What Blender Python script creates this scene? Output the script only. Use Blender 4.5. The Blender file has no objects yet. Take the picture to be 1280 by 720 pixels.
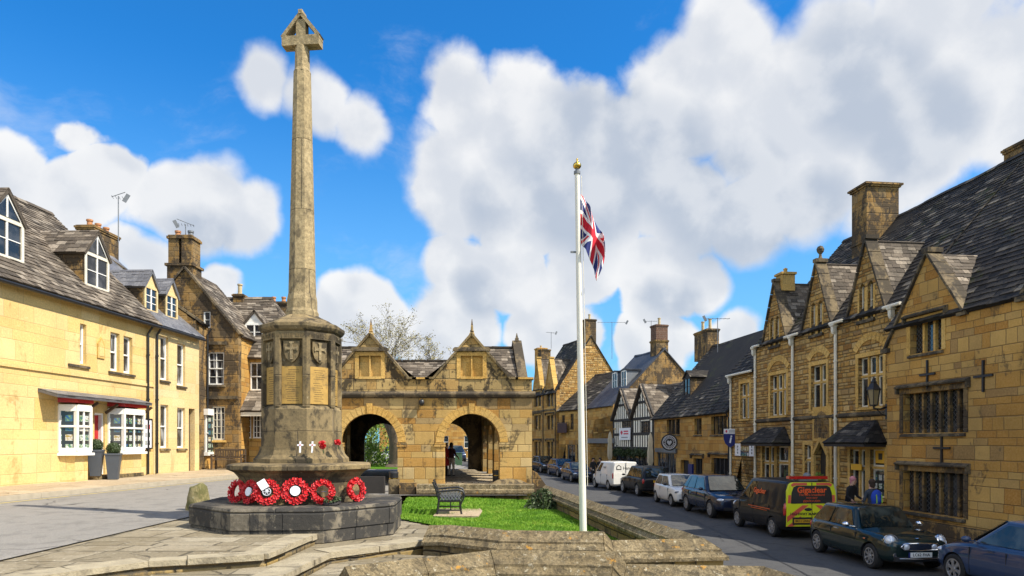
import bpy, bmesh, math, random
import numpy as np
from mathutils import Vector, Matrix, Euler
from mathutils.geometry import tessellate_polygon
random.seed(7)
R = math.radians
SC = bpy.context.scene
COL = SC.collection
FP, CX, HY, CZ = 870.0, 640.0, 553.0, 3.0     # focal length in photo pixels, principal column, horizon row, eye height

def P(px, py, D):
    return Vector(((px-CX)/FP*D, D, CZ-(py-HY)/FP*D))

# ------------------------------------------------------------------ object helpers
def tag(o, label=None, cat=None, group=None, kind=None):
    if label: o['label'] = label
    if cat: o['category'] = cat
    if group: o['group'] = group
    if kind: o['kind'] = kind
    return o

def thing(name, label, cat, loc=(0, 0, 0), rz=0.0, group=None):
    o = bpy.data.objects.new(name, None)
    o.empty_display_size = 0.2
    COL.objects.link(o)
    o.location = loc
    o.rotation_euler = (0, 0, rz)
    return tag(o, label, cat, group)

def kids(o):
    return list(o.children)

def copy_tree(o, parent=None):
    c = o.copy()
    COL.objects.link(c)
    if parent is not None:
        c.parent = parent
    for ch in kids(o):
        copy_tree(ch, c)
    return c

def link(name, me, mats, parent=None, loc=None, rot=None):
    o = bpy.data.objects.new(name, me)
    if not isinstance(mats, (list, tuple)): mats = [mats]
    for m in mats: me.materials.append(m)
    COL.objects.link(o)
    if parent is not None: o.parent = parent
    if loc is not None: o.location = loc
    if rot is not None: o.rotation_euler = rot
    return o

class MB:
    """collects geometry; build() links it as ONE mesh object"""
    def __init__(s):
        s.v = []; s.f = []; s.r = []; s.m = []; s.rnd = 0.5; s.mi = 0
    def face(s, pts):
        i = len(s.v); s.v.extend([tuple(p) for p in pts]); s.f.append(tuple(range(i, i+len(pts))))
        s.r.append(s.rnd); s.m.append(s.mi)
    def mesh(s, verts, faces):
        i = len(s.v); s.v.extend([tuple(p) for p in verts])
        for f in faces:
            s.f.append(tuple(i+k for k in f)); s.r.append(s.rnd); s.m.append(s.mi)
    def box(s, x0, x1, y0, y1, z0, z1):
        v = [(x0,y0,z0),(x1,y0,z0),(x1,y1,z0),(x0,y1,z0),(x0,y0,z1),(x1,y0,z1),(x1,y1,z1),(x0,y1,z1)]
        s.mesh(v, [(0,3,2,1),(4,5,6,7),(0,1,5,4),(1,2,6,5),(2,3,7,6),(3,0,4,7)])
    def obox(s, c, ax, ay, az):
        c = Vector(c); ax = Vector(ax); ay = Vector(ay); az = Vector(az)
        v = [c+sx*ax+sy*ay+sz*az for sz in (-1,1) for sx,sy in ((-1,-1),(1,-1),(1,1),(-1,1))]
        s.mesh(v, [(0,3,2,1),(4,5,6,7),(0,1,5,4),(1,2,6,5),(2,3,7,6),(3,0,4,7)])
    def bar(s, p, q, w, h, up=(0,0,1)):
        p = Vector(p); q = Vector(q); d = (q-p)
        if d.length < 1e-6: return
        a = d.normalized(); up = Vector(up)
        if abs(a.dot(up)) > 0.99: up = Vector((0,1,0))
        sx = a.cross(up).normalized(); sz = sx.cross(a).normalized()
        s.obox((p+q)/2, d/2, sx*w/2, sz*h/2)
    def tube(s, pts, rad, n=8, caps=True):
        pts = [Vector(p) for p in pts]
        if not isinstance(rad, (list, tuple)): rad = [rad]*len(pts)
        rings = []; ref = None
        for i, p in enumerate(pts):
            d = (pts[min(i+1,len(pts)-1)]-pts[max(i-1,0)])
            d = d.normalized() if d.length > 1e-9 else Vector((0,0,1))
            if ref is None:
                ref = d.cross(Vector((0,0,1)) if abs(d.z) < 0.9 else Vector((1,0,0))).normalized()
            ref = (ref-d*ref.dot(d))
            ref = ref.normalized() if ref.length > 1e-6 else d.orthogonal().normalized()
            b = d.cross(ref)
            rings.append([p+(ref*math.cos(2*math.pi*k/n)+b*math.sin(2*math.pi*k/n))*rad[i] for k in range(n)])
        v = [x for r in rings for x in r]; f = []
        for i in range(len(rings)-1):
            for k in range(n):
                f.append((i*n+k, i*n+(k+1)%n, (i+1)*n+(k+1)%n, (i+1)*n+k))
        if caps:
            f.append(tuple(range(n-1,-1,-1))); f.append(tuple((len(rings)-1)*n+k for k in range(n)))
        s.mesh(v, f)
    def lathe(s, prof, n=16, c=(0,0,0), rot=0.0, axis='z', caps=True):
        """prof: list of (r, z)"""
        v = []; f = []
        for r, z in prof:
            for k in range(n):
                a = 2*math.pi*k/n+rot
                if axis == 'z': p = (c[0]+r*math.cos(a), c[1]+r*math.sin(a), c[2]+z)
                elif axis == 'y': p = (c[0]+r*math.cos(a), c[1]+z, c[2]-r*math.sin(a))
                else: p = (c[0]+z, c[1]+r*math.cos(a), c[2]+r*math.sin(a))
                v.append(p)
        for i in range(len(prof)-1):
            for k in range(n):
                f.append((i*n+k, i*n+(k+1)%n, (i+1)*n+(k+1)%n, (i+1)*n+k))
        if caps and prof[0][0] > 1e-6: f.append(tuple(range(n-1,-1,-1)))
        if caps and prof[-1][0] > 1e-6: f.append(tuple((len(prof)-1)*n+k for k in range(n)))
        s.mesh(v, f)
    def ball(s, c, rx, ry, rz, n=12, m=8):
        v = []; f = []
        for i in range(m+1):
            t = math.pi*i/m-math.pi/2
            for k in range(n):
                a = 2*math.pi*k/n
                v.append((c[0]+rx*math.cos(t)*math.cos(a), c[1]+ry*math.cos(t)*math.sin(a), c[2]+rz*math.sin(t)))
        for i in range(m):
            for k in range(n):
                f.append((i*n+k, i*n+(k+1)%n, (i+1)*n+(k+1)%n, (i+1)*n+k))
        s.mesh(v, f)
    def prism(s, poly, h0, h1, axis='z'):
        """poly in 2d, extruded along the axis"""
        def T(p, h):
            return (p[0],p[1],h) if axis == 'z' else ((p[0],h,p[1]) if axis == 'y' else (h,p[0],p[1]))
        n = len(poly)
        a = sum(poly[i][0]*poly[(i+1)%n][1]-poly[(i+1)%n][0]*poly[i][1] for i in range(n))
        if a < 0: poly = poly[::-1]
        lo = [T(p,h0) for p in poly]; hi = [T(p,h1) for p in poly]
        if axis == 'y': lo, hi = hi, lo
        s.mesh(lo+hi, [tuple(range(n-1,-1,-1)), tuple(range(n,2*n))]+[(i,(i+1)%n,n+(i+1)%n,n+i) for i in range(n)])
    def build(s, name, mats, parent=None, smooth=None, loc=None, rot=None, uv=True, merge=False):
        me = bpy.data.meshes.new(name)
        me.from_pydata(s.v, [], s.f)
        if merge:
            bm = bmesh.new(); bm.from_mesh(me)
            bmesh.ops.remove_doubles(bm, verts=bm.verts, dist=1e-4)
            bmesh.ops.recalc_face_normals(bm, faces=bm.faces)
            bm.to_mesh(me); bm.free()
        else:
            if any(s.m): me.polygons.foreach_set('material_index', s.m)
        n = len(me.loops)
        if n and uv:
            me.update()
            co = np.empty(len(me.vertices)*3, np.float32); me.vertices.foreach_get('co', co); co = co.reshape(-1,3)
            li = np.empty(n, np.int32); me.loops.foreach_get('vertex_index', li)
            pn = np.empty(len(me.polygons)*3, np.float32); me.polygons.foreach_get('normal', pn); pn = np.abs(pn.reshape(-1,3))
            lt = np.empty(len(me.polygons), np.int32); me.polygons.foreach_get('loop_total', lt)
            ln = np.repeat(pn, lt, axis=0); lc = co[li]
            top = ln[:,2] > 0.72; sx = (~top) & (ln[:,0] > ln[:,1])
            u = np.where(top, lc[:,0], np.where(sx, lc[:,1]+0.37, lc[:,0])); w = np.where(top, lc[:,1], lc[:,2])
            ul = me.uv_layers.new(name='uv'); ul.data.foreach_set('uv', np.stack([u,w],1).astype(np.float32).ravel())
            if not merge and min(s.r) != max(s.r):
                rr = np.repeat(np.array(s.r, np.float32), lt)
                ca = me.color_attributes.new('rnd', 'FLOAT_COLOR', 'CORNER')
                ca.data.foreach_set('color', np.stack([rr, (rr*7.31)%1, (rr*13.7)%1, np.ones_like(rr)],1).astype(np.float32).ravel())
        if smooth is not None:
            me.polygons.foreach_set('use_smooth', [True]*len(me.polygons))
            if smooth < 180: me.set_sharp_from_angle(angle=R(smooth))
        me.update()
        return link(name, me, mats, parent, loc, rot)

_fontcache = {}
def text(name, s, size, mat, parent, loc, rot, extrude=0.002, align='CENTER', bold=0.0, sx=1.0):
    cu = bpy.data.curves.new(name, 'FONT'); cu.body = s; cu.size = size; cu.extrude = extrude
    cu.align_x = align; cu.align_y = 'CENTER'; cu.offset = bold; cu.resolution_u = 2
    o = bpy.data.objects.new(name, cu); COL.objects.link(o)
    dg = bpy.context.evaluated_depsgraph_get()
    me = bpy.data.meshes.new_from_object(o.evaluated_get(dg))
    bpy.data.objects.remove(o)
    ob = link(name, me, mat, parent, loc, rot); ob.scale = (sx, 1, 1)
    return ob

# ------------------------------------------------------------------ node helpers
class G:
    def __init__(s, tree):
        s.t = tree; s.k = 0
    def n(s, typ, ins=None, **props):
        nd = s.t.nodes.new(typ); nd.location = (s.k*30, 0); s.k += 1
        for k, v in props.items(): setattr(nd, k, v)
        for k, v in (ins or {}).items():
            sock = nd.inputs[k]
            if isinstance(v, bpy.types.NodeSocket): s.t.links.new(v, sock)
            elif v is not None:
                if isinstance(v, (tuple, list)) and len(v) == 3 and sock.type == 'RGBA': v = (*v, 1)
                sock.default_value = v
        return nd
    def m(s, op, a, b=None, c=None, clamp=False):
        return s.n('ShaderNodeMath', {0:a, 1:b, 2:c}, operation=op, use_clamp=clamp).outputs[0]
    def vm(s, op, a, b=None):
        return s.n('ShaderNodeVectorMath', {0:a, 1:b}, operation=op).outputs[0]
    def mix(s, f, a, b, blend='MIX'):
        return s.n('ShaderNodeMix', {0:f, 6:a, 7:b}, data_type='RGBA', blend_type=blend, clamp_factor=True).outputs[2]
    def noise(s, vec, scale, detail=4, rough=0.55, dist=0.0, dim='3D'):
        return s.n('ShaderNodeTexNoise', {'Vector':vec, 'Scale':scale, 'Detail':detail, 'Roughness':rough, 'Distortion':dist}, noise_dimensions=dim).outputs[0]
    def noisec(s, vec, scale, detail=2):
        return s.n('ShaderNodeTexNoise', {'Vector':vec, 'Scale':scale, 'Detail':detail}).outputs[1]
    def ramp(s, f, stops, interp='LINEAR'):
        nd = s.n('ShaderNodeValToRGB', {0:f}); cr = nd.color_ramp; cr.interpolation = interp
        while len(cr.elements) < len(stops): cr.elements.new(0.5)
        for e, (p, c) in zip(cr.elements, stops):
            e.position = p; e.color = (*c, 1) if len(c) == 3 else c
        return nd.outputs[0]
    def mr(s, v, a, b, c=0.0, d=1.0, smooth=True):
        return s.n('ShaderNodeMapRange', {0:v, 1:a, 2:b, 3:c, 4:d}, interpolation_type='SMOOTHSTEP' if smooth else 'LINEAR').outputs[0]
    def obj(s): return s.n('ShaderNodeTexCoord').outputs['Object']
    def gen(s): return s.n('ShaderNodeTexCoord').outputs['Generated']
    def uv(s): return s.n('ShaderNodeUVMap', uv_map='uv').outputs[0]
    def pos(s): return s.n('ShaderNodeNewGeometry').outputs['Position']
    def scale(s, v, x, y, z): return s.n('ShaderNodeMapping', {0:v, 3:(x,y,z)}).outputs[0]
    def bump(s, h, dist=0.01, strength=1.0):
        return s.n('ShaderNodeBump', {'Height':h, 'Distance':dist, 'Strength':strength}).outputs[0]
    def out(s, col, rough=0.85, nrm=None, metal=0.0, spec=0.5, **kw):
        b = s.n('ShaderNodeBsdfPrincipled', {'Base Color':col, 'Roughness':rough, 'Metallic':metal, 'Specular IOR Level':spec})
        if nrm is not None: s.t.links.new(nrm, b.inputs['Normal'])
        for k, v in kw.items(): 
            sock = b.inputs[k.replace('_',' ')]
            if isinstance(v, bpy.types.NodeSocket): s.t.links.new(v, sock)
            else: sock.default_value = v
        o = s.n('ShaderNodeOutputMaterial', {'Surface':b.outputs[0]})
        return b
    def ashlar(s, W, H, mort=0.008, wob=0.012):
        uv = s.uv()
        wv = s.vm('MULTIPLY', s.vm('SUBTRACT', s.noisec(uv, 3.0), (0.5,0.5,0.5)), (wob*2, wob*2, 0))
        sp = s.n('ShaderNodeSeparateXYZ', {0: s.vm('ADD', uv, wv)})
        v0 = s.m('DIVIDE', sp.outputs[1], H)
        v2 = s.m('ADD', v0, s.m('MULTIPLY', s.m('SINE', s.m('MULTIPLY', v0, 1.7)), 0.28))
        row = s.m('FLOOR', v2); fv = s.m('FRACT', v2)
        rr = s.n('ShaderNodeTexWhiteNoise', {'W':row}, noise_dimensions='1D').outputs[0]
        wsc = s.m('MULTIPLY', s.m('ADD', s.m('MULTIPLY', rr, 0.7), 0.7), W)
        u1 = s.m('ADD', s.m('DIVIDE', sp.outputs[0], wsc), s.m('MULTIPLY', rr, 37.0))
        u2 = s.m('ADD', u1, s.m('MULTIPLY', s.m('SINE', s.m('ADD', s.m('MULTIPLY', u1, 2.3), row)), 0.2))
        colm = s.m('FLOOR', u2); fu = s.m('FRACT', u2)
        idv = s.n('ShaderNodeCombineXYZ', {0:colm, 1:row})
        wn = s.n('ShaderNodeTexWhiteNoise', {'Vector':idv.outputs[0]}, noise_dimensions='2D')
        mu = s.m('MULTIPLY', s.m('MINIMUM', fu, s.m('SUBTRACT', 1.0, fu)), wsc)
        mv = s.m('MULTIPLY', s.m('MINIMUM', fv, s.m('SUBTRACT', 1.0, fv)), H)
        mm = s.m('MINIMUM', mu, mv)
        mask = s.mr(mm, mort*0.5, mort*1.3, 1.0, 0.0)
        return wn.outputs[0], mask, mm

_mats = {}
def newmat(name):
    m = bpy.data.materials.new(name); m.use_nodes = True; m.node_tree.nodes.clear()
    _mats[name] = m
    return m, G(m.node_tree)

def flat(name, col, rough=0.6, metal=0.0, var=0.12, scale=3.0, bump=0.0, spec=0.5, coat=0.0, dirt=None):
    m, g = newmat(name)
    o = g.obj()
    nz = g.noise(o, scale, 5)
    c = g.mix(nz, tuple(max(0,x*(1-var)) for x in col), tuple(min(1,x*(1+var)) for x in col))
    if dirt:
        c = g.mix(g.m('MULTIPLY', g.mr(g.noise(o, scale*0.7, 6, 0.7), 0.48, 0.68), dirt[1]), c, (*dirt[0],1))
    nr = g.bump(g.noise(o, scale*8, 4), bump) if bump else None
    b = g.out(c, rough, nr, metal, spec)
    if coat: b.inputs['Coat Weight'].default_value = coat; b.inputs['Coat Roughness'].default_value = 0.03
    return m

def stone(name, stops, W=0.6, H=0.28, mort_col=(0.30,0.24,0.15), mort=0.008, stain=None, lichen=None, bump=0.014, wob=0.012, big=0.5, fine=0.5):
    """coursed masonry: stops = ramp of block colours; stain = (colour, threshold, amount)"""
    m, g = newmat(name)
    rid, mask, mm = g.ashlar(W, H, mort, wob)
    o = g.obj()
    base = g.ramp(rid, stops)
    n1 = g.noise(o, 2.2, 6, 0.65); n2 = g.noise(o, 18.0, 5, 0.7); n3 = g.noise(o, 0.45, 4, 0.6)
    c = g.mix(g.mr(n2, 0.3, 0.75), base, g.mix(0.5, base, (*[min(1,x*1.5) for x in stops[-1][1]],1)))
    c = g.mix(fine, c, g.mix(1.0, c, g.ramp(n2, [(0.3,(0.45,0.45,0.45)),(0.7,(1.0,1.0,1.0))]), 'MULTIPLY'))
    c = g.mix(big, c, g.mix(1.0, c, g.ramp(n3, [(0.35,(0.42,0.40,0.38)),(0.65,(1.15,1.1,1.0))]), 'MULTIPLY'))
    c = g.mix(g.m('MULTIPLY', mask, 0.8), c, (*mort_col,1))
    if stain:
        sc, th, am = stain
        sv = g.scale(o, 1.0, 1.0, 0.6)
        s1 = g.m('ADD', g.m('MULTIPLY', g.noise(sv, 1.25, 8, 0.70, 0.4), 0.75), g.m('MULTIPLY', g.noise(o, 9.0, 5, 0.7), 0.25))
        th -= 0.03
        c = g.mix(g.m('MULTIPLY', g.mr(s1, th+.01, th+0.075), am), c, (*sc,1))
    if lichen:
        lc, th, am = lichen
        c = g.mix(g.m('MULTIPLY', g.mr(g.noise(o, 7.0, 6, 0.75), th, th+0.06), am), c, (*lc,1))
    h = g.m('ADD', g.m('MULTIPLY', g.mr(mm, 0, mort*2.2), 1.0), g.m('ADD', g.m('MULTIPLY', n2, 0.55), g.m('ADD', g.m('MULTIPLY', n1, 0.5), g.m('MULTIPLY', rid, 0.35))))
    g.out(c, 0.92, g.bump(h, bump), spec=0.25)
    return m

def slate(name, stops, moss=None, moss_th=0.55, rough=0.85, spec=0.3, lichen=None):
    m, g = newmat(name)
    a = g.n('ShaderNodeAttribute', attribute_name='rnd')
    sp = g.n('ShaderNodeSeparateColor', {0:a.outputs['Color']})
    o = g.obj()
    c = g.ramp(sp.outputs[0], stops)
    n2 = g.noise(o, 14, 6, 0.7); n1 = g.noise(o, 1.1, 6, 0.65)
    c = g.mix(1.0, c, g.ramp(n2, [(0.25,(0.5,0.5,0.5)),(0.75,(1.2,1.2,1.2))]), 'MULTIPLY')
    c = g.mix(0.6, c, g.mix(1.0, c, g.ramp(n1, [(0.35,(0.45,0.45,0.45)),(0.65,(1.15,1.1,1.05))]), 'MULTIPLY'))
    if moss:
        mz = g.m('ADD', g.m('MULTIPLY', n1, 0.6), g.m('MULTIPLY', g.noise(o, 6, 5, 0.7), 0.4))
        c = g.mix(g.mr(mz, moss_th, moss_th+0.1), c, (*moss,1))
    if lichen:
        c = g.mix(g.m('MULTIPLY', g.mr(g.noise(o, 9.0, 6, 0.75), lichen[1], lichen[1]+0.05), lichen[2]), c, (*lichen[0],1))
    g.out(c, rough, g.bump(n2, 0.008), spec=spec)
    return m

def paint(name, col, flake=0.0, rough=0.35):
    m, g = newmat(name)
    o = g.obj()
    d = g.noise(o, 6, 6, 0.7)
    c = g.mix(g.m('MULTIPLY', g.mr(d, 0.45, 0.8), 0.04), (*col,1), (0.25,0.22,0.18,1))
    rgh = g.m('ADD', g.m('MULTIPLY', d, 0.18), rough-0.08)
    b = g.out(c, 0.5, None, 0.0, 0.12)
    b.inputs['Coat Weight'].default_value = flake or 1.0; b.inputs['Coat Roughness'].default_value = 0.04
    return m

# gold limestone families
OO = (0.46,0.27,0.075); GG = (0.52,0.36,0.14); CC = (0.56,0.43,0.22); GY = (0.30,0.25,0.16); DK = (0.10,0.085,0.06)
M = {}
M['hall'] = stone('hall_ashlar', [(0.0,(0.42,0.19,0.03)),(0.2,(0.58,0.33,0.08)),(0.5,(0.58,0.40,0.14)),(0.75,(0.68,0.52,0.25)),(1.0,(0.34,0.23,0.10))], 0.72, 0.36, (0.16,0.10,0.04), 0.010, ((0.055,0.042,0.028),0.55,0.75))
M['hall_dark'] = stone('hall_parapet_stone', [(0.0,(0.44,0.25,0.07)),(0.5,(0.54,0.38,0.15)),(1.0,(0.36,0.26,0.12))], 0.72, 0.34, (0.16,0.12,0.07), 0.010, ((0.03,0.025,0.019),0.515,0.9))
M['cream'] = stone('cream_limewashed_ashlar', [(0.0,(0.63,0.42,0.14)),(0.4,(0.68,0.49,0.20)),(0.8,(0.71,0.54,0.26)),(1.0,(0.62,0.44,0.18))], 0.9, 0.40, (0.46,0.32,0.14), 0.007, ((0.34,0.21,0.07),0.575,0.6), ((0.72,0.60,0.36),0.60,0.45), bump=0.006, big=0.32, fine=0.3)
M['pale'] = stone('pale_ashlar', [(0.0,(0.64,0.45,0.19)),(0.5,(0.67,0.50,0.24)),(1.0,(0.64,0.50,0.27))], 1.0, 0.42, (0.5,0.39,0.22), 0.005, ((0.38,0.26,0.12),0.585,0.5), ((0.74,0.64,0.45),0.60,0.4), bump=0.005, big=0.25, fine=0.25)
M['gold'] = stone('gold_ashlar', [(0.0,(0.46,0.215,0.038)),(0.4,(0.58,0.325,0.075)),(0.8,(0.64,0.41,0.13)),(1.0,(0.34,0.205,0.08))], 0.55, 0.27, (0.19,0.12,0.05), 0.009, ((0.075,0.055,0.035),0.575,0.7))
M['rubble'] = stone('coursed_rubble', [(0.0,(0.34,0.165,0.037)),(0.3,(0.56,0.315,0.078)),(0.6,(0.65,0.41,0.13)),(0.85,(0.70,0.48,0.20)),(1.0,(0.27,0.16,0.065))], 0.34, 0.15, (0.24,0.16,0.07), 0.016, ((0.08,0.06,0.037),0.62,0.6), bump=0.05, wob=0.03)
M['brown'] = stone('weathered_brown_stone', [(0.0,(0.28,0.155,0.04)),(0.5,(0.37,0.225,0.075)),(1.0,(0.24,0.165,0.08))], 0.5, 0.25, (0.15,0.10,0.05), 0.010, ((0.045,0.036,0.027),0.485,0.85))
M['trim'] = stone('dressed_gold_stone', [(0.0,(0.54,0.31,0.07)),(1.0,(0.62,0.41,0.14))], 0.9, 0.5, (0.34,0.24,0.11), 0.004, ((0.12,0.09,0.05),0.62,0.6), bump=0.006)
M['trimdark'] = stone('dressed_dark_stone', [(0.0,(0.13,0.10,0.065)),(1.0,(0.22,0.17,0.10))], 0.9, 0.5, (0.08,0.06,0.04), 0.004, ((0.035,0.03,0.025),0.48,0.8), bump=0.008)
M['memorial'] = stone('memorial_limestone', [(0.0,(0.25,0.19,0.10)),(0.5,(0.31,0.24,0.135)),(1.0,(0.26,0.19,0.09))], 0.9, 0.62, (0.22,0.17,0.11), 0.005, ((0.05,0.04,0.027),0.495,0.92), ((0.47,0.41,0.28),0.64,0.6), bump=0.016, big=0.6, fine=0.7)
M['shaft'] = stone('shaft_limestone', [(0.0,(0.36,0.28,0.155)),(1.0,(0.42,0.33,0.19))], 2.0, 1.5, (0.22,0.17,0.11), 0.004, ((0.075,0.06,0.04),0.545,0.8), ((0.52,0.43,0.27),0.64,0.5), bump=0.018, big=0.5, fine=0.8)
M['step'] = stone('blackened_step_stone', [(0.0,(0.19,0.165,0.125)),(0.5,(0.24,0.21,0.16)),(1.0,(0.16,0.14,0.11))], 0.75, 0.34, (0.05,0.048,0.045), 0.006, ((0.032,0.031,0.030),0.485,0.9), ((0.32,0.28,0.20),0.63,0.6), bump=0.02, big=0.6, fine=0.8)
M['coping_old'] = stone('lichened_coping_stone', [(0.0,(0.25,0.19,0.10)),(0.5,(0.33,0.26,0.15)),(1.0,(0.28,0.21,0.12))], 3.0, 3.0, (0.2,0.16,0.1), 0.004, ((0.055,0.044,0.03),0.475,0.85), ((0.50,0.27,0.06),0.665,0.75), bump=0.05, big=0.7, fine=0.95)
M['wallgold'] = stone('low_wall_stone', [(0.0,(0.22,0.15,0.06)),(0.4,(0.30,0.22,0.10)),(0.8,(0.42,0.28,0.08)),(1.0,(0.20,0.16,0.10))], 0.42, 0.17, (0.06,0.05,0.035), 0.014, ((0.05,0.045,0.035),0.52,0.8), bump=0.03, wob=0.03)
def rough_stone(name, a, b_, dark, pale, orange=None, joints=0):
    m, g = newmat(name)
    o = g.obj(); n1 = g.noise(o, 1.6, 8, 0.7); n2 = g.noise(o, 30, 6, 0.75); n3 = g.noise(o, 9, 8, 0.75)
    c = g.mix(g.mr(n1, 0.35, 0.65), (*a,1), (*b_,1))
    c = g.mix(0.9, c, g.mix(1.0, c, g.ramp(n2, [(0.32,(0.35,0.34,0.33)),(0.5,(0.95,0.95,0.95)),(0.68,(1.45,1.42,1.35))]), 'MULTIPLY'))
    c = g.mix(g.m('MULTIPLY', g.mr(n3, 0.50, 0.60), 0.75), c, (*dark,1))
    st = g.noise(g.scale(o, 5, 5, 0.5), 1.0, 6, 0.7)
    c = g.mix(g.m('MULTIPLY', g.mr(st, 0.5, 0.64), 0.55), c, (*dark,1))
    c = g.mix(g.m('MULTIPLY', g.mr(g.noise(g.vm('ADD', o, (7,3,1)), 13, 7, 0.75), 0.585, 0.63), 0.8), c, (*pale,1))
    if orange: c = g.mix(g.m('MULTIPLY', g.mr(g.noise(g.vm('ADD', o, (1,9,4)), 4.2, 6, 0.72), 0.625, 0.665), 0.85), c, (*orange,1))
    g.out(c, 0.95, g.bump(g.m('ADD', g.m('MULTIPLY', n2, 0.6), g.m('ADD', n3, n1)), 0.045), spec=0.2)
    return m
M['coping'] = rough_stone('lichened_coping', (0.20,0.15,0.08), (0.30,0.235,0.135), (0.075,0.06,0.038), (0.50,0.44,0.31), (0.50,0.25,0.04))
M['name'] = flat('golden_name_tablet', (0.40,0.24,0.055), 0.7, 0, 0.3, 6, 0.002, dirt=((0.12,0.08,0.03),0.7))

SLB = [(0.0,(0.075,0.06,0.045)),(0.35,(0.125,0.10,0.075)),(0.7,(0.20,0.165,0.125)),(1.0,(0.33,0.28,0.22))]
M['slate_brown'] = slate('brown_stone_slates', SLB, (0.05,0.045,0.03), 0.60, lichen=((0.34,0.32,0.27),0.68,0.6))
M['slate_dark'] = slate('dark_mossy_stone_slates', [(0.0,(0.022,0.019,0.017)),(0.5,(0.040,0.034,0.029)),(0.88,(0.068,0.058,0.048)),(1.0,(0.22,0.19,0.15))], (0.035,0.04,0.012), 0.54, lichen=((0.20,0.19,0.16),0.70,0.5))
M['slate_grey'] = slate('grey_welsh_slates', [(0.0,(0.13,0.13,0.14)),(0.5,(0.17,0.17,0.18)),(1.0,(0.22,0.22,0.23))], None, rough=0.5, spec=0.5)
M['slate_blue'] = slate('blue_grey_slates', [(0.0,(0.045,0.05,0.062)),(0.5,(0.06,0.066,0.08)),(1.0,(0.085,0.09,0.105))], None, rough=0.5, spec=0.5)
M['white'] = flat('white_gloss_paint', (0.80,0.78,0.72), 0.45, 0, 0.05, 4, dirt=((0.45,0.40,0.30),0.25))
M['offwhite'] = flat('off_white_paint', (0.70,0.64,0.51), 0.5, 0, 0.08, 4, dirt=((0.40,0.35,0.26),0.3))
M['black'] = flat('black_iron', (0.012,0.012,0.013), 0.45, 0, 0.3, 8, 0.002)
M['lead'] = flat('lead_grey', (0.16,0.17,0.18), 0.55, 0.3, 0.2, 5)
M['red'] = flat('red_gloss_paint', (0.42,0.015,0.015), 0.35, 0, 0.1, 4)
M['wood'] = flat('weathered_bench_timber', (0.085,0.055,0.032), 0.7, 0, 0.35, 9, 0.004)
M['darkwood'] = flat('black_oak_timber', (0.022,0.018,0.015), 0.75, 0, 0.4, 7, 0.006)
M['oak'] = flat('hall_oak_timber', (0.16,0.085,0.035), 0.75, 0, 0.4, 5, 0.006)
M['render'] = flat('cream_render', (0.84,0.79,0.66), 0.9, 0, 0.08, 3, 0.004, dirt=((0.45,0.38,0.27),0.35))
M['planter'] = flat('slate_grey_planter', (0.06,0.07,0.085), 0.5, 0, 0.15, 5)
M['terracotta'] = flat('terracotta_pot', (0.42,0.19,0.08), 0.8, 0, 0.25, 7)
M['buffpot'] = flat('buff_clay_pot', (0.46,0.36,0.20), 0.8, 0, 0.25, 7)
M['brick'] = stone('red_brick', [(0.0,(0.13,0.055,0.035)),(0.5,(0.18,0.08,0.045)),(1.0,(0.11,0.06,0.045))], 0.22, 0.075, (0.25,0.20,0.15), 0.01, ((0.05,0.04,0.035),0.58,0.7), bump=0.006, wob=0.003)
M['gold_leaf'] = flat('gilded_ball', (0.65,0.42,0.08), 0.25, 1.0, 0.1, 6)
M['poppy'] = flat('poppy_red', (0.50,0.008,0.012), 0.5, 0, 0.35, 25)
M['poppy_dark'] = flat('poppy_centre', (0.02,0.015,0.015), 0.7)
M['card'] = flat('white_card', (0.72,0.72,0.74), 0.7, 0, 0.04)
M['silverprint'] = flat('silver_emblem', (0.45,0.46,0.48), 0.5, 0, 0.3, 40)
M['leaf'] = flat('spring_leaf', (0.15,0.23,0.025), 0.6, 0, 0.5, 3.0)
M['leafbush'] = flat('shrub_leaf', (0.035,0.058,0.014), 0.6, 0, 0.5, 5.0)
M['bud'] = flat('opening_bud', (0.24,0.20,0.05), 0.6, 0, 0.4, 5.0)
M['bark'] = flat('grey_bark', (0.11,0.08,0.05), 0.9, 0, 0.45, 6, 0.03)
M['tyre'] = flat('tyre_rubber', (0.014,0.014,0.014), 0.8, 0, 0.2, 20)
M['rim'] = flat('alloy_rim', (0.50,0.50,0.51), 0.35, 0.8, 0.1, 10)
M['chrome'] = flat('chrome', (0.75,0.75,0.76), 0.12, 1.0, 0.03)
M['plastic'] = flat('black_plastic', (0.018,0.018,0.02), 0.55)
M['lamp'] = flat('headlamp_glass', (0.60,0.62,0.65), 0.12, 0.3, 0.35, 22, coat=1)
M['lampdark'] = flat('smoked_lamp', (0.10,0.10,0.11), 0.12, 0.3, 0.35, 22, coat=1)
M['amber'] = flat('amber_lens', (0.65,0.14,0.02), 0.2, 0, 0.1, coat=1)
M['tail'] = flat('red_tail_lens', (0.40,0.012,0.012), 0.2, 0, 0.25, 20, coat=1)
M['plate_w'] = flat('white_number_plate', (0.72,0.72,0.68), 0.4, 0, 0.03)
M['plate_y'] = flat('yellow_number_plate', (0.65,0.36,0.02), 0.4, 0, 0.03)
M['blue_sign'] = flat('navy_sign', (0.012,0.02,0.14), 0.4, 0, 0.05)
M['ink'] = flat('black_lettering', (0.015,0.015,0.015), 0.5, 0, 0.05)
M['orange'] = flat('orange_vinyl', (0.75,0.10,0.015), 0.4, 0, 0.05)
M['limeyellow'] = flat('fluorescent_yellow_vinyl', (0.62,0.66,0.015), 0.4, 0, 0.04)
M['salmon'] = flat('red_reflective_vinyl', (0.62,0.10,0.06), 0.35, 0, 0.06)
M['yellow'] = flat('yellow_sign_board', (0.70,0.38,0.02), 0.5, 0, 0.05)
M['pink'] = flat('crimson_print', (0.55,0.02,0.06), 0.5, 0, 0.05)
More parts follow.
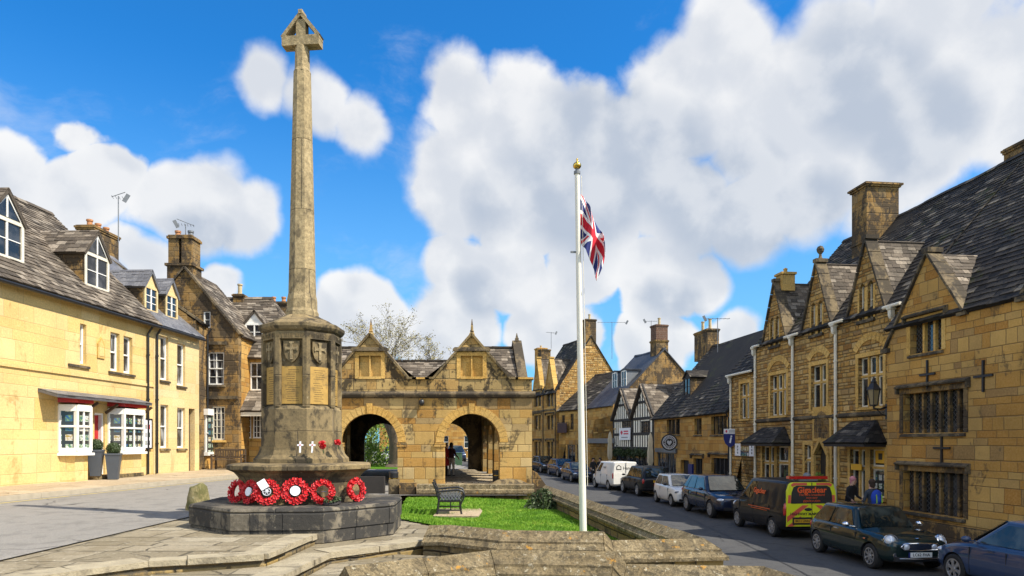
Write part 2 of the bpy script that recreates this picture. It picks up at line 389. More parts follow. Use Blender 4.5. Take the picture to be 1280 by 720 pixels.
M['green'] = flat('green_boards', (0.05,0.11,0.055), 0.5, 0, 0.2)
M['canvas'] = flat('folded_parasol_canvas', (0.46,0.40,0.28), 0.9, 0, 0.15, 6)

def glassmat(name, tint=(0.012,0.014,0.017), curtains=0.0, leaded=0.0, rough=0.04):
    m, g = newmat(name)
    o = g.obj(); uv = g.uv()
    c = (*tint,1)
    c = g.mix(g.mr(g.noise(o, 1.7, 3), 0.45, 0.65), c, (tint[0]*4+0.01, tint[1]*3.4+0.01, tint[2]*3+0.008,1))
    if curtains:
        w = g.noise(g.scale(uv, 5.0, 0.5, 1.0), 1.0, 2)
        c = g.mix(g.m('MULTIPLY', g.mr(w, 0.5, 0.6), curtains), c, (0.42,0.42,0.42,1))
    nr = g.bump(g.noise(o, 2.0, 2), 0.02, 0.35)
    if leaded:
        sp = g.n('ShaderNodeSeparateXYZ', {0:uv})
        a = g.m('FRACT', g.m('DIVIDE', g.m('ADD', sp.outputs[0], sp.outputs[1]), 0.14)); b = g.m('FRACT', g.m('DIVIDE', g.m('SUBTRACT', sp.outputs[0], sp.outputs[1]), 0.14))
        ln = g.m('LESS_THAN', g.m('MINIMUM', a, b), 0.12)
        c = g.mix(ln, c, (0.10,0.10,0.10,1))
    g.out(c, rough, nr, 0, 0.6)
    return m
M['glass'] = glassmat('window_glass')
M['glass_curtain'] = glassmat('window_glass_with_nets', curtains=0.8)
M['glass_lead'] = glassmat('leaded_glass', leaded=1)
M['carglass'] = glassmat('car_window_glass', (0.010,0.014,0.014), rough=0.015)
for n_ in M['carglass'].node_tree.nodes:
    if n_.type == 'BSDF_PRINCIPLED': n_.inputs['IOR'].default_value = 1.55

def shopglass():
    m, g = newmat('shop_window_with_cards')
    uv = g.uv()
    sp = g.n('ShaderNodeSeparateXYZ', {0:uv})
    v = g.m('DIVIDE', sp.outputs[1], 0.30); u = g.m('DIVIDE', sp.outputs[0], 0.26)
    fu = g.m('FRACT', u); fv = g.m('FRACT', v)
    ins = g.m('MULTIPLY', g.m('MULTIPLY', g.m('GREATER_THAN', fu, 0.16), g.m('LESS_THAN', fu, 0.84)), g.m('MULTIPLY', g.m('GREATER_THAN', fv, 0.18), g.m('LESS_THAN', fv, 0.82)))
    wn = g.n('ShaderNodeTexWhiteNoise', {'Vector':g.n('ShaderNodeCombineXYZ', {0:g.m('FLOOR', u), 1:g.m('FLOOR', v)}).outputs[0]}, noise_dimensions='2D')
    pic = g.ramp(g.m('ADD', g.m('MULTIPLY', g.noise(uv, 14, 2), 0.7), g.m('MULTIPLY', wn.outputs[0], 0.3)), [(0.3,(0.02,0.07,0.22)),(0.45,(0.10,0.20,0.05)),(0.55,(0.55,0.55,0.55)),(0.7,(0.30,0.22,0.05))])
    c = g.mix(ins, (0.03,0.032,0.03,1), pic)
    g.out(c, 0.05, None, 0, 0.6)
    return m
M['shopglass'] = shopglass()
# ================================================================== sun, sky, camera
SUN_AZ, SUN_EL = 113.0, 49.0      # azimuth clockwise from +Y
sd = Vector((math.sin(R(SUN_AZ))*math.cos(R(SUN_EL)), math.cos(R(SUN_AZ))*math.cos(R(SUN_EL)), math.sin(R(SUN_EL))))
ld = bpy.data.lights.new('sun', 'SUN'); ld.energy = 5.0; ld.angle = R(0.5); ld.color = (1.0, 0.93, 0.80)
lo = bpy.data.objects.new('sun', ld); COL.objects.link(lo); lo.rotation_euler = sd.to_track_quat('Z', 'Y').to_euler(); lo.location = (30, -10, 40)

W = bpy.data.worlds.new('World'); SC.world = W; W.use_nodes = True
W.node_tree.nodes.clear()
g = G(W.node_tree)
sky = g.n('ShaderNodeTexSky', sky_type='NISHITA', sun_disc=False, sun_elevation=R(SUN_EL), sun_rotation=R(SUN_AZ), air_density=1.0, dust_density=0.4, ozone_density=2.5)
d = g.vm('NORMALIZE', g.n('ShaderNodeTexCoord').outputs['Generated'])
skyc = g.mix(1.0, sky.outputs[0], (0.19, 1.04, 1.72, 1), 'MULTIPLY')
# cumulus: soft clumps in given compass directions, their edges broken up by fractal noise
CL = [(565,245,100),(600,160,88),(690,165,110),(770,215,135),(850,115,105),(905,45,100),(960,140,150),(1060,90,140),(1130,190,130),(1010,215,105),(1160,40,130),(660,270,95),(850,255,100),(750,300,90),(1000,150,150),(700,230,110),(940,260,90),
      (575,335,70),(640,350,80),(730,335,80),(830,345,80),(880,350,55),(325,112,62),(385,138,64),(440,180,55),(520,250,50),(240,255,88),(300,275,62),(205,250,50),(150,215,60),(110,160,45),(110,250,70),
      (455,400,75),(560,410,80),(690,420,85),(820,440,70),(930,420,50),(1260,120,150),(1290,290,110),(20,220,80),(10,330,60),(180,340,50),(280,365,40)]
GB = [(730,250,130),(900,240,150),(760,150,90),(1070,100,130),(820,190,110),(1000,260,90),(620,270,70),(600,372,60),(250,300,60),(1150,160,110),(840,378,60)]     # shaded cloud bases
warp = g.vm('ADD', d, g.vm('MULTIPLY', g.vm('SUBTRACT', g.noisec(d, 3.6, 6), (0.5,0.5,0.5)), (0.17,0.17,0.14)))
gb = None
for px, py, r in GB:
    c = Vector(((px-CX)/FP, 1.0, (HY-py)/FP)); ln = c.length
    dist = g.n('ShaderNodeVectorMath', {0:warp, 1:tuple(c.normalized())}, operation='DISTANCE').outputs['Value']
    v = g.m('MULTIPLY_ADD', dist, -ln*FP/r, 1.0)
    gb = v if gb is None else g.m('MAXIMUM', gb, v)
f = None
for px, py, r in CL:
    c = Vector(((px-CX)/FP, 1.0, (HY-py)/FP)); ln = c.length
    dist = g.n('ShaderNodeVectorMath', {0:warp, 1:tuple(c.normalized())}, operation='DISTANCE').outputs['Value']
    v = g.m('MULTIPLY_ADD', dist, -ln*FP/(r*0.93), 1.0)
    f = v if f is None else g.m('MAXIMUM', f, v)
sx = g.n('ShaderNodeSeparateXYZ', {0:d})
sunoff = tuple(x*0.035 for x in sd)
def cl_noise(v):
    return g.m('ADD', g.m('MULTIPLY', g.noise(v, 3.2, 4, 0.5), 0.5), g.m('MULTIPLY', g.m('SUBTRACT', g.noise(v, 8.0, 8, 0.58), g.m('MULTIPLY', g.m('SUBTRACT', g.n('ShaderNodeTexVoronoi', {'Vector':v, 'Scale':11.0, 'Detail':1.0, 'Roughness':0.5}, feature='F1').outputs[0], 0.42), 0.42)), 0.5))
w2 = g.vm('ADD', d, g.vm('MULTIPLY', g.vm('SUBTRACT', g.noisec(d, 9.0, 3), (0.5,0.5,0.5)), (0.02,0.02,0.02)))
nz = cl_noise(w2); nz2 = cl_noise(g.vm('ADD', w2, sunoff))
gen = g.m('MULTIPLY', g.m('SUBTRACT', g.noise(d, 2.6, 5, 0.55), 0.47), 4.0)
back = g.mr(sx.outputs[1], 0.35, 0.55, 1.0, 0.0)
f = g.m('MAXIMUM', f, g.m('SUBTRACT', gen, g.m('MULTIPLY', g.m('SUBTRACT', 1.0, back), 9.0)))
fc = g.m('MAXIMUM', g.m('MINIMUM', g.m('MULTIPLY', f, 1.75), 1.15), -0.75)
dens = g.m('ADD', fc, g.m('MULTIPLY', g.m('SUBTRACT', nz, 0.5), 2.15))
soft = g.mr(g.noise(d, 2.2, 2), 0.40, 0.60, 0.24, 0.62)
alpha = g.n('ShaderNodeMapRange', {0:dens, 1:0.0, 2:soft, 3:0.0, 4:1.0}, interpolation_type='SMOOTHSTEP').outputs[0]
lit = g.mr(g.m('SUBTRACT', nz, nz2), -0.09, 0.10)
thick = g.mr(g.m('ADD', fc, g.m('MULTIPLY', g.m('SUBTRACT', g.noise(g.vm('ADD', d, (0.0,0.0,0.35)), 3.4, 4, 0.5), 0.5), 1.9)), 0.25, 1.05)
thick = g.m('MAXIMUM', g.m('MULTIPLY', thick, 0.35), g.mr(g.m('ADD', gb, g.m('MULTIPLY', g.m('SUBTRACT', nz, 0.5), 0.9)), 0.0, 0.55))
shade = g.m('MULTIPLY', thick, g.m('MULTIPLY_ADD', lit, -0.5, 1.0))
ccol = g.mix(shade, (7.5, 7.5, 7.5, 1), (3.7, 4.25, 5.1, 1))
ccol = g.mix(g.m('MULTIPLY', g.m('SUBTRACT', 1.0, lit), 0.38), ccol, (4.6, 5.0, 5.7, 1))
ccol = g.mix(1.0, ccol, g.mix(back, (1,1,1,1), (2.5,2.35,2.1,1)), 'MULTIPLY')  # clouds outside the view boosted, added fill light for the shaded fronts
low = g.mr(sx.outputs[2], 0.02, 0.48, 0.62, 0.0)
skyc = g.mix(low, skyc, (2.9, 5.5, 7.5, 1))
veil = g.m('MULTIPLY', g.mr(g.noise(g.scale(warp, 1.0, 1.0, 2.2), 3.0, 7, 0.62), 0.50, 0.72), 0.38)
skyc = g.mix(veil, skyc, (6.6, 6.9, 7.3, 1))
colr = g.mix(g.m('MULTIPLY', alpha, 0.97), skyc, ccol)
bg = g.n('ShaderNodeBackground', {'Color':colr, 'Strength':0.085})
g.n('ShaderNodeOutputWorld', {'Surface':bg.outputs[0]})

cam = bpy.data.cameras.new('camera'); co = bpy.data.objects.new('camera', cam); COL.objects.link(co)
co.location = (0, 0, CZ); co.rotation_euler = (R(90), 0, 0)
cam.sensor_width = 36; cam.lens = 36*FP/1280; cam.shift_y = (HY-360)/1280; cam.clip_end = 3000; cam.clip_start = 0.1
SC.camera = co
SC.view_settings.view_transform = 'Standard'; SC.view_settings.look = 'None'; SC.view_settings.gamma = 1; SC.view_settings.exposure = 0.6
SC.render.resolution_x = 1024; SC.render.resolution_y = 576
SC.cycles.max_bounces = 6; SC.cycles.use_denoising = True; SC.cycles.sample_clamp_indirect = 8

# ================================================================== ground materials
def asphalt(name, a, b, wear=0.4):
    m, g = newmat(name)
    p = g.pos()
    n1 = g.noise(p, 0.5, 6, 0.6); n2 = g.noise(p, 60, 3, 0.7); n3 = g.noise(g.scale(p, 2.2, 0.12, 1), 1.0, 5, 0.6)
    c = g.mix(g.m('ADD', g.m('MULTIPLY', n1, 0.5), g.m('MULTIPLY', n3, 0.5)), (*a,1), (*b,1))
    c = g.mix(0.6, c, g.mix(1.0, c, g.ramp(n2, [(0.3,(0.5,0.5,0.5)),(0.7,(1.5,1.5,1.5))]), 'MULTIPLY'))
    c = g.mix(g.m('MULTIPLY', g.mr(g.noise(p, 2.6, 7, 0.7), 0.5, 0.62), 0.35), c, (a[0]*0.55,a[1]*0.55,a[2]*0.55,1))
    vor = g.n('ShaderNodeTexVoronoi', {'Vector':g.vm('ADD', p, g.vm('MULTIPLY', g.noisec(p, 1.2, 4), (0.9,0.9,0))), 'Scale':0.28}, feature='DISTANCE_TO_EDGE').outputs[0]
    crack = g.m('MULTIPLY', g.mr(vor, 0.0, 0.012, 1.0, 0.0), g.mr(n1, 0.48, 0.58))
    c = g.mix(g.m('MULTIPLY', crack, 0.7), c, (0.012,0.012,0.012,1))
    g.out(c, 0.9, g.bump(g.m('ADD', n2, g.m('MULTIPLY', crack, -1.5)), 0.006), spec=0.3)
    return m
M['asphalt'] = asphalt('road_asphalt', (0.050,0.050,0.052), (0.085,0.083,0.080))
M['asphalt_l'] = asphalt('worn_pale_asphalt', (0.17,0.158,0.14), (0.27,0.25,0.22))

def flags(name, stops, Wd, H, mort, mcol, stain):
    m, g = newmat(name)
    rid, mask, mm = g.ashlar(Wd, H, mort, 0.05)
    p = g.pos()
    n1 = g.noise(p, 0.8, 7, 0.65); n2 = g.noise(p, 22, 5, 0.7)
    c = g.ramp(rid, stops)
    c = g.mix(0.7, c, g.mix(1.0, c, g.ramp(n2, [(0.3,(0.6,0.6,0.6)),(0.7,(1.2,1.2,1.2))]), 'MULTIPLY'))
    c = g.mix(g.m('MULTIPLY', g.mr(n1, 0.48, 0.62), 0.8), c, (*stain,1))
    c = g.mix(g.m('MULTIPLY', g.mr(g.noise(p, 7.0, 7, 0.75), 0.56, 0.66), 0.55), c, (stain[0]*0.45,stain[1]*0.45,stain[2]*0.4,1))
    c = g.mix(g.m('MULTIPLY', g.mr(g.noise(g.vm('ADD', p, (5,2,0)), 11.0, 7, 0.75), 0.60, 0.65), 0.6), c, (0.50,0.46,0.37,1))
    vor = g.n('ShaderNodeTexVoronoi', {'Vector':g.vm('ADD', p, g.vm('MULTIPLY', g.noisec(p, 2.2, 4), (0.5,0.5,0))), 'Scale':0.6}, feature='DISTANCE_TO_EDGE').outputs[0]
    crack = g.m('MULTIPLY', g.mr(vor, 0.0, 0.014, 1.0, 0.0), g.mr(g.noise(p, 0.9, 3), 0.46, 0.56))
    mk = g.m('MAXIMUM', g.m('MULTIPLY', mask, g.mr(g.noise(p, 1.6, 4), 0.35, 0.6, 0.25, 1.0)), crack)
    c = g.mix(g.m('MULTIPLY', mk, 0.85), c, (*mcol,1))
    g.out(c, 0.9, g.bump(g.m('ADD', g.m('MULTIPLY', n2, 0.5), g.m('ADD', g.m('MULTIPLY', n1, 0.6), g.m('MULTIPLY', mk, -1.2))), 0.014), spec=0.3)
    return m
M['flags'] = flags('terrace_flagstones', [(0.0,(0.20,0.165,0.105)),(0.5,(0.27,0.225,0.15)),(1.0,(0.32,0.275,0.195))], 0.85, 0.52, 0.020, (0.05,0.042,0.028), (0.17,0.135,0.08))
M['pave'] = flags('pavement_slabs', [(0.0,(0.38,0.29,0.18)),(0.5,(0.44,0.34,0.22)),(1.0,(0.47,0.38,0.26))], 0.9, 0.6, 0.008, (0.16,0.12,0.07), (0.34,0.26,0.16))
M['pave_r'] = flags('street_paving', [(0.0,(0.25,0.21,0.16)),(1.0,(0.32,0.28,0.22))], 0.9, 0.6, 0.010, (0.10,0.085,0.06), (0.2,0.17,0.12))
M['cobble'] = flags('hall_cobbles', [(0.0,(0.36,0.28,0.17)),(1.0,(0.52,0.43,0.30))], 0.34, 0.22, 0.03, (0.07,0.05,0.03), (0.3,0.23,0.14))
M['kerb'] = flat('kerb_stone', (0.36,0.31,0.23), 0.9, 0, 0.25, 5, 0.006, spec=0.3)
def earth():
    m, g = newmat('earth_and_turf')
    p = g.pos()
    c = g.mix(g.mr(g.noise(p, 0.25, 6), 0.4, 0.6), (0.10,0.085,0.055,1), (0.055,0.085,0.022,1))
    g.out(c, 0.95, g.bump(g.noise(p, 9, 5), 0.03), spec=0.1)
    return m
M['earth'] = earth()
def turf():
    m, g = newmat('lawn_turf')
    p = g.pos()
    c = g.mix(g.mr(g.noise(p, 1.1, 6, 0.65), 0.35, 0.65), (0.045,0.125,0.006,1), (0.085,0.19,0.010,1))
    c = g.mix(g.m('MULTIPLY', g.mr(g.noise(p, 3.0, 5, 0.7), 0.60, 0.72), 0.5), c, (0.17,0.18,0.04,1))
    g.out(c, 0.9, g.bump(g.noise(p, 40, 4), 0.02), spec=0.1)
    return m
M['turf'] = turf()
def blades():
    m, g = newmat('grass_blades')
    p = g.pos()
    a = g.n('ShaderNodeAttribute', attribute_name='rnd')
    c = g.ramp(g.m('ADD', g.m('MULTIPLY', a.outputs['Fac'], 0.5), g.m('MULTIPLY', g.mr(g.noise(p, 1.0, 5, 0.65), 0.3, 0.7), 0.5)), [(0.1,(0.05,0.12,0.008)),(0.4,(0.11,0.23,0.012)),(0.7,(0.18,0.31,0.025)),(0.9,(0.30,0.31,0.06)),(1.0,(0.40,0.36,0.12))])
    b = g.out(c, 0.6, None, spec=0.25)
    return m
M['blades'] = blades()

# ================================================================== terrain
def smooth(a, b, x):
    t = min(1, max(0, (x-a)/(b-a))); return t*t*(3-2*t)
FAC = [(14.3,5.0),(13.4,12.0),(12.66,23.0),(11.53,32.9),(11.2,35.8),(9.61,47.0),(8.26,54.0),(6.55,60.0),(4.33,66.0),(2.04,71.0),(-3.0,80.0),(-14,95)]   # the right-hand building line
def zroad(y): return 0.0 if y < 52 else 0.03*(y-52)
def polyoff(pts, off):
    out = []
    for i, p in enumerate(pts):
        a = Vector(pts[max(0,i-1)]); b = Vector(pts[min(len(pts)-1,i+1)])
        t = (b-a).normalized(); n = Vector((-t.y, t.x))     # left of travel
        out.append(Vector(p)+n*off)
    return out
def resample(pts, step=1.5):
    out = []
    for a, b in zip(pts, pts[1:]):
        a = Vector(a); b = Vector(b); k = max(1, int((b-a).length/step))
        out += [a.lerp(b, i/k) for i in range(k)]
    return out+[Vector(pts[-1])]
def strip(name, la, lb, za, zb, mat, kind='structure', **kw):
    mb = MB()
    for i in range(len(la)-1):
        mb.face([(lb[i].x,lb[i].y,zb(lb[i])),(lb[i+1].x,lb[i+1].y,zb(lb[i+1])),(la[i+1].x,la[i+1].y,za(la[i+1])),(la[i].x,la[i].y,za(la[i]))][::-1] if False else
                [(la[i].x,la[i].y,za(la[i])),(lb[i].x,lb[i].y,zb(lb[i])),(lb[i+1].x,lb[i+1].y,zb(lb[i+1])),(la[i+1].x,la[i+1].y,za(la[i+1]))])
    return tag(mb.build(name, mat), None, None, None, kind)
fr = resample(FAC, 1.5)
kerbline = polyoff(fr, 2.35)
FARL = [(4.6,5.0),(3.75,7.5),(3.3,9.5),(2.9,12.0),(1.75,21.0),(1.2,26.0),(0.9,30.0),(-1.2,44.0),(-3.5,55),(-7,64),(-12,74),(-24,90)]     # left edge of the street
fl = resample(FARL, 1.5)
n = max(len(kerbline), len(fl))
def to_n(pts, n):
    L = [0]
    for a, b in zip(pts, pts[1:]): L.append(L[-1]+(b-a).length)
    out = []; j = 0
    for i in range(n):
        t = L[-1]*i/(n-1)
        while j < len(L)-2 and L[j+1] < t: j += 1
        out.append(pts[j].lerp(pts[j+1], (t-L[j])/max(1e-6, L[j+1]-L[j])))
    return out
KL = to_n(kerbline, 90); LL = to_n(fl, 90)
zr = lambda p: zroad(p.y)+0.004
strip('road', LL, KL, zr, zr, M['asphalt'])
zp = lambda p: zroad(p.y)+0.125
k2 = polyoff(KL, -0.16)
strip('pavement', k2, to_n([p+Vector((1.2,0)) for p in fr], 90), zp, lambda p: zroad(p.y)+0.16, M['pave_r'])
mb = MB()
for i in range(len(KL)-1):
    a, b, c, d_ = KL[i], KL[i+1], k2[i+1], k2[i]
    z0, z1 = zroad(a.y), zroad(b.y); gp = (b-a).normalized()*0.006
    mb.mesh([(a.x+gp.x,a.y+gp.y,z0-0.1),(b.x,b.y,z1-0.1),(c.x,c.y,z1-0.1),(d_.x+gp.x,d_.y+gp.y,z0-0.1),(a.x+gp.x,a.y+gp.y,z0+0.125),(b.x,b.y,z1+0.125),(c.x,c.y,z1+0.129),(d_.x+gp.x,d_.y+gp.y,z0+0.129)],
            [(0,3,2,1),(4,5,6,7),(0,1,5,4),(1,2,6,5),(2,3,7,6),(3,0,4,7)])
tag(mb.build('kerb', M['kerb']), kind='structure')
# narrow paved strip at the foot of the green's boundary wall and the dark tarmac seam along the road
w2 = polyoff(LL, -0.95)
strip('roadside_path', LL, w2, lambda p: zroad(p.y)+0.05, lambda p: zroad(p.y)+0.03, M['pave_r'])
seam = [P(x, y, D) for x, y, D in ((800,625,36),(870,652,26.3),(935,682,20.2),(1000,714,16.2),(1080,760,12.6))]
mb = MB()
for a, b in zip(resample([s.xy for s in seam], .7), resample([s.xy for s in seam], .7)[1:]):
    j = random.uniform(-.03,.03)
    nn = Vector((-(b-a).y, (b-a).x)).normalized()*0.035
    mb.face([(a.x-nn.x,a.y-nn.y,0.009),(b.x-nn.x,b.y-nn.y,0.009),(b.x+nn.x+j,b.y+nn.y,0.009),(a.x+nn.x+j,a.y+nn.y,0.009)])
tag(mb.build('road_seam', flat('bitumen_seam', (0.012,0.012,0.013), 0.7)), kind='structure')

# base earth sheet, to the horizon
def xb(y):
    for (x0,y0),(x1,y1) in zip(FARL, FARL[1:]):
        if y <= y1: return x0+(x1-x0)*(y-y0)/(y1-y0)
    return FARL[-1][0]
def zearth(x, y):
    t = smooth(-1.2, -0.25, x-xb(y))
    left = 0.80 if y < 27 else 0.95+0.006*(y-27)
    v = left*(1-t)+(-0.12+zroad(min(y,90)))*t
    if y > 96 or y < -4 or x < -60 or x > 40: v = 0.3
    return v
xs = [-900,-400,-150,-60,-40,-28,-20]+[-16+0.5*i for i in range(0,66)]+[20,26,40,80,200,900]
ys = [-300,-60,-20,-4]+[i*0.8 for i in range(0,100)]+[82,86,90,96,120,200,500,2500]
mb = MB(); mb.v = [(x,y,zearth(x,y)) for y in ys for x in xs]
nx = len(xs)
mb.f = [(j*nx+i, j*nx+i+1, (j+1)*nx+i+1, (j+1)*nx+i) for j in range(len(ys)-1) for i in range(nx-1)]; mb.r = [0.5]*len(mb.f); mb.m = [0]*len(mb.f)
tag(mb.build('ground', M['earth'], smooth=40), kind='structure')

# upper street on the left
def zleft(x, y):
    q = smooth(30, 42, y); a = smooth(-9.5-7*q, -6.5-6*q, x)*smooth(17, 25, y)
    z = 1.62*(1-a)+1.19*a
    z += 0.35*smooth(-11.5, -16, x)*0
    return z
mb = MB(); gx = [-60,-40,-28,-20,-16,-13]+[-12+0.5*i for i in range(0,28)]; gy = [-8,-2,3]+[6+1.0*i for i in range(0,62)]+[75,95]
def inreg(x, y):
    if y < 14.2: return x < -5.6
    if y < 17.5: return x < -3.6
    if y < 23: return x < -3.0
    return x < xb(y)-0.55
mb.v = [(x,y,zleft(x,y)) for y in gy for x in gx]; nx = len(gx)
mb.f = [(j*nx+i, j*nx+i+1, (j+1)*nx+i+1, (j+1)*nx+i) for j in range(len(gy)-1) for i in range(nx-1) if inreg(gx[i+1], gy[j]+.01)]
mb.r = [0.5]*len(mb.f); mb.m = [0]*len(mb.f)
tag(mb.build('upper_road', M['asphalt_l'], smooth=40), kind='structure')
KLL = [(-13.0,3),(-12.3,12),(-11.6,18.7),(-10.8,26.5),(-10.4,31),(-10.6,34)]
kl = resample(KLL, 1.2); bl = to_n([Vector((-14.9,3)),Vector((-14.3,18)),Vector((-13.55,30.2)),Vector((-12.4,33)),Vector((-12.2,34.2))], len(kl))
strip('upper_pavement', to_n([p+Vector((-.14,0)) for p in kl], len(kl)), [Vector((p.x-1.4, p.y)) for p in bl], lambda p: 1.742, lambda p: 1.80, M['pave'])
strip('road_marking', to_n([p+Vector((.28,0)) for p in kl], len(kl)), to_n([p+Vector((.40,0)) for p in kl], len(kl)), lambda p: 1.626, lambda p: 1.626, flat('worn_yellow_line', (0.46,0.36,0.12), 0.8, 0, 0.3, 6, dirt=((0.2,0.19,0.17),0.8)))
mb = MB()
for a, b in zip(kl, kl[1:]):
    dd = (b-a).normalized(); q = a+dd*0.008
    mb.bar((q.x-.07,q.y,1.64),(b.x-.07,b.y,1.64),0.14,0.2+random.uniform(-.008,.006))
tag(mb.build('upper_kerb', M['kerb']), kind='structure')

# terraces round the memorial
def slab(name, poly, z0, z1, edges, top, side, over=0.03, th=0.075):
    mb = MB(); n = len(poly)
    a = sum(poly[i][0]*poly[(i+1)%n][1]-poly[(i+1)%n][0]*poly[i][1] for i in range(n))
    tris = tessellate_polygon([[Vector((*p,0)) for p in poly]])
    vs = [(*p, z1) for p in poly]
    for t in tris:
        q = [Vector(vs[k]) for k in t]
        if (q[1]-q[0]).cross(q[2]-q[0]).z < 0: t = t[::-1]
        mb.mesh([vs[k] for k in t], [(0,1,2)])
    mb.mi = 1
    for i in range(n):
        p, q = Vector(poly[i]), Vector(poly[(i+1)%n])
        mb.face([(p.x,p.y,z0),(q.x,q.y,z0),(q.x,q.y,z1-0.002),(p.x,p.y,z1-0.002)] if a > 0 else [(q.x,q.y,z0),(p.x,p.y,z0),(p.x,p.y,z1-0.002),(q.x,q.y,z1-0.002)])
    mb.mi = 2
    for i in edges:                                    # worn edging slabs, a little proud of the riser
        p, q = Vector(poly[i]), Vector(poly[(i+1)%n]); L = (q-p).length; t = 0; dv = (q-p)/L
        nv = Vector((dv.y,-dv.x)) if a > 0 else Vector((-dv.y,dv.x))
        while t < L-0.05:
            w = min(random.uniform(0.45,1.1), L-t)
            if L-t-w < 0.25: w = L-t
            o = over+random.uniform(-.015,.03); dz = random.uniform(0.004,0.014); dp = random.uniform(0.26,0.42); hh = th+random.uniform(-.01,.015)
            c = p+dv*(t+w/2)+nv*(o-dp/2)
            mb.obox((c.x,c.y,z1+dz-hh/2), (dv.x*(w/2-.006),dv.y*(w/2-.006),random.uniform(-.004,.004)), (nv.x*dp/2,nv.y*dp/2,0), (0,0,hh/2))
            t += w
    return tag(mb.build(name, [top, side, M['edge']]), kind='structure')
M['edge'] = flat('worn_edging_stone', (0.33,0.28,0.19), 0.92, 0, 0.3, 4, 0.014, spec=0.25, dirt=((0.12,0.10,0.07),0.7))
UP = [(-3.0,10.97),(-3.1,8.7),(-4.27,8.17),(-4.75,7.56),(-5.2,6.9),(-6.4,5.8),(-7.6,4.6),(-8.4,5.2),(-7.9,8),(-7.2,11.66),(-6.67,14.3),(-5.2,16.6),(-3.4,16.6),(-2.95,13.5)]
slab('upper_terrace', UP, 0.7, 1.60, [0,1,2,3,4,5,9], M['flags'], M['wallgold'])
LOW = [(-1.30,11.1),(-2.58,9.77),(-2.66,8.6),(-2.9,6.6),(-3.3,4.6),(-9,3.0),(-8.3,5.1),(-5.2,6.95),(-4.2,8.2),(-3.05,8.75),(-2.97,10.97),(-2.92,13.5),(-3.3,16.6),(-2.9,16.6),(-2.2,13.9),(-1.28,12.6),(-1.0,11.3)]
slab('lower_terrace', LOW, 0.7, 1.448, [0,1,2,3], M['flags'], M['wallgold'])
# steps down to the street between the two walls
for i in range(8):
    x0 = -1.0+0.52*i if i else -2.9; z = 1.296-0.148*i
    if z < 0.06: break
    poly = [(x0, 7.9 if i else 4.6),(-1.0+0.52*(i+1), 7.9),(-1.0+0.52*(i+1), 10.25),(x0, 10.25 if i else 10.2)]
    if i == 0: poly = [(-3.28,3.0),(-.48,3.0),(-.48,10.25),(-1.75,10.6),(-2.55,9.75),(-2.62,8.6),(-2.86,6.6)]
    slab('stone_step', poly, -0.3, z, [1], M['flags'], M['wallgold'])

# low walls with saddle-back copings
PROF = [(0.0,0.0),(0.165,-0.125),(0.185,-0.135),(0.185,-0.165),(0.265,-0.235),(0.265,-0.285),(-0.265,-0.285),(-0.265,-0.235),(-0.185,-0.165),(-0.185,-0.135),(-0.165,-0.125)]
def coped_wall(name, label, pts, base, group=None, end=True, prof=PROF, half=0.20, blk=1.15, mats=('coping','wallgold')):
    root = thing(name, label, 'wall', (pts[0][0], pts[0][1], 0), group=group); o = Vector((pts[0][0], pts[0][1], 0))
    tag(root, kind='thing')
    P3 = [Vector(p)-o for p in pts]
    frames = []
    for i, p in enumerate(P3):
        a = P3[max(0,i-1)].xy; b = P3[i].xy; c = P3[min(len(P3)-1,i+1)].xy
        d1 = (b-a).normalized() if i else (c-b).normalized(); d2 = (c-b).normalized() if i < len(P3)-1 else d1
        t = (d1+d2).normalized(); nn = Vector((t.y,-t.x)); k = 1/max(0.35, nn.dot(Vector((d1.y,-d1.x))))
        frames.append((p, nn*k))
    cop = MB(); wal = MB()
    def sec(f, pr): return [Vector((f[0].x+f[1].x*u, f[0].y+f[1].y*u, f[0].z+w)) for u, w in pr]
    for (p0,n0),(p1,n1) in zip(frames, frames[1:]):
        L = (p1-p0).length; k = max(1, round(L/blk))
        for j in range(k):
            e = 0.004/L
            A = sec((p0.lerp(p1, j/k+e), n0.lerp(n1, j/k+e)), prof); B = sec((p0.lerp(p1, (j+1)/k-e), n0.lerp(n1, (j+1)/k-e)), prof)
            jz = random.uniform(-.006,.006); A = [v+Vector((random.uniform(-.004,.004),random.uniform(-.004,.004),jz)) for v in A]; B = [v+Vector((0,0,jz)) for v in B]
            m = len(prof)
            cop.mesh(A+B, [tuple(range(m)), tuple(range(2*m-1,m-1,-1))]+[(q, m+q, m+(q+1)%m, (q+1)%m) for q in range(m)])
        lo = prof[5][1]+0.01
        bz0, bz1 = base(p0+o), base(p1+o)
        A = [(p0.x+n0.x*half,p0.y+n0.y*half),(p0.x-n0.x*half,p0.y-n0.y*half)]; B = [(p1.x+n1.x*half,p1.y+n1.y*half),(p1.x-n1.x*half,p1.y-n1.y*half)]
        wal.mesh([(*A[0],bz0),(*A[1],bz0),(*A[1],p0.z+lo),(*A[0],p0.z+lo),(*B[0],bz1),(*B[1],bz1),(*B[1],p1.z+lo),(*B[0],p1.z+lo)],
                 [(0,1,2,3),(7,6,5,4),(0,4,5,1),(1,5,6,2),(2,6,7,3),(3,7,4,0)])
    cop.build('coping', M[mats[0]], root); wal.build('masonry', M[mats[1]], root)
    return root
W1 = [(-1.30,10.95,1.70),(-0.97,10.82,1.72),(-0.12,10.2,1.72),(1.31,10.02,1.725),(1.43,10.02,1.59),(2.82,10.2,1.59),(1.40,20.8,1.59),(1.10,23.0,1.59)]
coped_wall('stone_wall', 'low stone wall with saddle coping enclosing the lawn, flagpole rising behind it', W1, lambda p: 0.5 if p.y < 12 and p.x < 2.4 else -0.15)
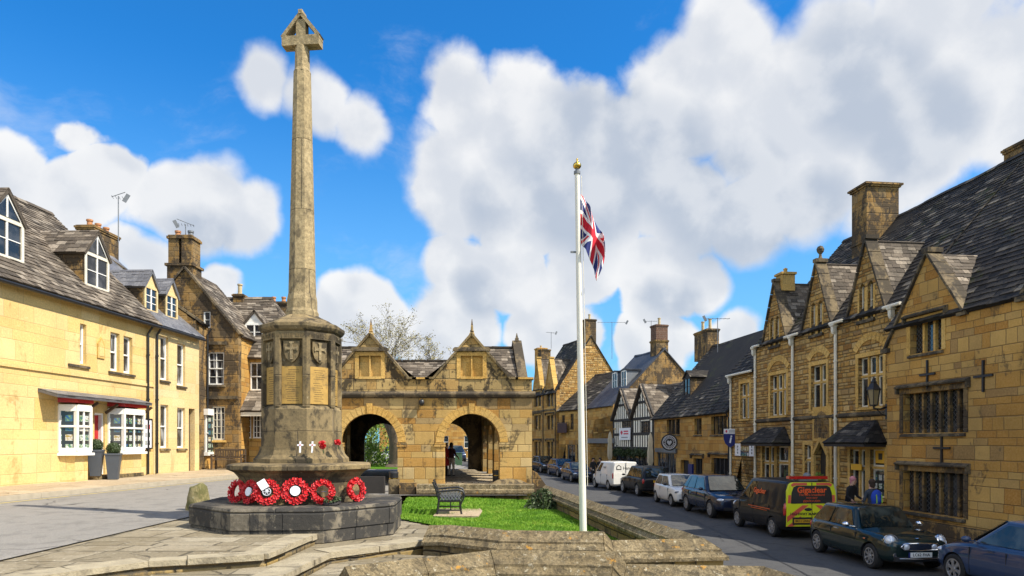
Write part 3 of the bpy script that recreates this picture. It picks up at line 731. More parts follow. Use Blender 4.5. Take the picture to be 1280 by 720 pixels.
W2 = [(-1.72,7.15,1.72),(-0.26,8.28,1.72),(1.22,8.13,1.72),(1.33,8.05,1.59),(2.87,7.9,1.59),(3.35,6.1,1.59),(3.7,4.2,1.59)]
coped_wall('stone_wall', 'nearest low stone wall with yellow lichen blotches on its stepped coping', W2, lambda p: -0.2)
P2 = [(0.0,0.0),(0.22,-0.03),(0.22,-0.16),(0.30,-0.20),(0.30,-0.30),(0.30,-0.31),(-0.30,-0.31),(-0.30,-0.2),(-0.22,-0.16),(-0.22,-0.03)]
coped_wall('stone_wall', 'flat topped stone ledge wall between the lawn and the arched hall', [(-3.2,23.6,1.60),(0.75,23.6,1.60)], lambda p: 0.6, prof=P2, half=0.24)
mb = MB(); mb.box(-.16,.16,-.2,.2,-.4,.30); tag(mb.build('stone_block', M['memorial'], loc=(-4.05,23.9,1.42)), 'upright grey stone block beside the dark litter bin at the ledge wall', 'stone block', kind='thing')
mb = MB(); mb.box(-.27,.27,-.2,.2,-.4,.20); tag(mb.build('stone_block', M['brown'], loc=(-3.55,23.75,1.42)), 'lower wide stone block at the left end of the ledge wall', 'stone block', kind='thing')

# the lawn
def zlawn(x, y):
    t = smooth(-0.1, 3.2, (x+2.3)*0.6+(y-13.2)*0.55)
    return 1.50*(1-t)+1.05*t+0.12*smooth(17, 23.4, y)*(1-smooth(-2,1,x)*0.8)
LAWN = [(-1.0,11.2),(-1.28,12.6),(-2.2,13.9),(-2.9,16.6),(-3.5,23.4),(1.02,23.4),(1.3,21),(2.62,10.4),(1.3,10.2),(-0.1,10.4),(-0.8,10.95)]
def inpoly(x, y, poly):
    r = False; n = len(poly)
    for i in range(n):
        x0,y0 = poly[i]; x1,y1 = poly[i-1]
        if (y0 > y) != (y1 > y) and x < (x1-x0)*(y-y0)/(y1-y0)+x0: r = not r
    return r
st = 0.10; mb = MB(); idx = {}
for i in range(64):
    for j in range(134):
        x, y = -3.6+i*st, 10.1+j*st
        if inpoly(x+st/2, y+st/2, LAWN):
            mb.mesh([(x,y,zlawn(x,y)),(x+st,y,zlawn(x+st,y)),(x+st,y+st,zlawn(x+st,y+st)),(x,y+st,zlawn(x,y+st))], [(0,1,2,3)])
tag(mb.build('lawn', M['turf'], smooth=60, merge=True), kind='structure')
rg = np.random.default_rng(3); vs = []; rn = []
pts = []
while len(pts) < 62000:
    x = rg.uniform(-3.6,2.7); y = rg.uniform(10.2,23.4)
    if inpoly(x, y, LAWN): pts.append((x,y))
mb = MB()
for x, y in pts:
    z = zlawn(x,y)-0.004; a = rg.uniform(0,6.28); h = rg.uniform(.02,.05)*(1+1.2*max(0,math.sin(2.1*x+1.3*y)*math.sin(3.3*y-1.7*x)-.45)); w = rg.uniform(.004,.009)*(1+0.02*y); l = rg.uniform(-.03,.03); l2 = rg.uniform(-.03,.03)
    ca, sa = math.cos(a)*w, math.sin(a)*w
    i = len(mb.v); mb.v += [(x-ca,y-sa,z),(x+ca,y+sa,z),(x+l,y+l2,z+h)]; mb.f.append((i,i+1,i+2)); mb.r.append(float(rg.uniform())); mb.m.append(0)
tag(mb.build('grass', M['blades']), kind='stuff')

mb = MB()
for i in range(8):
    for j in range(12): x0, x1, y0, y1 = -13+.8*i, -12.2+.8*i, 47+.9*j, 47.9+.9*j; mb.mesh([(x,y,zleft(x,y)+.02) for x,y in ((x0,y0),(x1,y0),(x1,y1),(x0,y1))], [(0,1,2,3)])
tag(mb.build('lawn', M['turf']), kind='structure')
# ================================================================== war memorial
MX, MY = -3.69, 12.25
mem = thing('war_memorial', 'tall weathered stone war memorial with tapering octagonal shaft and gabled cross on top', 'war memorial', (MX, MY, 1.2))
Z0 = 1.2
def oct_part(name, prof, rot, mat, parent=mem):
    mb = MB(); mb.lathe([(r, z-Z0) for r, z in prof], 8, rot=R(rot))
    return mb.build(name, mat, parent)
mb = MB()     # bottom step: eight courses-high faces cut in two layers, with a worn top slab
mb.lathe([(1.79,1.30-Z0),(1.79,1.645-Z0)], 8, rot=R(26.5))
mb.lathe([(1.775,1.645-Z0),(1.775,1.662-Z0)], 8, rot=R(26.5))
mb.lathe([(1.81,1.662-Z0),(1.815,1.95-Z0),(1.795,1.985-Z0),(1.76,1.993-Z0)], 8, rot=R(26.5))
mb.build('step', M['step'], mem)
oct_part('pedestal', [(1.09,1.993),(1.09,2.06),(1.06,2.09),(1.06,2.36),(1.08,2.42),(1.15,2.50),(1.25,2.545)], 34.5, M['memorial'])
oct_part('ledge', [(1.25,2.545),(1.27,2.552),(1.27,2.615),(1.24,2.635),(0.8,2.655)], 34.5, M['memorial'])
oct_part('drum_base', [(0.81,2.64),(0.81,2.72),(0.79,2.74),(0.745,2.79),(0.715,2.87),(0.71,2.93)], 22.5, M['memorial'])
oct_part('drum', [(0.685,2.93),(0.68,3.56),(0.655,3.60),(0.60,3.63),(0.60,4.74),(0.68,4.74),(0.68,4.86),(0.66,4.87)], 22.5, M['memorial'])
oct_part('cornice', [(0.66,4.87),(0.70,4.90),(0.735,4.95),(0.735,5.0),(0.71,5.02),(0.60,5.05),(0.56,5.09),(0.40,5.16),(0.33,5.20),(0.25,5.21)], 22.5, M['memorial'])
Rv, rc = 0.682, 0.585
for k in range(8):
    a = R(22.5+45*k); a0 = a-R(22.5); a1 = a+R(22.5)
    V = Vector((math.cos(a), math.sin(a)))*Rv
    e0 = Vector((math.cos(a-R(45)), math.sin(a-R(45))))*Rv; e1 = Vector((math.cos(a+R(45)), math.sin(a+R(45))))*Rv
    q0 = V+(e0-V).normalized()*0.068; q1 = V+(e1-V).normalized()*0.068
    mb = MB(); mb.prism([tuple(q0), tuple(V), tuple(q1), tuple(q1*0.86), tuple(V*0.83), tuple(q0*0.86)], 3.60-Z0, 4.742-Z0)
    mb.build('corner_pier', M['memorial'], mem)
    am = a1; nrm = Vector((math.cos(am), math.sin(am), 0)); tg = Vector((-math.sin(am), math.cos(am), 0))
    ap = 0.60*math.cos(R(22.5))
    if nrm.y > 0.6: continue
    def L(u, z, w): return nrm*(ap+w)+tg*u+Vector((0,0,z-Z0))
    mb = MB(); mb.obox(L(0,3.965,0.009), tg*0.172, nrm*0.012, (0,0,0.315)); tb = mb.build('name_tablet', M['name'], mem)
    mb = MB()
    for r_ in range(15):                       # incised lines of names, worn past reading
        z = 4.22-r_*0.037
        if random.random() < 0.12: continue
        x = -0.11+random.uniform(0,.05)
        xe = x+random.uniform(0.12,0.2)
        while x < xe:
            w = random.uniform(.007,.02); mb.obox(L(x+w/2, z, 0.0212), tg*w/2, nrm*0.001, (0,0,0.0065)); x += w+0.006
    mb.build('incised_lettering', flat('incised_names_%d'%k, (0.13,0.085,0.03), 0.9), tb)
    mb = MB()
    sh = [(-.135,4.70),(.135,4.70),(.135,4.54),(.10,4.43),(.05,4.37),(0,4.34),(-.05,4.37),(-.10,4.43),(-.135,4.54)]
    fr_ = [L(u,z,0.045) for u,z in sh]; bk_ = [L(u,z,-0.01) for u,z in sh]; m_ = len(sh)
    mb.mesh(fr_+bk_, [tuple(range(m_)), tuple(range(2*m_-1,m_-1,-1))]+[(i, m_+i, m_+(i+1)%m_, (i+1)%m_) for i in range(m_)])
    so = mb.build('shield', M['memorial'], mem, merge=True)
    mb = MB()
    mb.obox(L(0,4.535,0.052), tg*0.021, nrm*0.012, (0,0,0.15)); mb.obox(L(-.06,4.575,0.052), tg*0.039, nrm*0.012, (0,0,0.021)); mb.obox(L(.06,4.575,0.052), tg*0.039, nrm*0.012, (0,0,0.021))
    for u_, z_, in ((-.094,4.575),(.094,4.575)): mb.obox(L(u_,z_,0.052), tg*0.012, nrm*0.0121, (0,0,0.038))
    mb.obox(L(0,4.675,0.052), tg*0.036, nrm*0.0122, (0,0,0.012))
    mb.build('carved_cross', M['shaft'], so)
    mb = MB(); x = -0.24                       # frieze: worn raised capitals, past reading
    apf = 0.68*math.cos(R(22.5))-ap
    while x < 0.22:
        w = random.uniform(.014,.026)
        if random.random() < 0.85:
            mb.obox(L(x+w/2,4.80,apf+0.004), tg*0.004, nrm*0.004, (0,0,0.03))
            if random.random() < .7: mb.obox(L(x+w*0.7,4.80+random.choice((-.026,0,.026)),apf+0.0045), tg*w*0.3, nrm*0.004, (0,0,0.005))
        x += w+0.009
    mb.build('frieze_lettering', M['memorial'], mem)
mb = MB()
sq = [(0.262,5.20),(0.262,5.27),(0.245,5.30)]
mb.lathe([(0.285,5.20-Z0),(0.285,5.28-Z0),(0.262,5.33-Z0),(0.26,5.50-Z0),(0.235,5.62-Z0)], 8, rot=R(5+22.5))
mb.build('shaft_base', M['shaft'], mem)
mb = MB(); mb.lathe([(0.238,5.60-Z0)]+[(0.238-0.088*t/8,5.62-Z0+3.88*t/8) for t in range(9)]+[(0.12,9.53-Z0)], 8, rot=R(5+22.5))
mb.build('shaft', M['shaft'], mem)
mb = MB(); ca = R(-6)
ax = Vector((math.cos(ca), math.sin(ca), 0)); ay = Vector((-math.sin(ca), math.cos(ca), 0)); up = Vector((0,0,1))
mb.lathe([(0.15,9.50-Z0),(0.128,9.56-Z0),(0.122,9.95-Z0)], 8, rot=R(22.5)+ca)
mb.obox((0,0,10.03-Z0), ax*0.335, ay*0.10, up*0.085)
mb.obox((0,0,10.26-Z0), ax*0.085, ay*0.075, up*0.15)
top = Vector((0,0,10.53-Z0))
for s_ in (-1, 1):
    mb.bar(ax*0.335*s_+Vector((0,0,10.10-Z0)), top-ax*0.015*s_, 0.19, 0.06, up=tuple(ay.cross(ax*s_)) if False else (0,0,1))
    mb.obox(ax*0.30*s_+Vector((0,0,10.10-Z0)), ax*0.04, ay*0.097, up*0.04)
mb.obox(top+Vector((0,0,.0)), ax*0.035, ay*0.104, up*0.035)
mb.build('gabled_cross', M['shaft'], mem)

# ------------------------------------------------------------------ wreaths of poppies
def wreath(label, ang, tan_, rad=0.195, centre=None, tilt=12, z=1.995, ap=1.03, pos=None, name='poppy_wreath', dark=False, seed=1):
    rd = random.Random(seed); rad *= .88
    a = R(ang); nrm = Vector((math.cos(a), math.sin(a), 0)); tg = Vector((-math.sin(a), math.cos(a), 0))
    p = Vector((MX, MY, z+rad+0.03))+nrm*(ap+0.10)+tg*tan_ if pos is None else Vector(pos)
    root = thing(name, label, 'wreath', p, a+R(90), 'poppy wreaths on the memorial')
    root.rotation_euler = Euler((-R(tilt), 0, a+R(90)), 'XYZ')
    mb = MB()
    for i in range(22):
        for rr, n_ in ((rad*0.68,1),(rad*0.86,1),(rad*1.03,1)):
            t = 2*math.pi*(i+rd.uniform(-.25,.25)+(0.5 if rr == rad*0.86 else 0))/22
            depth = 0.055*math.sqrt(max(0.05, 1-((rr-rad*0.85)/(rad*0.3))**2))
            c = Vector((rr*math.cos(t), -depth+rd.uniform(-.012,.008), rr*math.sin(t)))
            nn = (Vector((math.cos(t)*(rr-rad*0.85)*6, -1+rd.uniform(-.3,.3), math.sin(t)*(rr-rad*0.85)*6))+Vector((rd.uniform(-.4,.4),0,rd.uniform(-.4,.4)))).normalized()
            e1 = nn.orthogonal().normalized(); e2 = nn.cross(e1); s = rad*rd.uniform(.15,.20); off = rd.uniform(0,6)
            mb.mi = 0
            ring = [c+(e1*math.cos(off+q*0.785)+e2*math.sin(off+q*0.785))*s*(1.0 if q%2 else 0.72)+nn*rd.uniform(0.0,.018) for q in range(8)]
            i0 = [c-nn*0.006]
            mb.mesh(i0+ring, [(0,1+q,1+(q+1)%8) for q in range(8)])
            if n_ and rd.random() < 0.55:
                mb.mi = 1
                mb.mesh([c+nn*0.008+(e1*math.cos(q*1.257)+e2*math.sin(q*1.257))*s*0.24 for q in range(5)], [(0,1,2,3,4)])
    mb.build('poppies', [M['poppy'] if not dark else M['leafbush'], M['poppy_dark']], root)
    mb = MB(); mb.tube([(rad*0.85*math.cos(q*math.pi/12), -0.0, rad*0.85*math.sin(q*math.pi/12)) for q in range(25)], 0.035, 8, caps=False)
    mb.build('backing_ring', M['poppy_dark'] if dark else M['poppy'], root)
    if centre == 'disc':
        mb = MB(); mb.lathe([(rad*0.42,-0.075),(rad*0.42,-0.055)], 24, axis='y'); mb.build('centre_disc', M['card'], root)
    if centre == 'emblem':
        mb = MB(); mb.lathe([(rad*0.40,-0.075),(rad*0.40,-0.055)], 24, axis='y'); dsc = mb.build('centre_disc', M['ink'], root)
        mb = MB()
        mb.tube([(rad*0.33*math.cos(q*math.pi/12),-0.078,rad*0.33*math.sin(q*math.pi/12)) for q in range(25)], 0.008, 6, caps=False)
        for q in range(6):
            t = q*math.pi/3; mb.bar((0,-0.078,0),(rad*0.28*math.cos(t),-0.078,rad*0.28*math.sin(t)),0.012,0.008)
        mb.ball((0,-0.078,0.01),.028,.01,.032,10,6)
        mb.build('badge', M['silverprint'], dsc)
        mb = MB(); mb.obox((-rad*0.32,-0.10,rad*0.62), Vector((.055,0,.035)), (0,.002,0), Vector((-.04,0,.062))); mb.build('tribute_card', M['card'], root)
    if centre == 'wire':
        mb = MB(); mb.tube([(-rad*0.5,-0.02,0),(rad*0.5,-0.02,0)], 0.004, 6); mb.build('wire', M['chrome'], root)
    return root
wreath('red poppy wreath with an open centre, seen edge-on at the far left of the pedestal', -123, -0.23, seed=1)
wreath('red poppy wreath with a small white disc on the left slanting face of the pedestal', -123, 0.13, 0.195, 'disc', seed=2)
wreath('red poppy wreath with silver badge and a white tribute card tucked in', -78, -0.44, 0.205, 'emblem', seed=3)
wreath('red poppy wreath with a large plain white disc at its centre', -78, -0.01, 0.215, 'disc', seed=4)
wreath('red poppy wreath with a hollow centre crossed by a thin wire, bare stone showing through', -78, 0.41, 0.20, 'wire', seed=5)
wreath('bright sunlit red poppy wreath alone on the right face of the pedestal', -33, 0.16, 0.20, None, 8, seed=6)
w = wreath('small dark faded wreath lying flat on the step beside the rightmost poppy wreath', 0, 0, 0.15, None, 0, pos=(MX+0.80, MY-1.10, 2.04), dark=True, seed=7)
w.rotation_euler = Euler((R(-78), 0, R(10)), 'XYZ')
def posy(label, p, r, seed):
    rd = random.Random(seed); mb = MB()
    for i in range(16):
        nn = Vector((rd.uniform(-1,1), rd.uniform(-1.2,.2), rd.uniform(-.8,1))).normalized(); c = nn*r*0.7
        e1 = nn.orthogonal().normalized(); e2 = nn.cross(e1)
        mb.mesh([c-nn*.01]+[c+(e1*math.cos(q*0.785)+e2*math.sin(q*0.785))*r*0.5+nn*rd.uniform(0,.015) for q in range(8)], [(0,1+q,1+(q+1)%8) for q in range(8)])
    root = thing('poppy_posy', label, 'posy', p)
    mb.build('poppies', M['poppy'], root)
    mb = MB(); mb.tube([(0,0.02,0),(0.01,0.03,-r*1.9)], 0.008, 6); mb.build('stem', M['leafbush'], root)
posy('round red poppy posy leaning on the drum beside the right white cross', P(403,556,11.45)+Vector((0,0,0.0)), 0.075, 1)
posy('small red poppy posy at the right edge of the memorial drum', P(422,553,11.78), 0.06, 2)
posy('tiny red poppy bunch lying against the dark flat wreath', (MX+0.66, MY-1.14, 2.06), 0.06, 3)
for lab, x, y in (('small white wooden cross propped on the drum base, left of the pair', 375, 566), ('small white wooden cross propped on the drum base, next to the red posy', 390, 566)):
    p = P(x, y, 11.46); root = tag(thing('remembrance_cross', None, None, p), lab, 'cross', 'white crosses on the memorial')
    root.rotation_euler = (R(-9), R(random.uniform(-3,3)), 0)
    mb = MB(); mb.box(-.013,.013,-.006,.006,0,.19); mb.build('upright', M['card'], root)
    mb = MB(); mb.box(-.05,-.0131,-.006,.006,.115,.142); mb.box(.0131,.05,-.006,.006,.115,.142); ar = mb.build('crosspiece', M['card'], root)
    mb = MB(); mb.lathe([(.012,-.010),(.012,-.0065)], 10, c=(0,0,.128), axis='y'); mb.build('poppy', M['poppy'], root)

# rough marker stone by the road
mb = MB(); mb.lathe([(0.23,-.1),(0.235,.08),(0.215,.25),(0.19,.40),(0.165,.49),(0.10,.535),(0.03,.55)], 14)
mb.v = [(x*1.0*(1+.09*math.sin(5*y*9+z*7)), y*0.85*(1+.08*math.sin(x*30+z*11)), z*(1+.06*math.sin(x*20))) for x, y, z in mb.v]
tag(mb.build('marker_stone', stone('mossy_boulder', [(0,(0.30,0.26,0.12)),(1,(0.36,0.30,0.15))], 4, 4, (0.2,0.2,0.1), 0.002, ((0.09,0.09,0.03),0.47,0.85), ((0.42,0.42,0.30),0.62,0.6), bump=0.03), smooth=50, loc=(-6.42,14.25,1.60), merge=True), 'squat mossy marker stone standing at the road edge left of the memorial', 'stone')

# ================================================================== flagpole and flag
fb = Vector((1.27,12.35,1.02)); ft = Vector((1.155,12.35,7.76)); fd = ft-fb
M['pole'] = flat('cream_pole_paint', (0.70,0.66,0.56), 0.4, 0, 0.05, 4)
pole = thing('flagpole', 'slim white flagpole with gilded ball standing on the green', 'flagpole', fb)
mb = MB(); mb.tube([(0,0,0), fd*0.45, fd], [0.066,0.056,0.042], 16); mb.build('pole', M['pole'], pole, smooth=40)
mb = MB(); mb.tube([fd, fd+Vector((0,0,.05))], [0.058,0.058], 16); mb.tube([fd+Vector((0,0,.05)), fd+Vector((0,0,.09))], [.03,.03], 12); mb.build('truck_cap', M['lead'], pole)
mb = MB(); mb.ball(tuple(fd+Vector((0,0,.15))), .075,.075,.065, 16, 10); mb.lathe([(.03,.2),(.012,.24),(.02,.26),(0.0,.29)], 10, c=tuple(fd)); mb.build('gilded_ball', M['gold_leaf'], pole, smooth=60)
mb = MB(); c_ = fd*0.795; mb.bar(c_+Vector((-.14,0,0)), c_+Vector((.0,0,0)), .03,.03); mb.build('cleat', M['lead'], pole)
mb = MB(); mb.tube([fd*0.995+Vector((.075,-.02,0)), fd*0.6+Vector((.085,-.03,0)), fd*0.18+Vector((.09,-.02,0))], 0.005, 5); mb.build('halyard', M['offwhite'], pole)
# union flag hanging limp, its pattern laid out flat on the cloth and then draped
NU, NV = 200, 100
FR, FW, FB_ = flat('flag_red', (0.55,0.012,0.03), 0.8, 0, 0.06), flat('flag_white', (0.78,0.77,0.76), 0.8, 0, 0.03), flat('flag_blue', (0.012,0.022,0.14), 0.8, 0, 0.08)
def jack(u, v):           # u 0..60 along the fly, v 0..30 down the hoist
    x, y = u-30, v-15
    if abs(x) < 3 or abs(y) < 3: return 0
    if abs(x) < 5 or abs(y) < 5: return 1
    q = 1/math.sqrt(5)
    d1 = (x-2*y)*q; d2 = (x+2*y)*q          # signed distances from the two diagonals
    sgn = 1 if x > 0 else -1
    for dd, s in ((d1, sgn), (d2, -sgn)):
        if -2 <= dd*s*(1) < 0 : return 0
    if abs(d1) < 3 or abs(d2) < 3: return 1
    return 2
HO, DR = 0.88, 0.78
def drape(s, t):
    k = s**0.8
    x = 0.03+0.46*k*(0.62+0.38*math.cos(2.3*t-0.9))+0.045*math.sin(9.5*s+2.2*t)*s**0.5
    y = 0.115*math.sin(10.5*s+1.6*t)*min(1,s*5)+0.03*math.sin(17*s-5*t)*s
    z = -HO*t*(1-0.10*s)-DR*s**1.15+0.02*math.sin(8*s+6*t)
    return x, y, z
mb = MB(); mb.v = [drape(i/NU, j/NV) for j in range(NV+1) for i in range(NU+1)]
for j in range(NV):
    for i in range(NU):
        mb.f.append((j*(NU+1)+i, (j+1)*(NU+1)+i, (j+1)*(NU+1)+i+1, j*(NU+1)+i+1)); mb.m.append(jack(60*(i+.5)/NU, 30*(j+.5)/NV)); mb.r.append(0.5)
fp = fb+fd*((7.40-fb.z)/fd.z)
fo = mb.build('flag', [FR, FW, FB_], smooth=180, loc=(fp.x+0.02, fp.y, fp.z))
tag(fo, 'red, white and blue union flag hanging limp from the flagpole', 'flag')
sol = fo.modifiers.new('thick', 'SOLIDIFY'); sol.thickness = 0.003

# ================================================================== seats
def iron_bench():
    root = thing('park_bench', 'black cast iron bench seen end-on on the lawn', 'bench', (-1.62, 18.35, 1.06), R(5))
    slab_ = MB(); slab_.prism([(-.42,-.35),(.75,-.42),(.80,.9),(.7,1.75),(-.45,1.7)], -0.03, 0.035)
    pad = slab_.build('paving_pad', M['pave'], loc=(-1.62,18.35,1.06+0.01)); tag(pad, 'sunlit stone pad under the black iron bench on the lawn', 'stone pad')
    for yy in (0.0, 1.15):
        mb = MB()
        mb.tube([(-.36,yy,.0),(-.33,yy,.22),(-.31,yy,.42),(-.36,yy,.62),(-.42,yy,.80),(-.47,yy,.90)], [.03,.026,.026,.026,.024,.03], 8)
        mb.tube([(.30,yy,.0),(.27,yy,.14),(.26,yy,.30),(.33,yy,.44),(.37,yy,.54),(.33,yy,.645),(.20,yy,.685),(-.05,yy,.67),(-.36,yy,.64)], [.03,.025,.025,.025,.027,.03,.03,.027,.024], 8)
        mb.tube([(-.31,yy,.40),(.0,yy,.385),(.27,yy,.40)], .026, 8)
        mb.tube([(-.345,yy,.15),(.28,yy,.15)], .018, 8)
        mb.tube([(.0,yy,.15),(.0,yy,.385)], .016, 6)
        mb.build('iron_end', M['black'], root, smooth=60)
        mb = MB()
        for i in range(6):
            x = -.27+.09*i; mb.tube([(x,yy,.41),(x+.09,yy,.53),(x+.04,yy,.64)], .011, 5); mb.tube([(x+.09,yy,.41),(x,yy,.53),(x+.05,yy,.64)], .011, 5)
        mb.build('iron_tracery', M['lead'], root)
    mb = MB()
    for i in range(6): mb.box(-.26+.088*i, -.26+.088*i+.068, -.03, 1.18, .405, .432)
    mb.build('seat', M['black'], root)
    mb = MB()
    for i in range(4):
        z = .50+.11*i; x = -.325-.055*max(0,i-0.6); mb.box(x, x+.022, -.03, 1.18, z, z+.07)
    mb.build('backrest', M['black'], root)
iron_bench()
def timber_bench():
    root = thing('garden_bench', 'dark slatted timber bench against the gabled house behind the memorial', 'bench', (-12.7, 31.2, 1.79))
    for x in (-.66,.66):
        mb = MB(); mb.box(x-.035,x+.035,.18,.25,0,.92); mb.build('leg', M['wood'], root)
        mb = MB(); mb.box(x-.035,x+.035,-.30,-.23,0,.64); mb.build('leg', M['wood'], root)
        mb = MB(); mb.box(x-.04,x+.04,-.33,.178,.642,.68); mb.build('armrest', M['wood'], root)
    mb = MB()
    for i in range(5): mb.box(-.70,.70,-.26+.09*i,-.19+.09*i,.42,.445)
    mb.build('seat', M['wood'], root)
    mb = MB(); mb.box(-.62,.62,.19,.235,.84,.92); mb.box(-.62,.62,.19,.235,.50,.56)
    for i in range(11): mb.box(-.59+.114*i,-.545+.114*i,.2,.225,.562,.838)
    mb.build('backrest', M['wood'], root)
timber_bench()

# ================================================================== trees and shrubs
def branch(mb, tips, p, d, L, r, depth, rd, spread=0.55, up=0.12, seg=4):
    pts = [p]; rads = [r]; q = p.copy(); dd = d.copy()
    for i in range(seg):
        dd = (dd+Vector((rd.uniform(-1,1),rd.uniform(-1,1),rd.uniform(-.6,1)))*0.16+Vector((0,0,up*0.3))).normalized()
        q = q+dd*L/seg; pts.append(q.copy()); rads.append(max(0.006, r*(1-0.42*(i+1)/seg)))
    mb.tube(pts, rads, 8 if depth > 3 else (5 if depth > 1 else 4), caps=False)
    tips.append((q.copy(), dd.copy(), depth))
    if depth <= 0: return
    k = rd.choice((2,3,3)) if depth > 1 else 3
    for i in range(k):
        j = pts[-1] if i == 0 else pts[rd.randint(max(1,seg-3), seg)]
        nd = (dd+Vector((rd.uniform(-1,1),rd.uniform(-1,1),rd.uniform(-.55,.9)))*(spread if i else spread*0.6)).normalized()
        branch(mb, tips, j.copy(), nd, L*rd.uniform(.66,.86), rads[-1]*(0.9 if i == 0 else 0.68), depth-1, rd, spread*1.05, up, seg)
def leaves(mb, tips, rd, num, size, spread, maxdepth=2):
    tt = [t for t in tips if t[2] <= maxdepth]
    for i in range(num):
        c, dd, _ = rd.choice(tt)
        p = c+Vector((rd.gauss(0,1),rd.gauss(0,1),rd.gauss(0,1)))*spread
        n_ = Vector((rd.uniform(-1,1),rd.uniform(-1,1),rd.uniform(-1,1))).normalized(); e1 = n_.orthogonal().normalized(); e2 = n_.cross(e1); s = size*rd.uniform(.6,1.3)
        mb.face([p-e1*s, p+e2*s*0.5, p+e1*s, p-e2*s*0.5])
def tree(label, base, lean, L, r, depth, seed, nleaf, lsize, lspread, leafmat, spread=0.55, up=0.12, maxd=2, cat='tree', group=None):
    rd = random.Random(seed); root = thing('tree', label, cat, base, group=group)
    mb = MB(); tips = []
    branch(mb, tips, Vector((0,0,-.2)), Vector(lean).normalized(), L, r, depth, rd, spread, up)
    mb.tube([Vector((0,0,-.3)), Vector((0,0,.25))], [r*1.5, r*1.02], 10)
    mb.build('trunk', M['bark'], root, smooth=70)
    mb = MB(); leaves(mb, tips, rd, nleaf, lsize, lspread, maxd)
    mb.build('crown', leafmat, root, uv=False)
    return root
tree('large bare tree with thick leaning trunk and opening buds behind the arched hall', (-8.5,51,1.2), (0.10,0,1), 3.9, 0.62, 7, 12, 8500, 0.055, 0.13, M['bud'], 0.80, 0.02, 1).scale = (1.1,1.1,.86)
tree('slim fresh green tree seen through the left arch of the hall', (-12.3,60,1.2), (0,0,1), 2.5, 0.17, 5, 5, 9000, 0.13, 0.35, M['leaf'], 0.65, 0.10, 3)
tree('broad pale green tree seen through the left arch behind the slim one', (-15.5,68,1.2), (0,0,1), 2.2, 0.2, 5, 8, 9000, 0.15, 0.45, M['leaf'], 0.75, 0.05, 3)
def shrub(label, p, rx, ry, rz, num, size, seed, mat, cat='shrub', name='shrub'):
    rd = random.Random(seed); root = thing(name, label, cat, p)
    mb = MB()
    for i in range(14):
        a = rd.uniform(0,6.28); e = Vector((math.cos(a)*rx*rd.uniform(.3,.9), math.sin(a)*ry*rd.uniform(.3,.9), rz*rd.uniform(.5,1)))
        mb.tube([(0,0,-.1), e*0.5+Vector((0,0,.05)), e], [.012,.008,.004], 4)
    mb.build('stems', M['bark'], root)
    mb = MB()
    for i in range(num):
        a = rd.uniform(0,6.28); b = rd.random()**0.4; h = rd.random()
        rr = b*math.sqrt(max(0.05,1-h*h))*(1+.25*math.sin(3*a+seed)+.12*math.sin(7*a))
        q = Vector((rx*rr*math.cos(a), ry*rr*math.sin(a), rz*h*(0.8+.3*math.sin(5*a+seed))))
        n_ = Vector((rd.uniform(-1,1),rd.uniform(-1,1),rd.uniform(-.3,1))).normalized(); e1 = n_.orthogonal().normalized(); e2 = n_.cross(e1); s = size*rd.uniform(.6,1.3)
        mb.face([q-e1*s, q+e2*s*.45, q+e1*s, q-e2*s*.45])
    mb.build('foliage', mat, root, uv=False)
shrub('low dark green shrub in the far corner of the lawn by the wall', (0.92,20.6,0.95), .52,.9,.62, 1900, .055, 3, M['leafbush'])

# ================================================================== the arched market hall
HX, HYY, HZ = -3.8, 29.0, 1.2
hall = thing('market_hall', 'open arched stone market hall with twin front gables and spiked finials', 'market hall', (HX,HYY,HZ))
def arch_pts(c, hw, spring, n=16):
    return [(c-hw,0)]+[(c-hw*math.cos(math.pi*i/n), spring+hw*math.sin(math.pi*i/n)*1.02) for i in range(n+1)]+[(c+hw,0)]
SK = -0.15
def shear(mb): mb.v = [(x+SK*y, y, z) for x, y, z in mb.v]
ST = 3.73
for y0, full in ((0.0,True),(15.1,False)):
    mb = MB()
    out = [(-4.63,-.6),(-3.31,-.6)]+arch_pts(-2.13,1.18,1.80)[0:]+[(-.95,-.6),(.95,-.6)]+arch_pts(2.13,1.18,1.80)+[(3.31,-.6),(4.63,-.6),(4.63,ST),(-4.63,ST)]
    mb.prism(out, y0, y0+0.52, 'y'); shear(mb); mb.build('end_wall', M['hall' if full else 'trimdark'], hall)  # far wall in darker stone: interior shade put into its colour
    mb = MB(); up_ = [(-4.63,ST+.002),(4.63,ST+.002),(4.63,4.43),(3.72,4.43),(2.12,6.27),(.52,4.43),(-.52,4.43),(-2.12,6.27),(-3.72,4.43),(-4.63,4.43)]
    if full:
        hs = [[(x,4.55),(x+.42,4.55),(x+.42,5.40),(x,5.40)] for x in (-2.57,-2.09,1.67,2.15)]
        tri = tessellate_polygon([[Vector((*p,0)) for p in q] for q in [up_]+hs]); allp = up_+[p for h in hs for p in h]
        for t in tri:
            q = [Vector((allp[k][0], y0, allp[k][1])) for k in t]
            if (q[1]-q[0]).cross(q[2]-q[0]).y > 0: q = q[::-1]
            mb.face(q)
        mb.face([(x,y0+.5,z) for x,z in up_][::-1])
        for i in range(len(up_)):
            a, b = up_[i], up_[(i+1)%len(up_)]; mb.face([(a[0],y0,a[1]),(a[0],y0+.5,a[1]),(b[0],y0+.5,b[1]),(b[0],y0,b[1])])
        for h in hs:
            for i in range(4):
                a, b = h[i], h[(i+1)%4]; mb.face([(a[0],y0,a[1]),(b[0],y0,b[1]),(b[0],y0+.14,b[1]),(a[0],y0+.14,a[1])])
    else: mb.prism(up_, y0, y0+.5, 'y')
    shear(mb); mb.build('gable_wall', M['hall_dark'], hall)
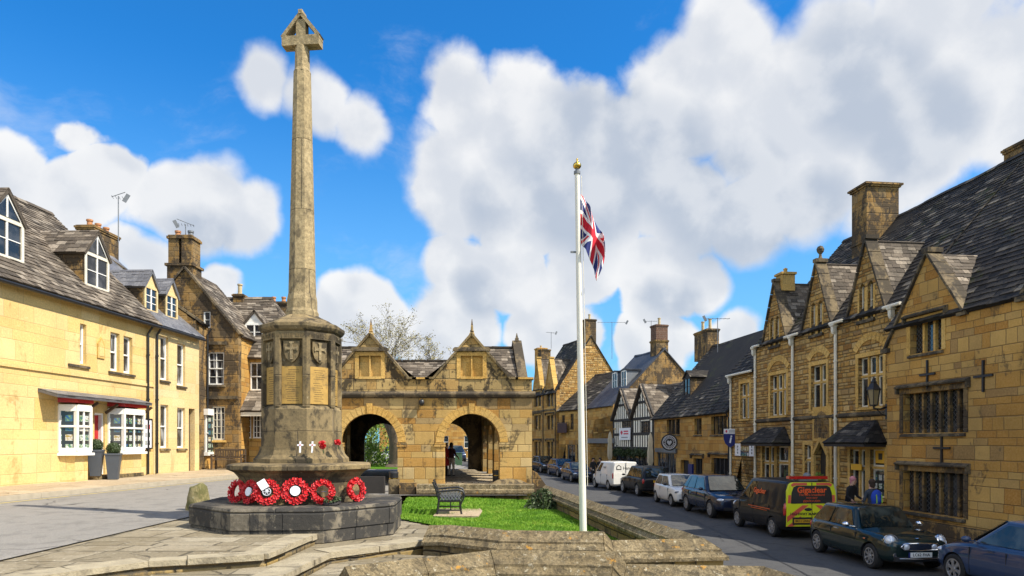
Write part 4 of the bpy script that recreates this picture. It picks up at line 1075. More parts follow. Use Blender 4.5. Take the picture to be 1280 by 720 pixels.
for x in (-2.57,-2.09,1.67,2.15):
    mb = MB(); mb.box(x-.01,x+.43,.13,.2,4.54,5.41); mb.build('blocked_window', M['trim'], hall)
for x in (-2.12,2.12):
    mb = MB()
    mb.box(x-.62,x-.46,-.03,.02,4.46,5.56); mb.box(x+.46,x+.62,-.03,.02,4.46,5.56); mb.box(x-.46,x+.46,-.031,.02,5.41,5.55); mb.box(x-.029,x+.029,-.02,.1,4.55,5.41); mb.box(x-.46,x+.46,-.04,.02,4.44,4.545)
    mb.build('window_surround', M['trim'], hall)
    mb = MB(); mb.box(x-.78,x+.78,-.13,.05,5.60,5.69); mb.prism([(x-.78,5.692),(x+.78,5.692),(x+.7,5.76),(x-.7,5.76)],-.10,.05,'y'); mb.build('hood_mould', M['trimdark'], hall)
    mb = MB()
    for s_ in (-1,1):
        a = Vector((x+s_*1.63,.22,4.44)); b = Vector((x,.22,6.33)); mb.bar(a, b-Vector((s_*.0,0,0)), .66,.09)
        mb.box(x+s_*1.78-.16, x+s_*1.78+.16, -.10,.55,4.432,4.52)
    mb.build('gable_coping', M['memorial'], hall)
    mb = MB(); mb.lathe([(.16,6.28),(.15,6.36),(.10,6.42),(.115,6.47),(.075,6.52),(.06,6.7),(.012,6.98)], 4, c=(x,.22,0), rot=R(45)); mb.build('finial', M['hall_dark'], hall)
for x0,x1 in ((-4.7,-3.95),(-.36,.36),(3.95,4.7)): mb = MB(); mb.box(x0,x1,-.10,.55,4.432,4.51); mb.build('parapet_coping', M['trim'], hall)
mb = MB(); mb.prism([(-.12,ST-.03),(-.16,ST+.05),(-.16,ST+.10),(-.0,ST+.20),(0.01,ST-.1)], -4.78, 4.78, 'x')
mb.v = [(x,y,z) for x,y,z in mb.v]; mb.build('string_course', M['trimdark'], hall)
for cx in (-2.13,2.13):
    mb = MB(); n_ = 19
    for i in range(n_):
        a0 = math.pi*i/n_+.006; a1 = math.pi*(i+1)/n_-.006; r0, r1 = 1.175, 1.50
        pr = .035+random.uniform(-.006,.008)
        if i == n_//2: r1 = 1.60; pr = .075; 
        q = [(cx-r*math.cos(a), 1.80+r*math.sin(a)*1.02) for r, a in ((r0,a0),(r1,a0),(r1,a1),(r0,a1))]
        mb.prism(q, -pr, .06, 'y')
    mb.build('arch_moulding', M['trim'], hall)
    for s_ in (-1,1):
        mb = MB(); xa = cx+s_*1.18; mb.box(min(xa-s_*.04,xa+s_*.38),max(xa-s_*.04,xa+s_*.38),-.07,.56,1.62,1.79)
        for z0,z1 in ((-.5,.42),(.43,1.02),(1.03,1.61)): mb.box(min(xa-s_*.012,xa+s_*.30),max(xa-s_*.012,xa+s_*.30),-.03,.54,z0,z1)
        mb.build('impost', M['hall'], hall)
for sx_ in (1,-1):
    mb = MB(); out = [(0.53,-.6)]
    for k in range(5):
        c = 2.0+2.8*k; out += arch_pts(c,1.02,1.75)
    out += [(15.1,-.6),(15.1,4.43),(4.0,4.43),(2.3,6.25),(.6,4.43),(.53,4.43)]
    out = [(a,(b if b else -.6)) for a,b in out]
    mb.prism([(a,min(b,4.43)) for a,b in out if b < 6], min(sx_*4.13,sx_*4.63), max(sx_*4.13,sx_*4.63), 'x'); shear(mb); mb.build('side_wall', M['hall'], hall)
    mb = MB(); mb.prism([(.6,4.432),(4.0,4.432),(2.3,6.25)], min(sx_*4.21,sx_*4.51), max(sx_*4.21,sx_*4.51), 'x'); shear(mb); mb.build('side_gable', M['hall_dark'], hall)
    mb = MB()
    for s_ in (-1,1): mb.bar((sx_*4.36,2.3+s_*1.75,4.45),(sx_*4.36,2.3,6.35),.40,.09)
    mb.lathe([(.16,6.28),(.15,6.36),(.10,6.42),(.115,6.47),(.075,6.50),(.06,6.55),(.012,6.72)], 4, c=(sx_*4.36,2.3,0), rot=R(45)); shear(mb); mb.build('side_gable_coping', M['trimdark'], hall)

def slates(mb, a, b, c, d, ex=0.2, w=0.33, t=0.03, rd=random, jit=1.0):
    """courses of stone slates on the slope a-b (eave, left to right) up to d-c (ridge)"""
    a, b, c, d = map(Vector, (a,b,c,d)); nrm = (b-a).cross(d-a).normalized()
    mb.rnd = 0.2; mb.face([a-nrm*.01,b-nrm*.01,c-nrm*.01,d-nrm*.01]); mb.face([x-nrm*.09 for x in (a,d,c,b)])
    for p, q in ((a,b),(b,c),(c,d),(d,a)): mb.face([p-nrm*.09,q-nrm*.09,q-nrm*.01,p-nrm*.01])
    H = ((d-a).length+(c-b).length)/2; s = 0.0
    while s < H-0.02:
        e = min(ex*(1.25-0.5*s/H)*rd.uniform(.92,1.08), H-s)
        s0, s1 = s/H, min(1.0,(s+e*1.22)/H)
        l0, r0 = a.lerp(d,s0), b.lerp(c,s0); l1, r1 = a.lerp(d,s1), b.lerp(c,s1); Wd = (r0-l0).length; x = rd.uniform(-w*.5,0)
        while x < Wd-0.01:
            ww = w*rd.uniform(.6,1.4); x0, x1 = max(0,x)/Wd, min(Wd,x+ww-.008)/Wd
            if x1 > x0+0.003:
                h = t*rd.uniform(.75,1.35); k = rd.uniform(-.018,.018)*jit; mb.rnd = rd.random()
                p0 = l0.lerp(r0,x0)-(d-a).normalized()*(k+.01); p1 = l0.lerp(r0,x1)-(d-a).normalized()*(k+.01+rd.uniform(-.006,.006)*jit); p2 = l1.lerp(r1,x1); p3 = l1.lerp(r1,x0)
                q0, q1, q2, q3 = p0+nrm*h, p1+nrm*h*rd.uniform(.85,1.1), p2+nrm*.012, p3+nrm*.012
                i = len(mb.v); mb.v += [tuple(v) for v in (p0,p1,p2,p3,q0,q1,q2,q3)]
                for f_ in ((4,5,6,7),(0,1,5,4),(3,0,4,7),(1,2,6,5)):
                    mb.f.append(tuple(i+z for z in f_)); mb.r.append(mb.rnd); mb.m.append(0)
            x += ww
        s += e
mb = MB()
for x in (-2.12,2.12):
    for s_ in (-1,1):
        e, r_ = (x+s_*2.25,4.28), (x,6.02)
        if abs(e[0]) > 3: slates(mb, *( [(e[0],15.2,e[1]),(e[0],.5,e[1]),(r_[0],.5,r_[1]),(r_[0],15.2,r_[1])] if s_ < 0 else [(e[0],.5,e[1]),(e[0],15.2,e[1]),(r_[0],15.2,r_[1]),(r_[0],.5,r_[1])]), ex=.3, w=.5)
        else: mb.rnd=.4; mb.face([(e[0],.5,e[1]),(e[0],15.2,e[1]),(r_[0],15.2,r_[1]),(r_[0],.5,r_[1])])
slates(mb, (2.12,.62,4.45),(4.16,.62,4.45),(4.16,2.3,6.05),(2.12,2.3,6.05), ex=.2, w=.3); mb.rnd=.4; mb.face([(4.16,4.0,4.4),(2.12,4.0,4.4),(2.12,2.3,6.05),(4.16,2.3,6.05)])
slates(mb, (-4.16,.62,4.45),(-2.12,.62,4.45),(-2.12,2.3,6.05),(-4.16,2.3,6.05), ex=.2, w=.3); mb.face([(-2.12,4.0,4.4),(-4.16,4.0,4.4),(-4.16,2.3,6.05),(-2.12,2.3,6.05)])
slates(mb, (-2.2,5.0,4.3),(2.2,5.0,4.3),(2.2,7.0,6.0),(-2.2,7.0,6.0), ex=.2, w=.3); mb.face([(2.2,9.0,4.3),(-2.2,9.0,4.3),(-2.2,7.0,6.0),(2.2,7.0,6.0)])
shear(mb); roof = mb.build('roof', M['slate_brown'], hall)
mb = MB()
for p, q in (((2.3,2.3,6.07),(4.14,2.3,6.07)),((-4.14,2.3,6.07),(-2.3,2.3,6.07)),((-2.1,7,6.03),(2.1,7,6.03))):
    p, q = Vector(p), Vector(q); k = int((q-p).length/.4)
    for i in range(k): mb.bar(p.lerp(q,i/k)+Vector((.01,0,random.uniform(0,.015))), p.lerp(q,(i+1)/k), .22,.07)
shear(mb); mb.build('ridge_tiles', M['slate_brown'], roof)
mb = MB()
for k in range(6):
    y = .9+2.75*k
    for x in (-2.1,2.1):
        mb.box(x-2.0,x+2.0,y-.11,y+.11,3.55,3.85); mb.bar((x-1.9,y,3.9),(x,y,5.75),.16,.18); mb.bar((x+1.9,y,3.9),(x,y,5.75),.16,.18); mb.box(x-.09,x+.09,y-.09,y+.09,3.86,5.6)
shear(mb); mb.build('roof_truss', M['darkwood'], hall)
mb = MB(); out = [(.54,-.6)]
for k in range(5): out += [(a,(b if b else -.6)) for a,b in arch_pts(2.0+2.8*k,1.05,1.75)]
out += [(15.05,-.6),(15.05,3.5),(.54,3.5)]
mb.prism(out, -.2,.2,'x'); shear(mb); mb.build('central_arcade', M['trimdark'], hall)  # dark stone here paints in the gloom of the hall's interior
mb = MB(); mb.box(-4.1,4.1,.55,15.0,3.9,3.96); shear(mb); mb.build('bounce_baffle', M['darkwood'], hall)  # dark ceiling added under the trusses to cut bounced light inside
mb = MB(); mb.box(-4.62,4.62,-.55,15.9,-.6,-.02)
for k in range(3): mb.box(.75-.1*k,3.55+.05*k,-.5+.5*k*1.2+.02,15.8,-.02,.02+.055*(k+1) if False else -.018+.04*(k+1))
shear(mb); mb.build('cobbled_floor', M['cobble'], hall)
mb = MB(); mb.ball((.05,-.14,3.45),.12,.12,.14,10,8); mb.box(.01,.09,-.1,.0,3.5,3.6); mb.build('lantern', M['black'], hall)
# buttress stones slumped at the hall's right corner
mb = MB(); mb.lathe([(.95,-.6),(.95,.05),(.85,.22),(.5,.38),(.1,.43)], 16); mb.v = [(x*.92,y*.55,z) for x,y,z in mb.v]
tag(mb.build('mounting_stone', M['memorial'], loc=(-.12,27.9,1.12), smooth=40), 'rounded worn mounting stone at the foot of the hall\'s right pier', 'stone', kind='thing')
mb = MB(); mb.prism([(.0,-.5),(1.0,-.5),(1.0,-.25),(.55,.25),(.2,.75),(.0,.85)], -.45,.45,'y')
tag(mb.build('buttress', M['brown'], loc=(.835,28.3,1.0)), 'sloping stone buttress against the hall\'s right-hand corner', 'buttress', kind='thing')
# litter bins
def bin_(label, p, w, h):
    root = thing('litter_bin', label, 'litter bin', p); mb = MB()
    mb.lathe([(w*.44,0),(w*.5,.03),(w*.5,h*.86),(w*.47,h*.87)], 20); mb.build('body', M['black'], root, smooth=40)
    mb = MB(); mb.lathe([(w*.53,h*.87),(w*.53,h*.93),(w*.4,h*.985),(w*.05,h)], 20); mb.build('lid', M['plastic'], root, smooth=40)
    mb = MB(); mb.lathe([(w*.508,h*.62),(w*.508,h*.66)], 20); mb.build('band', M['gold_leaf'], root)
bin_('black litter bin against the right jamb inside the right arch', (-.62,29.75,1.2), .42,.62)
bin_('black litter bin between the left arch and the ledge wall', (-4.35,25.6,1.2), .34,.75)
mb = MB(); mb.box(-.9,.9,-.12,.12,0,.62); tag(mb.build('dark_barrier', M['darkwood'], loc=(-5.4,24.6,1.18)), 'low dark timber barrier between memorial and left arch', 'barrier')
# ================================================================== houses
class House:
    def __init__(s, name, label, p0, p1, zb, cat='house', group=None):
        s.p0 = Vector(p0); s.p1 = Vector(p1); s.zb = zb; dv = s.p1-s.p0; s.L = dv.length; s.d = dv/s.L
        s.root = thing(name, label, cat, (*p0, zb), math.atan2(s.d.y, s.d.x), group); s.holes = []
        tag(s.root, kind='thing')
    def uz(s, px, py, y=0.0):
        """where the sight line through photo pixel (px, py) meets the plane y metres behind the facade"""
        q = s.p0+Vector((-s.d.y, s.d.x))*y; k = (px-CX)/FP
        u = (k*q.y-q.x)/(s.d.x-k*s.d.y); D = q.y+u*s.d.y
        return u, CZ-(py-HY)/FP*D-s.zb
    def rect(s, x0, y0, x1, y1, y=0.0):
        xm, ym = (x0+x1)/2, (y0+y1)/2
        return (s.uz(x0,ym,y)[0], s.uz(x1,ym,y)[0], s.uz(xm,y1,y)[1], s.uz(xm,y0,y)[1])
    def box(s, name, x0, x1, y0, y1, z0, z1, mat, parent=None):
        mb = MB(); mb.box(x0,x1,y0,y1,z0,z1); return mb.build(name, mat, parent or s.root)
    def win(s, r, kind='sash', nx=2, ny=2, glass='glass', top=None, sill=True, surround=None, hood=False, reveal=0.13, frame='white', fw=0.055, transom=None, hole=True, bar=0.022, label=None):
        u0, u1, z0, z1 = r; w = u1-u0; uc = (u0+u1)/2
        if hole:
            if top == 'round': s.holes.append([(u0,z0),(u1,z0)]+[(uc+w/2*math.cos(math.pi*i/8), z1-w/2+w/2*math.sin(math.pi*i/8)) for i in range(9)])
            elif top == 'point': s.holes.append([(u0,z0),(u1,z0),(u1,z1-w*.75),(uc+w*.40,z1-w*.38),(uc+w*.2,z1-w*.13),(uc,z1),(uc-w*.2,z1-w*.13),(uc-w*.40,z1-w*.38),(u0,z1-w*.75)])
            else: s.holes.append([(u0,z0),(u1,z0),(u1,z1),(u0,z1)])
        yg = reveal if hole else -0.02
        mb = MB(); mb.box(u0-.02,u1+.02,yg,yg+.03,z0-.02,z1+.02); wn = mb.build('window', M[glass], s.root)
        if label: wn['label'] = label
        fy0, fy1 = yg-.045, yg+.005
        mb = MB(); e = 0.003
        if kind == 'mull':
            mw = .085
            fy0 = yg-.10
            for i in range(1,nx): x = u0+w*i/nx; mb.box(x-mw/2,x+mw/2,fy0,fy1,z0+e,z1-e)
            if transom: 
                zt = z0+(z1-z0)*transom
                for i in range(nx): mb.box(u0+w*i/nx+(mw/2 if i else e)+.001, u0+w*(i+1)/nx-(mw/2 if i < nx-1 else e)-.001, fy0+.004,fy1,zt-.04,zt+.04)
            fr_ = mb.build('mullions', M[frame if frame != 'white' else 'trim'], wn)
            if frame == 'white':
                mb = MB()
                for i in range(nx):
                    a, b = u0+w*i/nx+(mw/2 if i else 0)+e, u0+w*(i+1)/nx-(mw/2 if i < nx-1 else 0)-e
                    spans = [(z0+e,z1-e)] if not transom else [(z0+e,zt-.043),(zt+.043,z1-e)]
                    for q0, q1 in spans:
                        mb.box(a,a+.05,yg-.04,yg+.004,q0,q1); mb.box(b-.05,b,yg-.04,yg+.004,q0,q1); mb.box(a+.051,b-.051,yg-.041,yg+.004,q0,q0+.055); mb.box(a+.051,b-.051,yg-.041,yg+.004,q1-.05,q1)
                mb.build('frame', M['offwhite'], wn)
        else:
            f = fw
            mb.box(u0+e,u0+f,fy0,fy1,z0+e,z1-e); mb.box(u1-f,u1-e,fy0,fy1,z0+e,z1-e); mb.box(u0+f+.001,u1-f-.001,fy0+.002,fy1,z0+e,z0+f*1.25); mb.box(u0+f+.001,u1-f-.001,fy0+.002,fy1,z1-f,z1-e)
            if kind == 'sash':
                zm = (z0+z1)/2; mb.box(u0+f+.001,u1-f-.001,fy0-.012,fy1,zm-.025,zm+.025)
            for i in range(1,nx): x = u0+w*i/nx; b_ = bar*(1.8 if kind == 'case' else 1); mb.box(x-b_/2,x+b_/2,fy0+.012,fy1,z0+f*1.26,z1-f-.001)
            for j in range(1,ny):
                z = z0+(z1-z0)*j/ny
                if kind == 'sash' and abs(z-zm) < .05: continue
                mb.box(u0+f+.001,u1-f-.001,fy0+.014,fy1,z-bar/2,z+bar/2)
            mb.build('frame', M[frame], wn)
        if sill: 
            mb = MB(); mb.prism([(-.07,z0-.11),(-.07,z0-.045),(.05 if hole else 0.0,z0-.003),(.05 if hole else 0.0,z0-.11)], u0-.07, u1+.07, 'x'); mb.build('sill', M['trim' if sill is True else sill], wn)
        if surround:
            mb = MB(); t = .15; p = -.022
            mb.box(u0-t,u0-.001,p,.012,z0-.002,z1+.001); mb.box(u1+.001,u1+t,p,.012,z0-.002,z1+.001); mb.box(u0-t-.001,u1+t+.001,p-.003,.012,z1+.002,z1+t*1.05)
            mb.build('surround', M[surround], wn)
        if hood:
            t = .24; zt_ = z1+.17
            mb = MB(); mb.prism([(-.14,zt_),(-.16,zt_+.045),(-.03,zt_+.12),(.01,zt_+.12),(.01,zt_)], u0-t, u1+t, 'x')
            for x in (u0-t, u1+t-.07): mb.box(x,x+.07,-.12,.01,zt_-.16,zt_-.002)
            mb.build('hood_mould', M['trimdark' if hood is True else hood], wn)
        return wn
    def wall(s, outline, mat, th=0.35, name='wall'):
        tri = tessellate_polygon([[Vector((*p,0)) for p in q] for q in [outline]+s.holes]); allp = outline+[p for h in s.holes for p in h]
        mb = MB()
        for t in tri:
            q = [Vector((allp[k][0],0,allp[k][1])) for k in t]
            if (q[1]-q[0]).cross(q[2]-q[0]).y > 0: q = q[::-1]
            mb.face(q)
        mb.face([(x,th,z) for x,z in outline][::-1])
        n = len(outline)
        for i in range(n):
            a, b = outline[i], outline[(i+1)%n]; mb.face([(a[0],0,a[1]),(a[0],th,a[1]),(b[0],th,b[1]),(b[0],0,b[1])])
        for h in s.holes:
            for i in range(len(h)):
                a, b = h[i], h[(i+1)%len(h)]; mb.face([(a[0],0,a[1]),(b[0],0,b[1]),(b[0],.24,b[1]),(a[0],.24,a[1])])
        s.holes = []
        return mb.build(name, mat, s.root)
    def body(s, depth, eave, ry, rz, mat, u0=0, u1=None, th=.35, left=True, right=True, z0=-.5):
        """the two end walls and the back"""
        u1 = s.L if u1 is None else u1; k = (rz-eave)/ry; be = rz-k*(depth-ry)
        q = [(th,z0),(depth,z0),(depth,be),(ry,rz),(th,eave+k*th)]
        mb = MB()
        mb.mesh([(u0,y,z) for y,z in q]+[(u1,y,z) for y,z in q], [(0,1,2,3,4)[::-1],(5,6,7,8,9),(1,6,7,2)[::-1]] )
        return mb.build('end_walls', mat, s.root)
    def roof(s, eave, ry, rz, depth, mat, u0=0, u1=None, over=.22, verge=.1, ex=.2, w=.33, t=.038, hip=0, ridge=True, sag=.07):
        u1 = s.L if u1 is None else u1; k = (rz-eave)/ry; u0 -= verge; u1 += verge; mb = MB(); zo = .06
        slates(mb, (u0,-over,eave-over*k+zo),(u1,-over,eave-over*k+zo),(u1-hip,ry,rz+zo),(u0,ry,rz+zo), ex, w, t)
        bz = rz-k*(depth+over-ry)+zo; mb.rnd = .4
        mb.face([(u1,depth+over,bz),(u0,depth+over,bz),(u0,ry,rz+zo),(u1-hip,ry,rz+zo)]); mb.face([(u0,depth+over,bz-.1),(u1,depth+over,bz-.1),(u1-hip,ry,rz+zo-.1),(u0,ry,rz+zo-.1)])
        for uu in ((u0,u1) if not hip else (u0,)): mb.face([(uu,depth+over,bz),(uu,depth+over,bz-.1),(uu,ry,rz+zo-.1),(uu,ry,rz+zo)])
        if hip: slates(mb, (u1,-over,eave-over*k+zo),(u1,depth+over,bz),(u1-hip,ry+.02,rz+zo),(u1-hip,ry-.02,rz+zo), ex, w, t)
        def sg_(m): m.v = [(x,y,z-sag*math.sin(math.pi*min(1,max(0,(x-u0)/(u1-u0))))*min(1,max(0,(y+over)/ry))*(1+.35*math.sin(x*1.7))) for x,y,z in m.v]
        sg_(mb); rf = mb.build('roof', M[mat], s.root); s.rf = rf
        if ridge:
            mb = MB(); kk = int((u1-hip-u0)/.45)
            for i in range(kk):
                a = u0+(u1-hip-u0)*i/kk; b = u0+(u1-hip-u0)*(i+1)/kk-.01; dz = random.uniform(0,.015); mb.rnd = random.random()
                mb.prism([(ry-.14,rz+zo-.06+dz),(ry-.02,rz+zo+.08+dz),(ry+.02,rz+zo+.08+dz),(ry+.14,rz+zo-.06+dz)], a, b, 'x')
            sg_(mb); mb.build('ridge_tiles', M[mat], rf)
        return rf
    def chimney(s, u, y, wu, wy, z0, z1, mat='gold', pots=(), capw=.07, caps=1, potmat='buffpot', poth=.35):
        mb = MB(); hu, hy = wu/2, wy/2
        mb.box(u-hu,u+hu,y-hy,y+hy,z0,z1-.2); c = capw
        mb.box(u-hu-c*.5,u+hu+c*.5,y-hy-c*.5,y+hy+c*.5,z1-.198,z1-.12); mb.box(u-hu-c,u+hu+c,y-hy-c,y+hy+c,z1-.118,z1-.04); mb.box(u-hu-c*.3,u+hu+c*.3,y-hy-c*.3,y+hy+c*.3,z1-.038,z1)
        if caps > 1: mb.box(u-hu-.05,u+hu+.05,y-hy-.05,y+hy+.05,z0+(z1-z0)*.42,z0+(z1-z0)*.42+.09)
        ch = mb.build('chimney', M[mat], s.root)
        for pu, py_ in pots:
            mb = MB(); r = .12; mb.lathe([(r*1.15,0),(r*1.15,.05),(r*.9,.07),(r*.85,poth-.09),(r*1.1,poth-.07),(r*1.1,poth),(r*.8,poth),(r*.8,poth-.2)], 12, c=(u+pu,y+py_,z1+.001))
            mb.build('chimney_pot', M[potmat], ch, smooth=50)
        return ch
    def gutter(s, u0, u1, z, mat='black', y=-.27):
        mb = MB(); mb.tube([(u0,y,z),(u1,y,z)], .06, 8); return mb.build('gutter', M[mat], s.root)
    def pipe(s, u, z0, z1, mat='black', r=.042, hopper=False, y=-.07):
        mb = MB()
        mb.tube([(u,y-.16 if hopper else -.25,z1),(u,y,z1-.28),(u,y,z0)], r, 8)
        for k in range(3): zc = z0+(z1-z0)*(.2+.3*k); mb.tube([(u,y,zc),(u,y,zc+.06)], r*1.45, 8)
        if hopper: mb.lathe([(.06,-.42),(.10,-.34),(.11,-.15),(.16,-.10),(.16,-.02)], 4, c=(u,y-.07,z1), rot=R(45))
        return mb.build('downpipe', M[mat], s.root)
    def dormer(s, uc, w, y0, z0, zw, zp, depth, rmat, wmat='offwhite', nx=2, ny=3, arch=False, cheek='lead', frame='white', over=.10):
        """gabled roof window; front plane y0 behind the facade"""
        u0, u1 = uc-w/2, uc+w/2
        mb = MB()
        mb.mesh([(u0,y0,z0),(u0,y0+depth,z0),(u0,y0+depth,zw),(u0,y0,zw),(u1,y0,z0),(u1,y0+depth,z0),(u1,y0+depth,zw),(u1,y0,zw)], [(3,2,1,0),(4,5,6,7),(1,2,6,5)])
        dm = mb.build('dormer', M[cheek], s.root)
        mb = MB(); f = .10
        mb.face([(u0,y0,zw),(u1,y0,zw),(uc,y0,zp)])
        mb.box(u0,u0+f,y0-.03,y0+.05,z0,zw-.001); mb.box(u1-f,u1,y0-.03,y0+.05,z0,zw-.001); mb.box(u0+f+.001,u1-f-.001,y0-.05,y0+.05,z0,z0+.12); mb.box(u0+f+.001,u1-f-.001,y0-.032,y0+.05,zw-.10,zw-.001)
        mb.build('dormer_front', M[wmat], dm)
        mb = MB(); mb.box(u0+f,u1-f,y0+.01,y0+.03,z0+.1,zw-.1)
        if arch: mb.prism([(u0+.12,zw+.03),(u1-.12,zw+.03),(uc+.12,zp-.28),(uc,zp-.2),(uc-.12,zp-.28)], y0-.015, y0-.005, 'y')
        mb.build('dormer_glass', M['glass'], dm)
        mb = MB(); x0, x1, zz0, zz1 = u0+f, u1-f, z0+.12, zw-.1
        for i in range(1,nx): x = x0+(x1-x0)*i/nx; mb.box(x-.03,x+.03,y0-.025,y0+.02,zz0+.001,zz1-.001)
        for j in range(1,ny):
            z = zz0+(zz1-zz0)*j/ny
            for i in range(nx): mb.box(x0+(x1-x0)*i/nx+.031, x0+(x1-x0)*(i+1)/nx-.031, y0-.015,y0+.02,z-.013,z+.013)
        for i in range(nx*2):
            x = x0+(x1-x0)*(i+.5)/(nx*2)
        if arch: mb.prism([(uc-.03,zw+.03),(uc+.03,zw+.03),(uc+.03,zp-.22),(uc-.03,zp-.22)], y0-.03, y0-.016, 'y'); mb.bar((u0+.1,y0-.022,zw+.02),(uc,y0-.022,zp-.14),.02,.06); mb.bar((u1-.1,y0-.022,zw+.02),(uc,y0-.022,zp-.14),.02,.06)
        mb.build('dormer_frame', M[frame], dm)
        mb = MB(); k = (zp-zw)/(w/2); e = w/2+over
        slates(mb, (uc-e,y0+depth,zw-over*k+.05),(uc-e,y0-.08,zw-over*k+.05),(uc,y0-.08,zp+.05),(uc,y0+depth,zp+.05), .18,.3,.025)
        slates(mb, (uc+e,y0-.08,zw-over*k+.05),(uc+e,y0+depth,zw-over*k+.05),(uc,y0+depth,zp+.05),(uc,y0-.08,zp+.05), .18,.3,.025)
        mb.build('dormer_roof', M[rmat], dm)
        return dm
    def wallgable(s, uc, hw, eave, zp, depth, rmat, coping='trimdark', over=.06, ex=.18, right=None):
        """little roof and copings behind a gable that is part of the facade outline"""
        mb = MB(); k = (zp-eave)/hw
        for sg in (-1,1):
            a = (uc+sg*(hw+.0), zp-k*(hw+.0))
            p = [(a[0],.30,a[1]-.02),(a[0],depth,a[1]-.02),(uc,depth,zp-.02),(uc,.30,zp-.02)]
            slates(mb, *(p if sg > 0 else [p[1],p[0],p[3],p[2]]), ex, .3, .028)
        g_ = mb.build('gable_roof', M[rmat], s.root)
        mb = MB()
        for sg in (-1,1):
            nseg = 5; hw0, ev0 = hw, eave
            if sg > 0 and right: hw, eave = right
            for i in range(nseg):
                t0, t1 = i/nseg+.004, (i+1)/nseg-.004
                A = Vector((uc+sg*(hw+over)*(1-t0), .14, eave-over*k+(zp-eave+over*k)*t0+.05)); B = Vector((uc+sg*(hw+over)*(1-t1), .14, eave-over*k+(zp-eave+over*k)*t1+.05))
                mb.bar(A, B, .46+random.uniform(-.012,.012), .075+random.uniform(-.008,.01))
            mb.box(uc+sg*(hw+.02)-.17, uc+sg*(hw+.02)+.17, -.11,.36, eave-.16, eave-.02); hw, eave = hw0, ev0
        mb.box(uc-.13,uc+.13,-.1,.40,zp+.02,zp+.16)
        mb.build('gable_coping', M[coping], s.root)
        return g_
    def gable_outline(s, eave, gables, u0=0, u1=None, z0=-.5):
        u1 = s.L if u1 is None else u1; o = [(u0,z0),(u1,z0),(u1,eave)]
        for uc, hw, zp in sorted(gables, reverse=True): o += [(uc+hw,eave),(uc,zp),(uc-hw,eave)]
        o.append((u0,eave))
        out = []
        for p in o:
            if not out or (abs(p[0]-out[-1][0])+abs(p[1]-out[-1][1])) > 1e-4: out.append(p)
        return out

# ---------------------------------------------------------------- left: estate agent's house
xl = lambda y: -13.97+.0507*(y-22.5)
H = House('shop_house', 'cream limewashed stone house with white bay shopfronts, red fascias and a slate canopy', (xl(13.0),13.0), (xl(26.7),26.7), 1.80)
EV = 5.93
for r in ((138,416,149.5,464),(154.5,421,165.5,467),(100,405,108,455)): H.win(H.rect(*r), 'sash', 1, 2, 'glass_curtain', frame='white', fw=.07, sill=False, reveal=.16)
for r in ((138,416,165.5,466),(88,400,108,456)):
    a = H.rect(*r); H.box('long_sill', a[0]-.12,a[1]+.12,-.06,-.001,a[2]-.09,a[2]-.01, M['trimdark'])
for u_ in (2.2,5.0): H.win((u_,u_+.85,3.6,5.0), 'sash', 1, 2, 'glass_curtain', fw=.07, reveal=.16)
dr = H.rect(118,517,131,593)
H.holes.append([(dr[0],.12),(dr[1],.12),(dr[1],2.2),(dr[0],2.2)])
mb = MB(); mb.box(dr[0]+.08,dr[1]-.08,.18,.23,.13,2.12)
for z in (.3,1.15): mb.box(dr[0]+.16,dr[1]-.16,.165,.182,z,z+.62)
door = mb.build('door', M['red'], H.root)
mb = MB(); mb.ball((dr[0]+.16,.15,1.08),.03,.03,.03,8,6); mb.build('handle', M['chrome'], door)
mb = MB(); mb.box(dr[0]+.001,dr[0]+.078,.06,.2,.121,2.198); mb.box(dr[1]-.078,dr[1]-.001,.06,.2,.121,2.198); mb.box(dr[0]+.079,dr[1]-.079,.06,.2,2.121,2.198); mb.build('door_frame', M['white'], H.root)
mb = MB(); mb.box(dr[0]-.5,dr[1]+1.6,-.42,-.002,-.25,.11); mb.build('door_step', M['memorial'], H.root)
def bay(H, u0, u1, z0, z1, proj, nx):
    mb = MB()
    mb.prism([(u0,0.0),(u0+.2,-proj),(u1-.2,-proj),(u1,0.0)], z0+.02, z1, 'z'); b = mb.build('bay_window', M['shopglass'], H.root)
    mb = MB(); P_ = [Vector((u0,0,0)),Vector((u0+.2,-proj,0)),Vector((u1-.2,-proj,0)),Vector((u1,0,0))]
    for p in P_: mb.box(p.x-.05,p.x+.05,p.y-.05,p.y+.05,z0,z1)
    for p, q in zip(P_, P_[1:]):
        for z, h in ((z0-.02,.16),(z0+(z1-z0)*.52,.06),(z1-.10,.2)): mb.bar(p+Vector((0,0,z+.04)), q+Vector((0,0,z+.04)), .11, h)
    for i in range(1,nx): x = u0+.2+(u1-u0-.4)*i/nx; mb.box(x-.03,x+.03,-proj-.03,-proj+.03,z0+.1,z1)
    mb.build('bay_frame', M['white'], b)
    mb = MB(); mb.prism([(u0-.08,0),(u0+.13,-proj-.11),(u1-.13,-proj-.11),(u1+.08,0)], z0-.14, z0-.06); mb.build('bay_sill', M['white'], b)
    mb = MB(); mb.prism([(u0-.06,0),(u0+.15,-proj-.09),(u1-.15,-proj-.09),(u1+.06,0)], z1+.101, z1+.24); mb.build('fascia', M['red'], b)
    mb = MB(); mb.prism([(u0+.04,0),(u0+.22,-proj+.06),(u1-.22,-proj+.06),(u1-.04,0)], -.3, z0-.141); mb.build('bay_base', M['cream'], b)
    return b
b1 = H.rect(141,508,181,566); b2 = H.rect(82,505,117,566)
bay(H, b1[0]-.25, b1[1]-.6, .93, 2.34, .42, 2); bay(H, b2[0]-.3, b2[1]-.6, .93, 2.34, .42, 2)
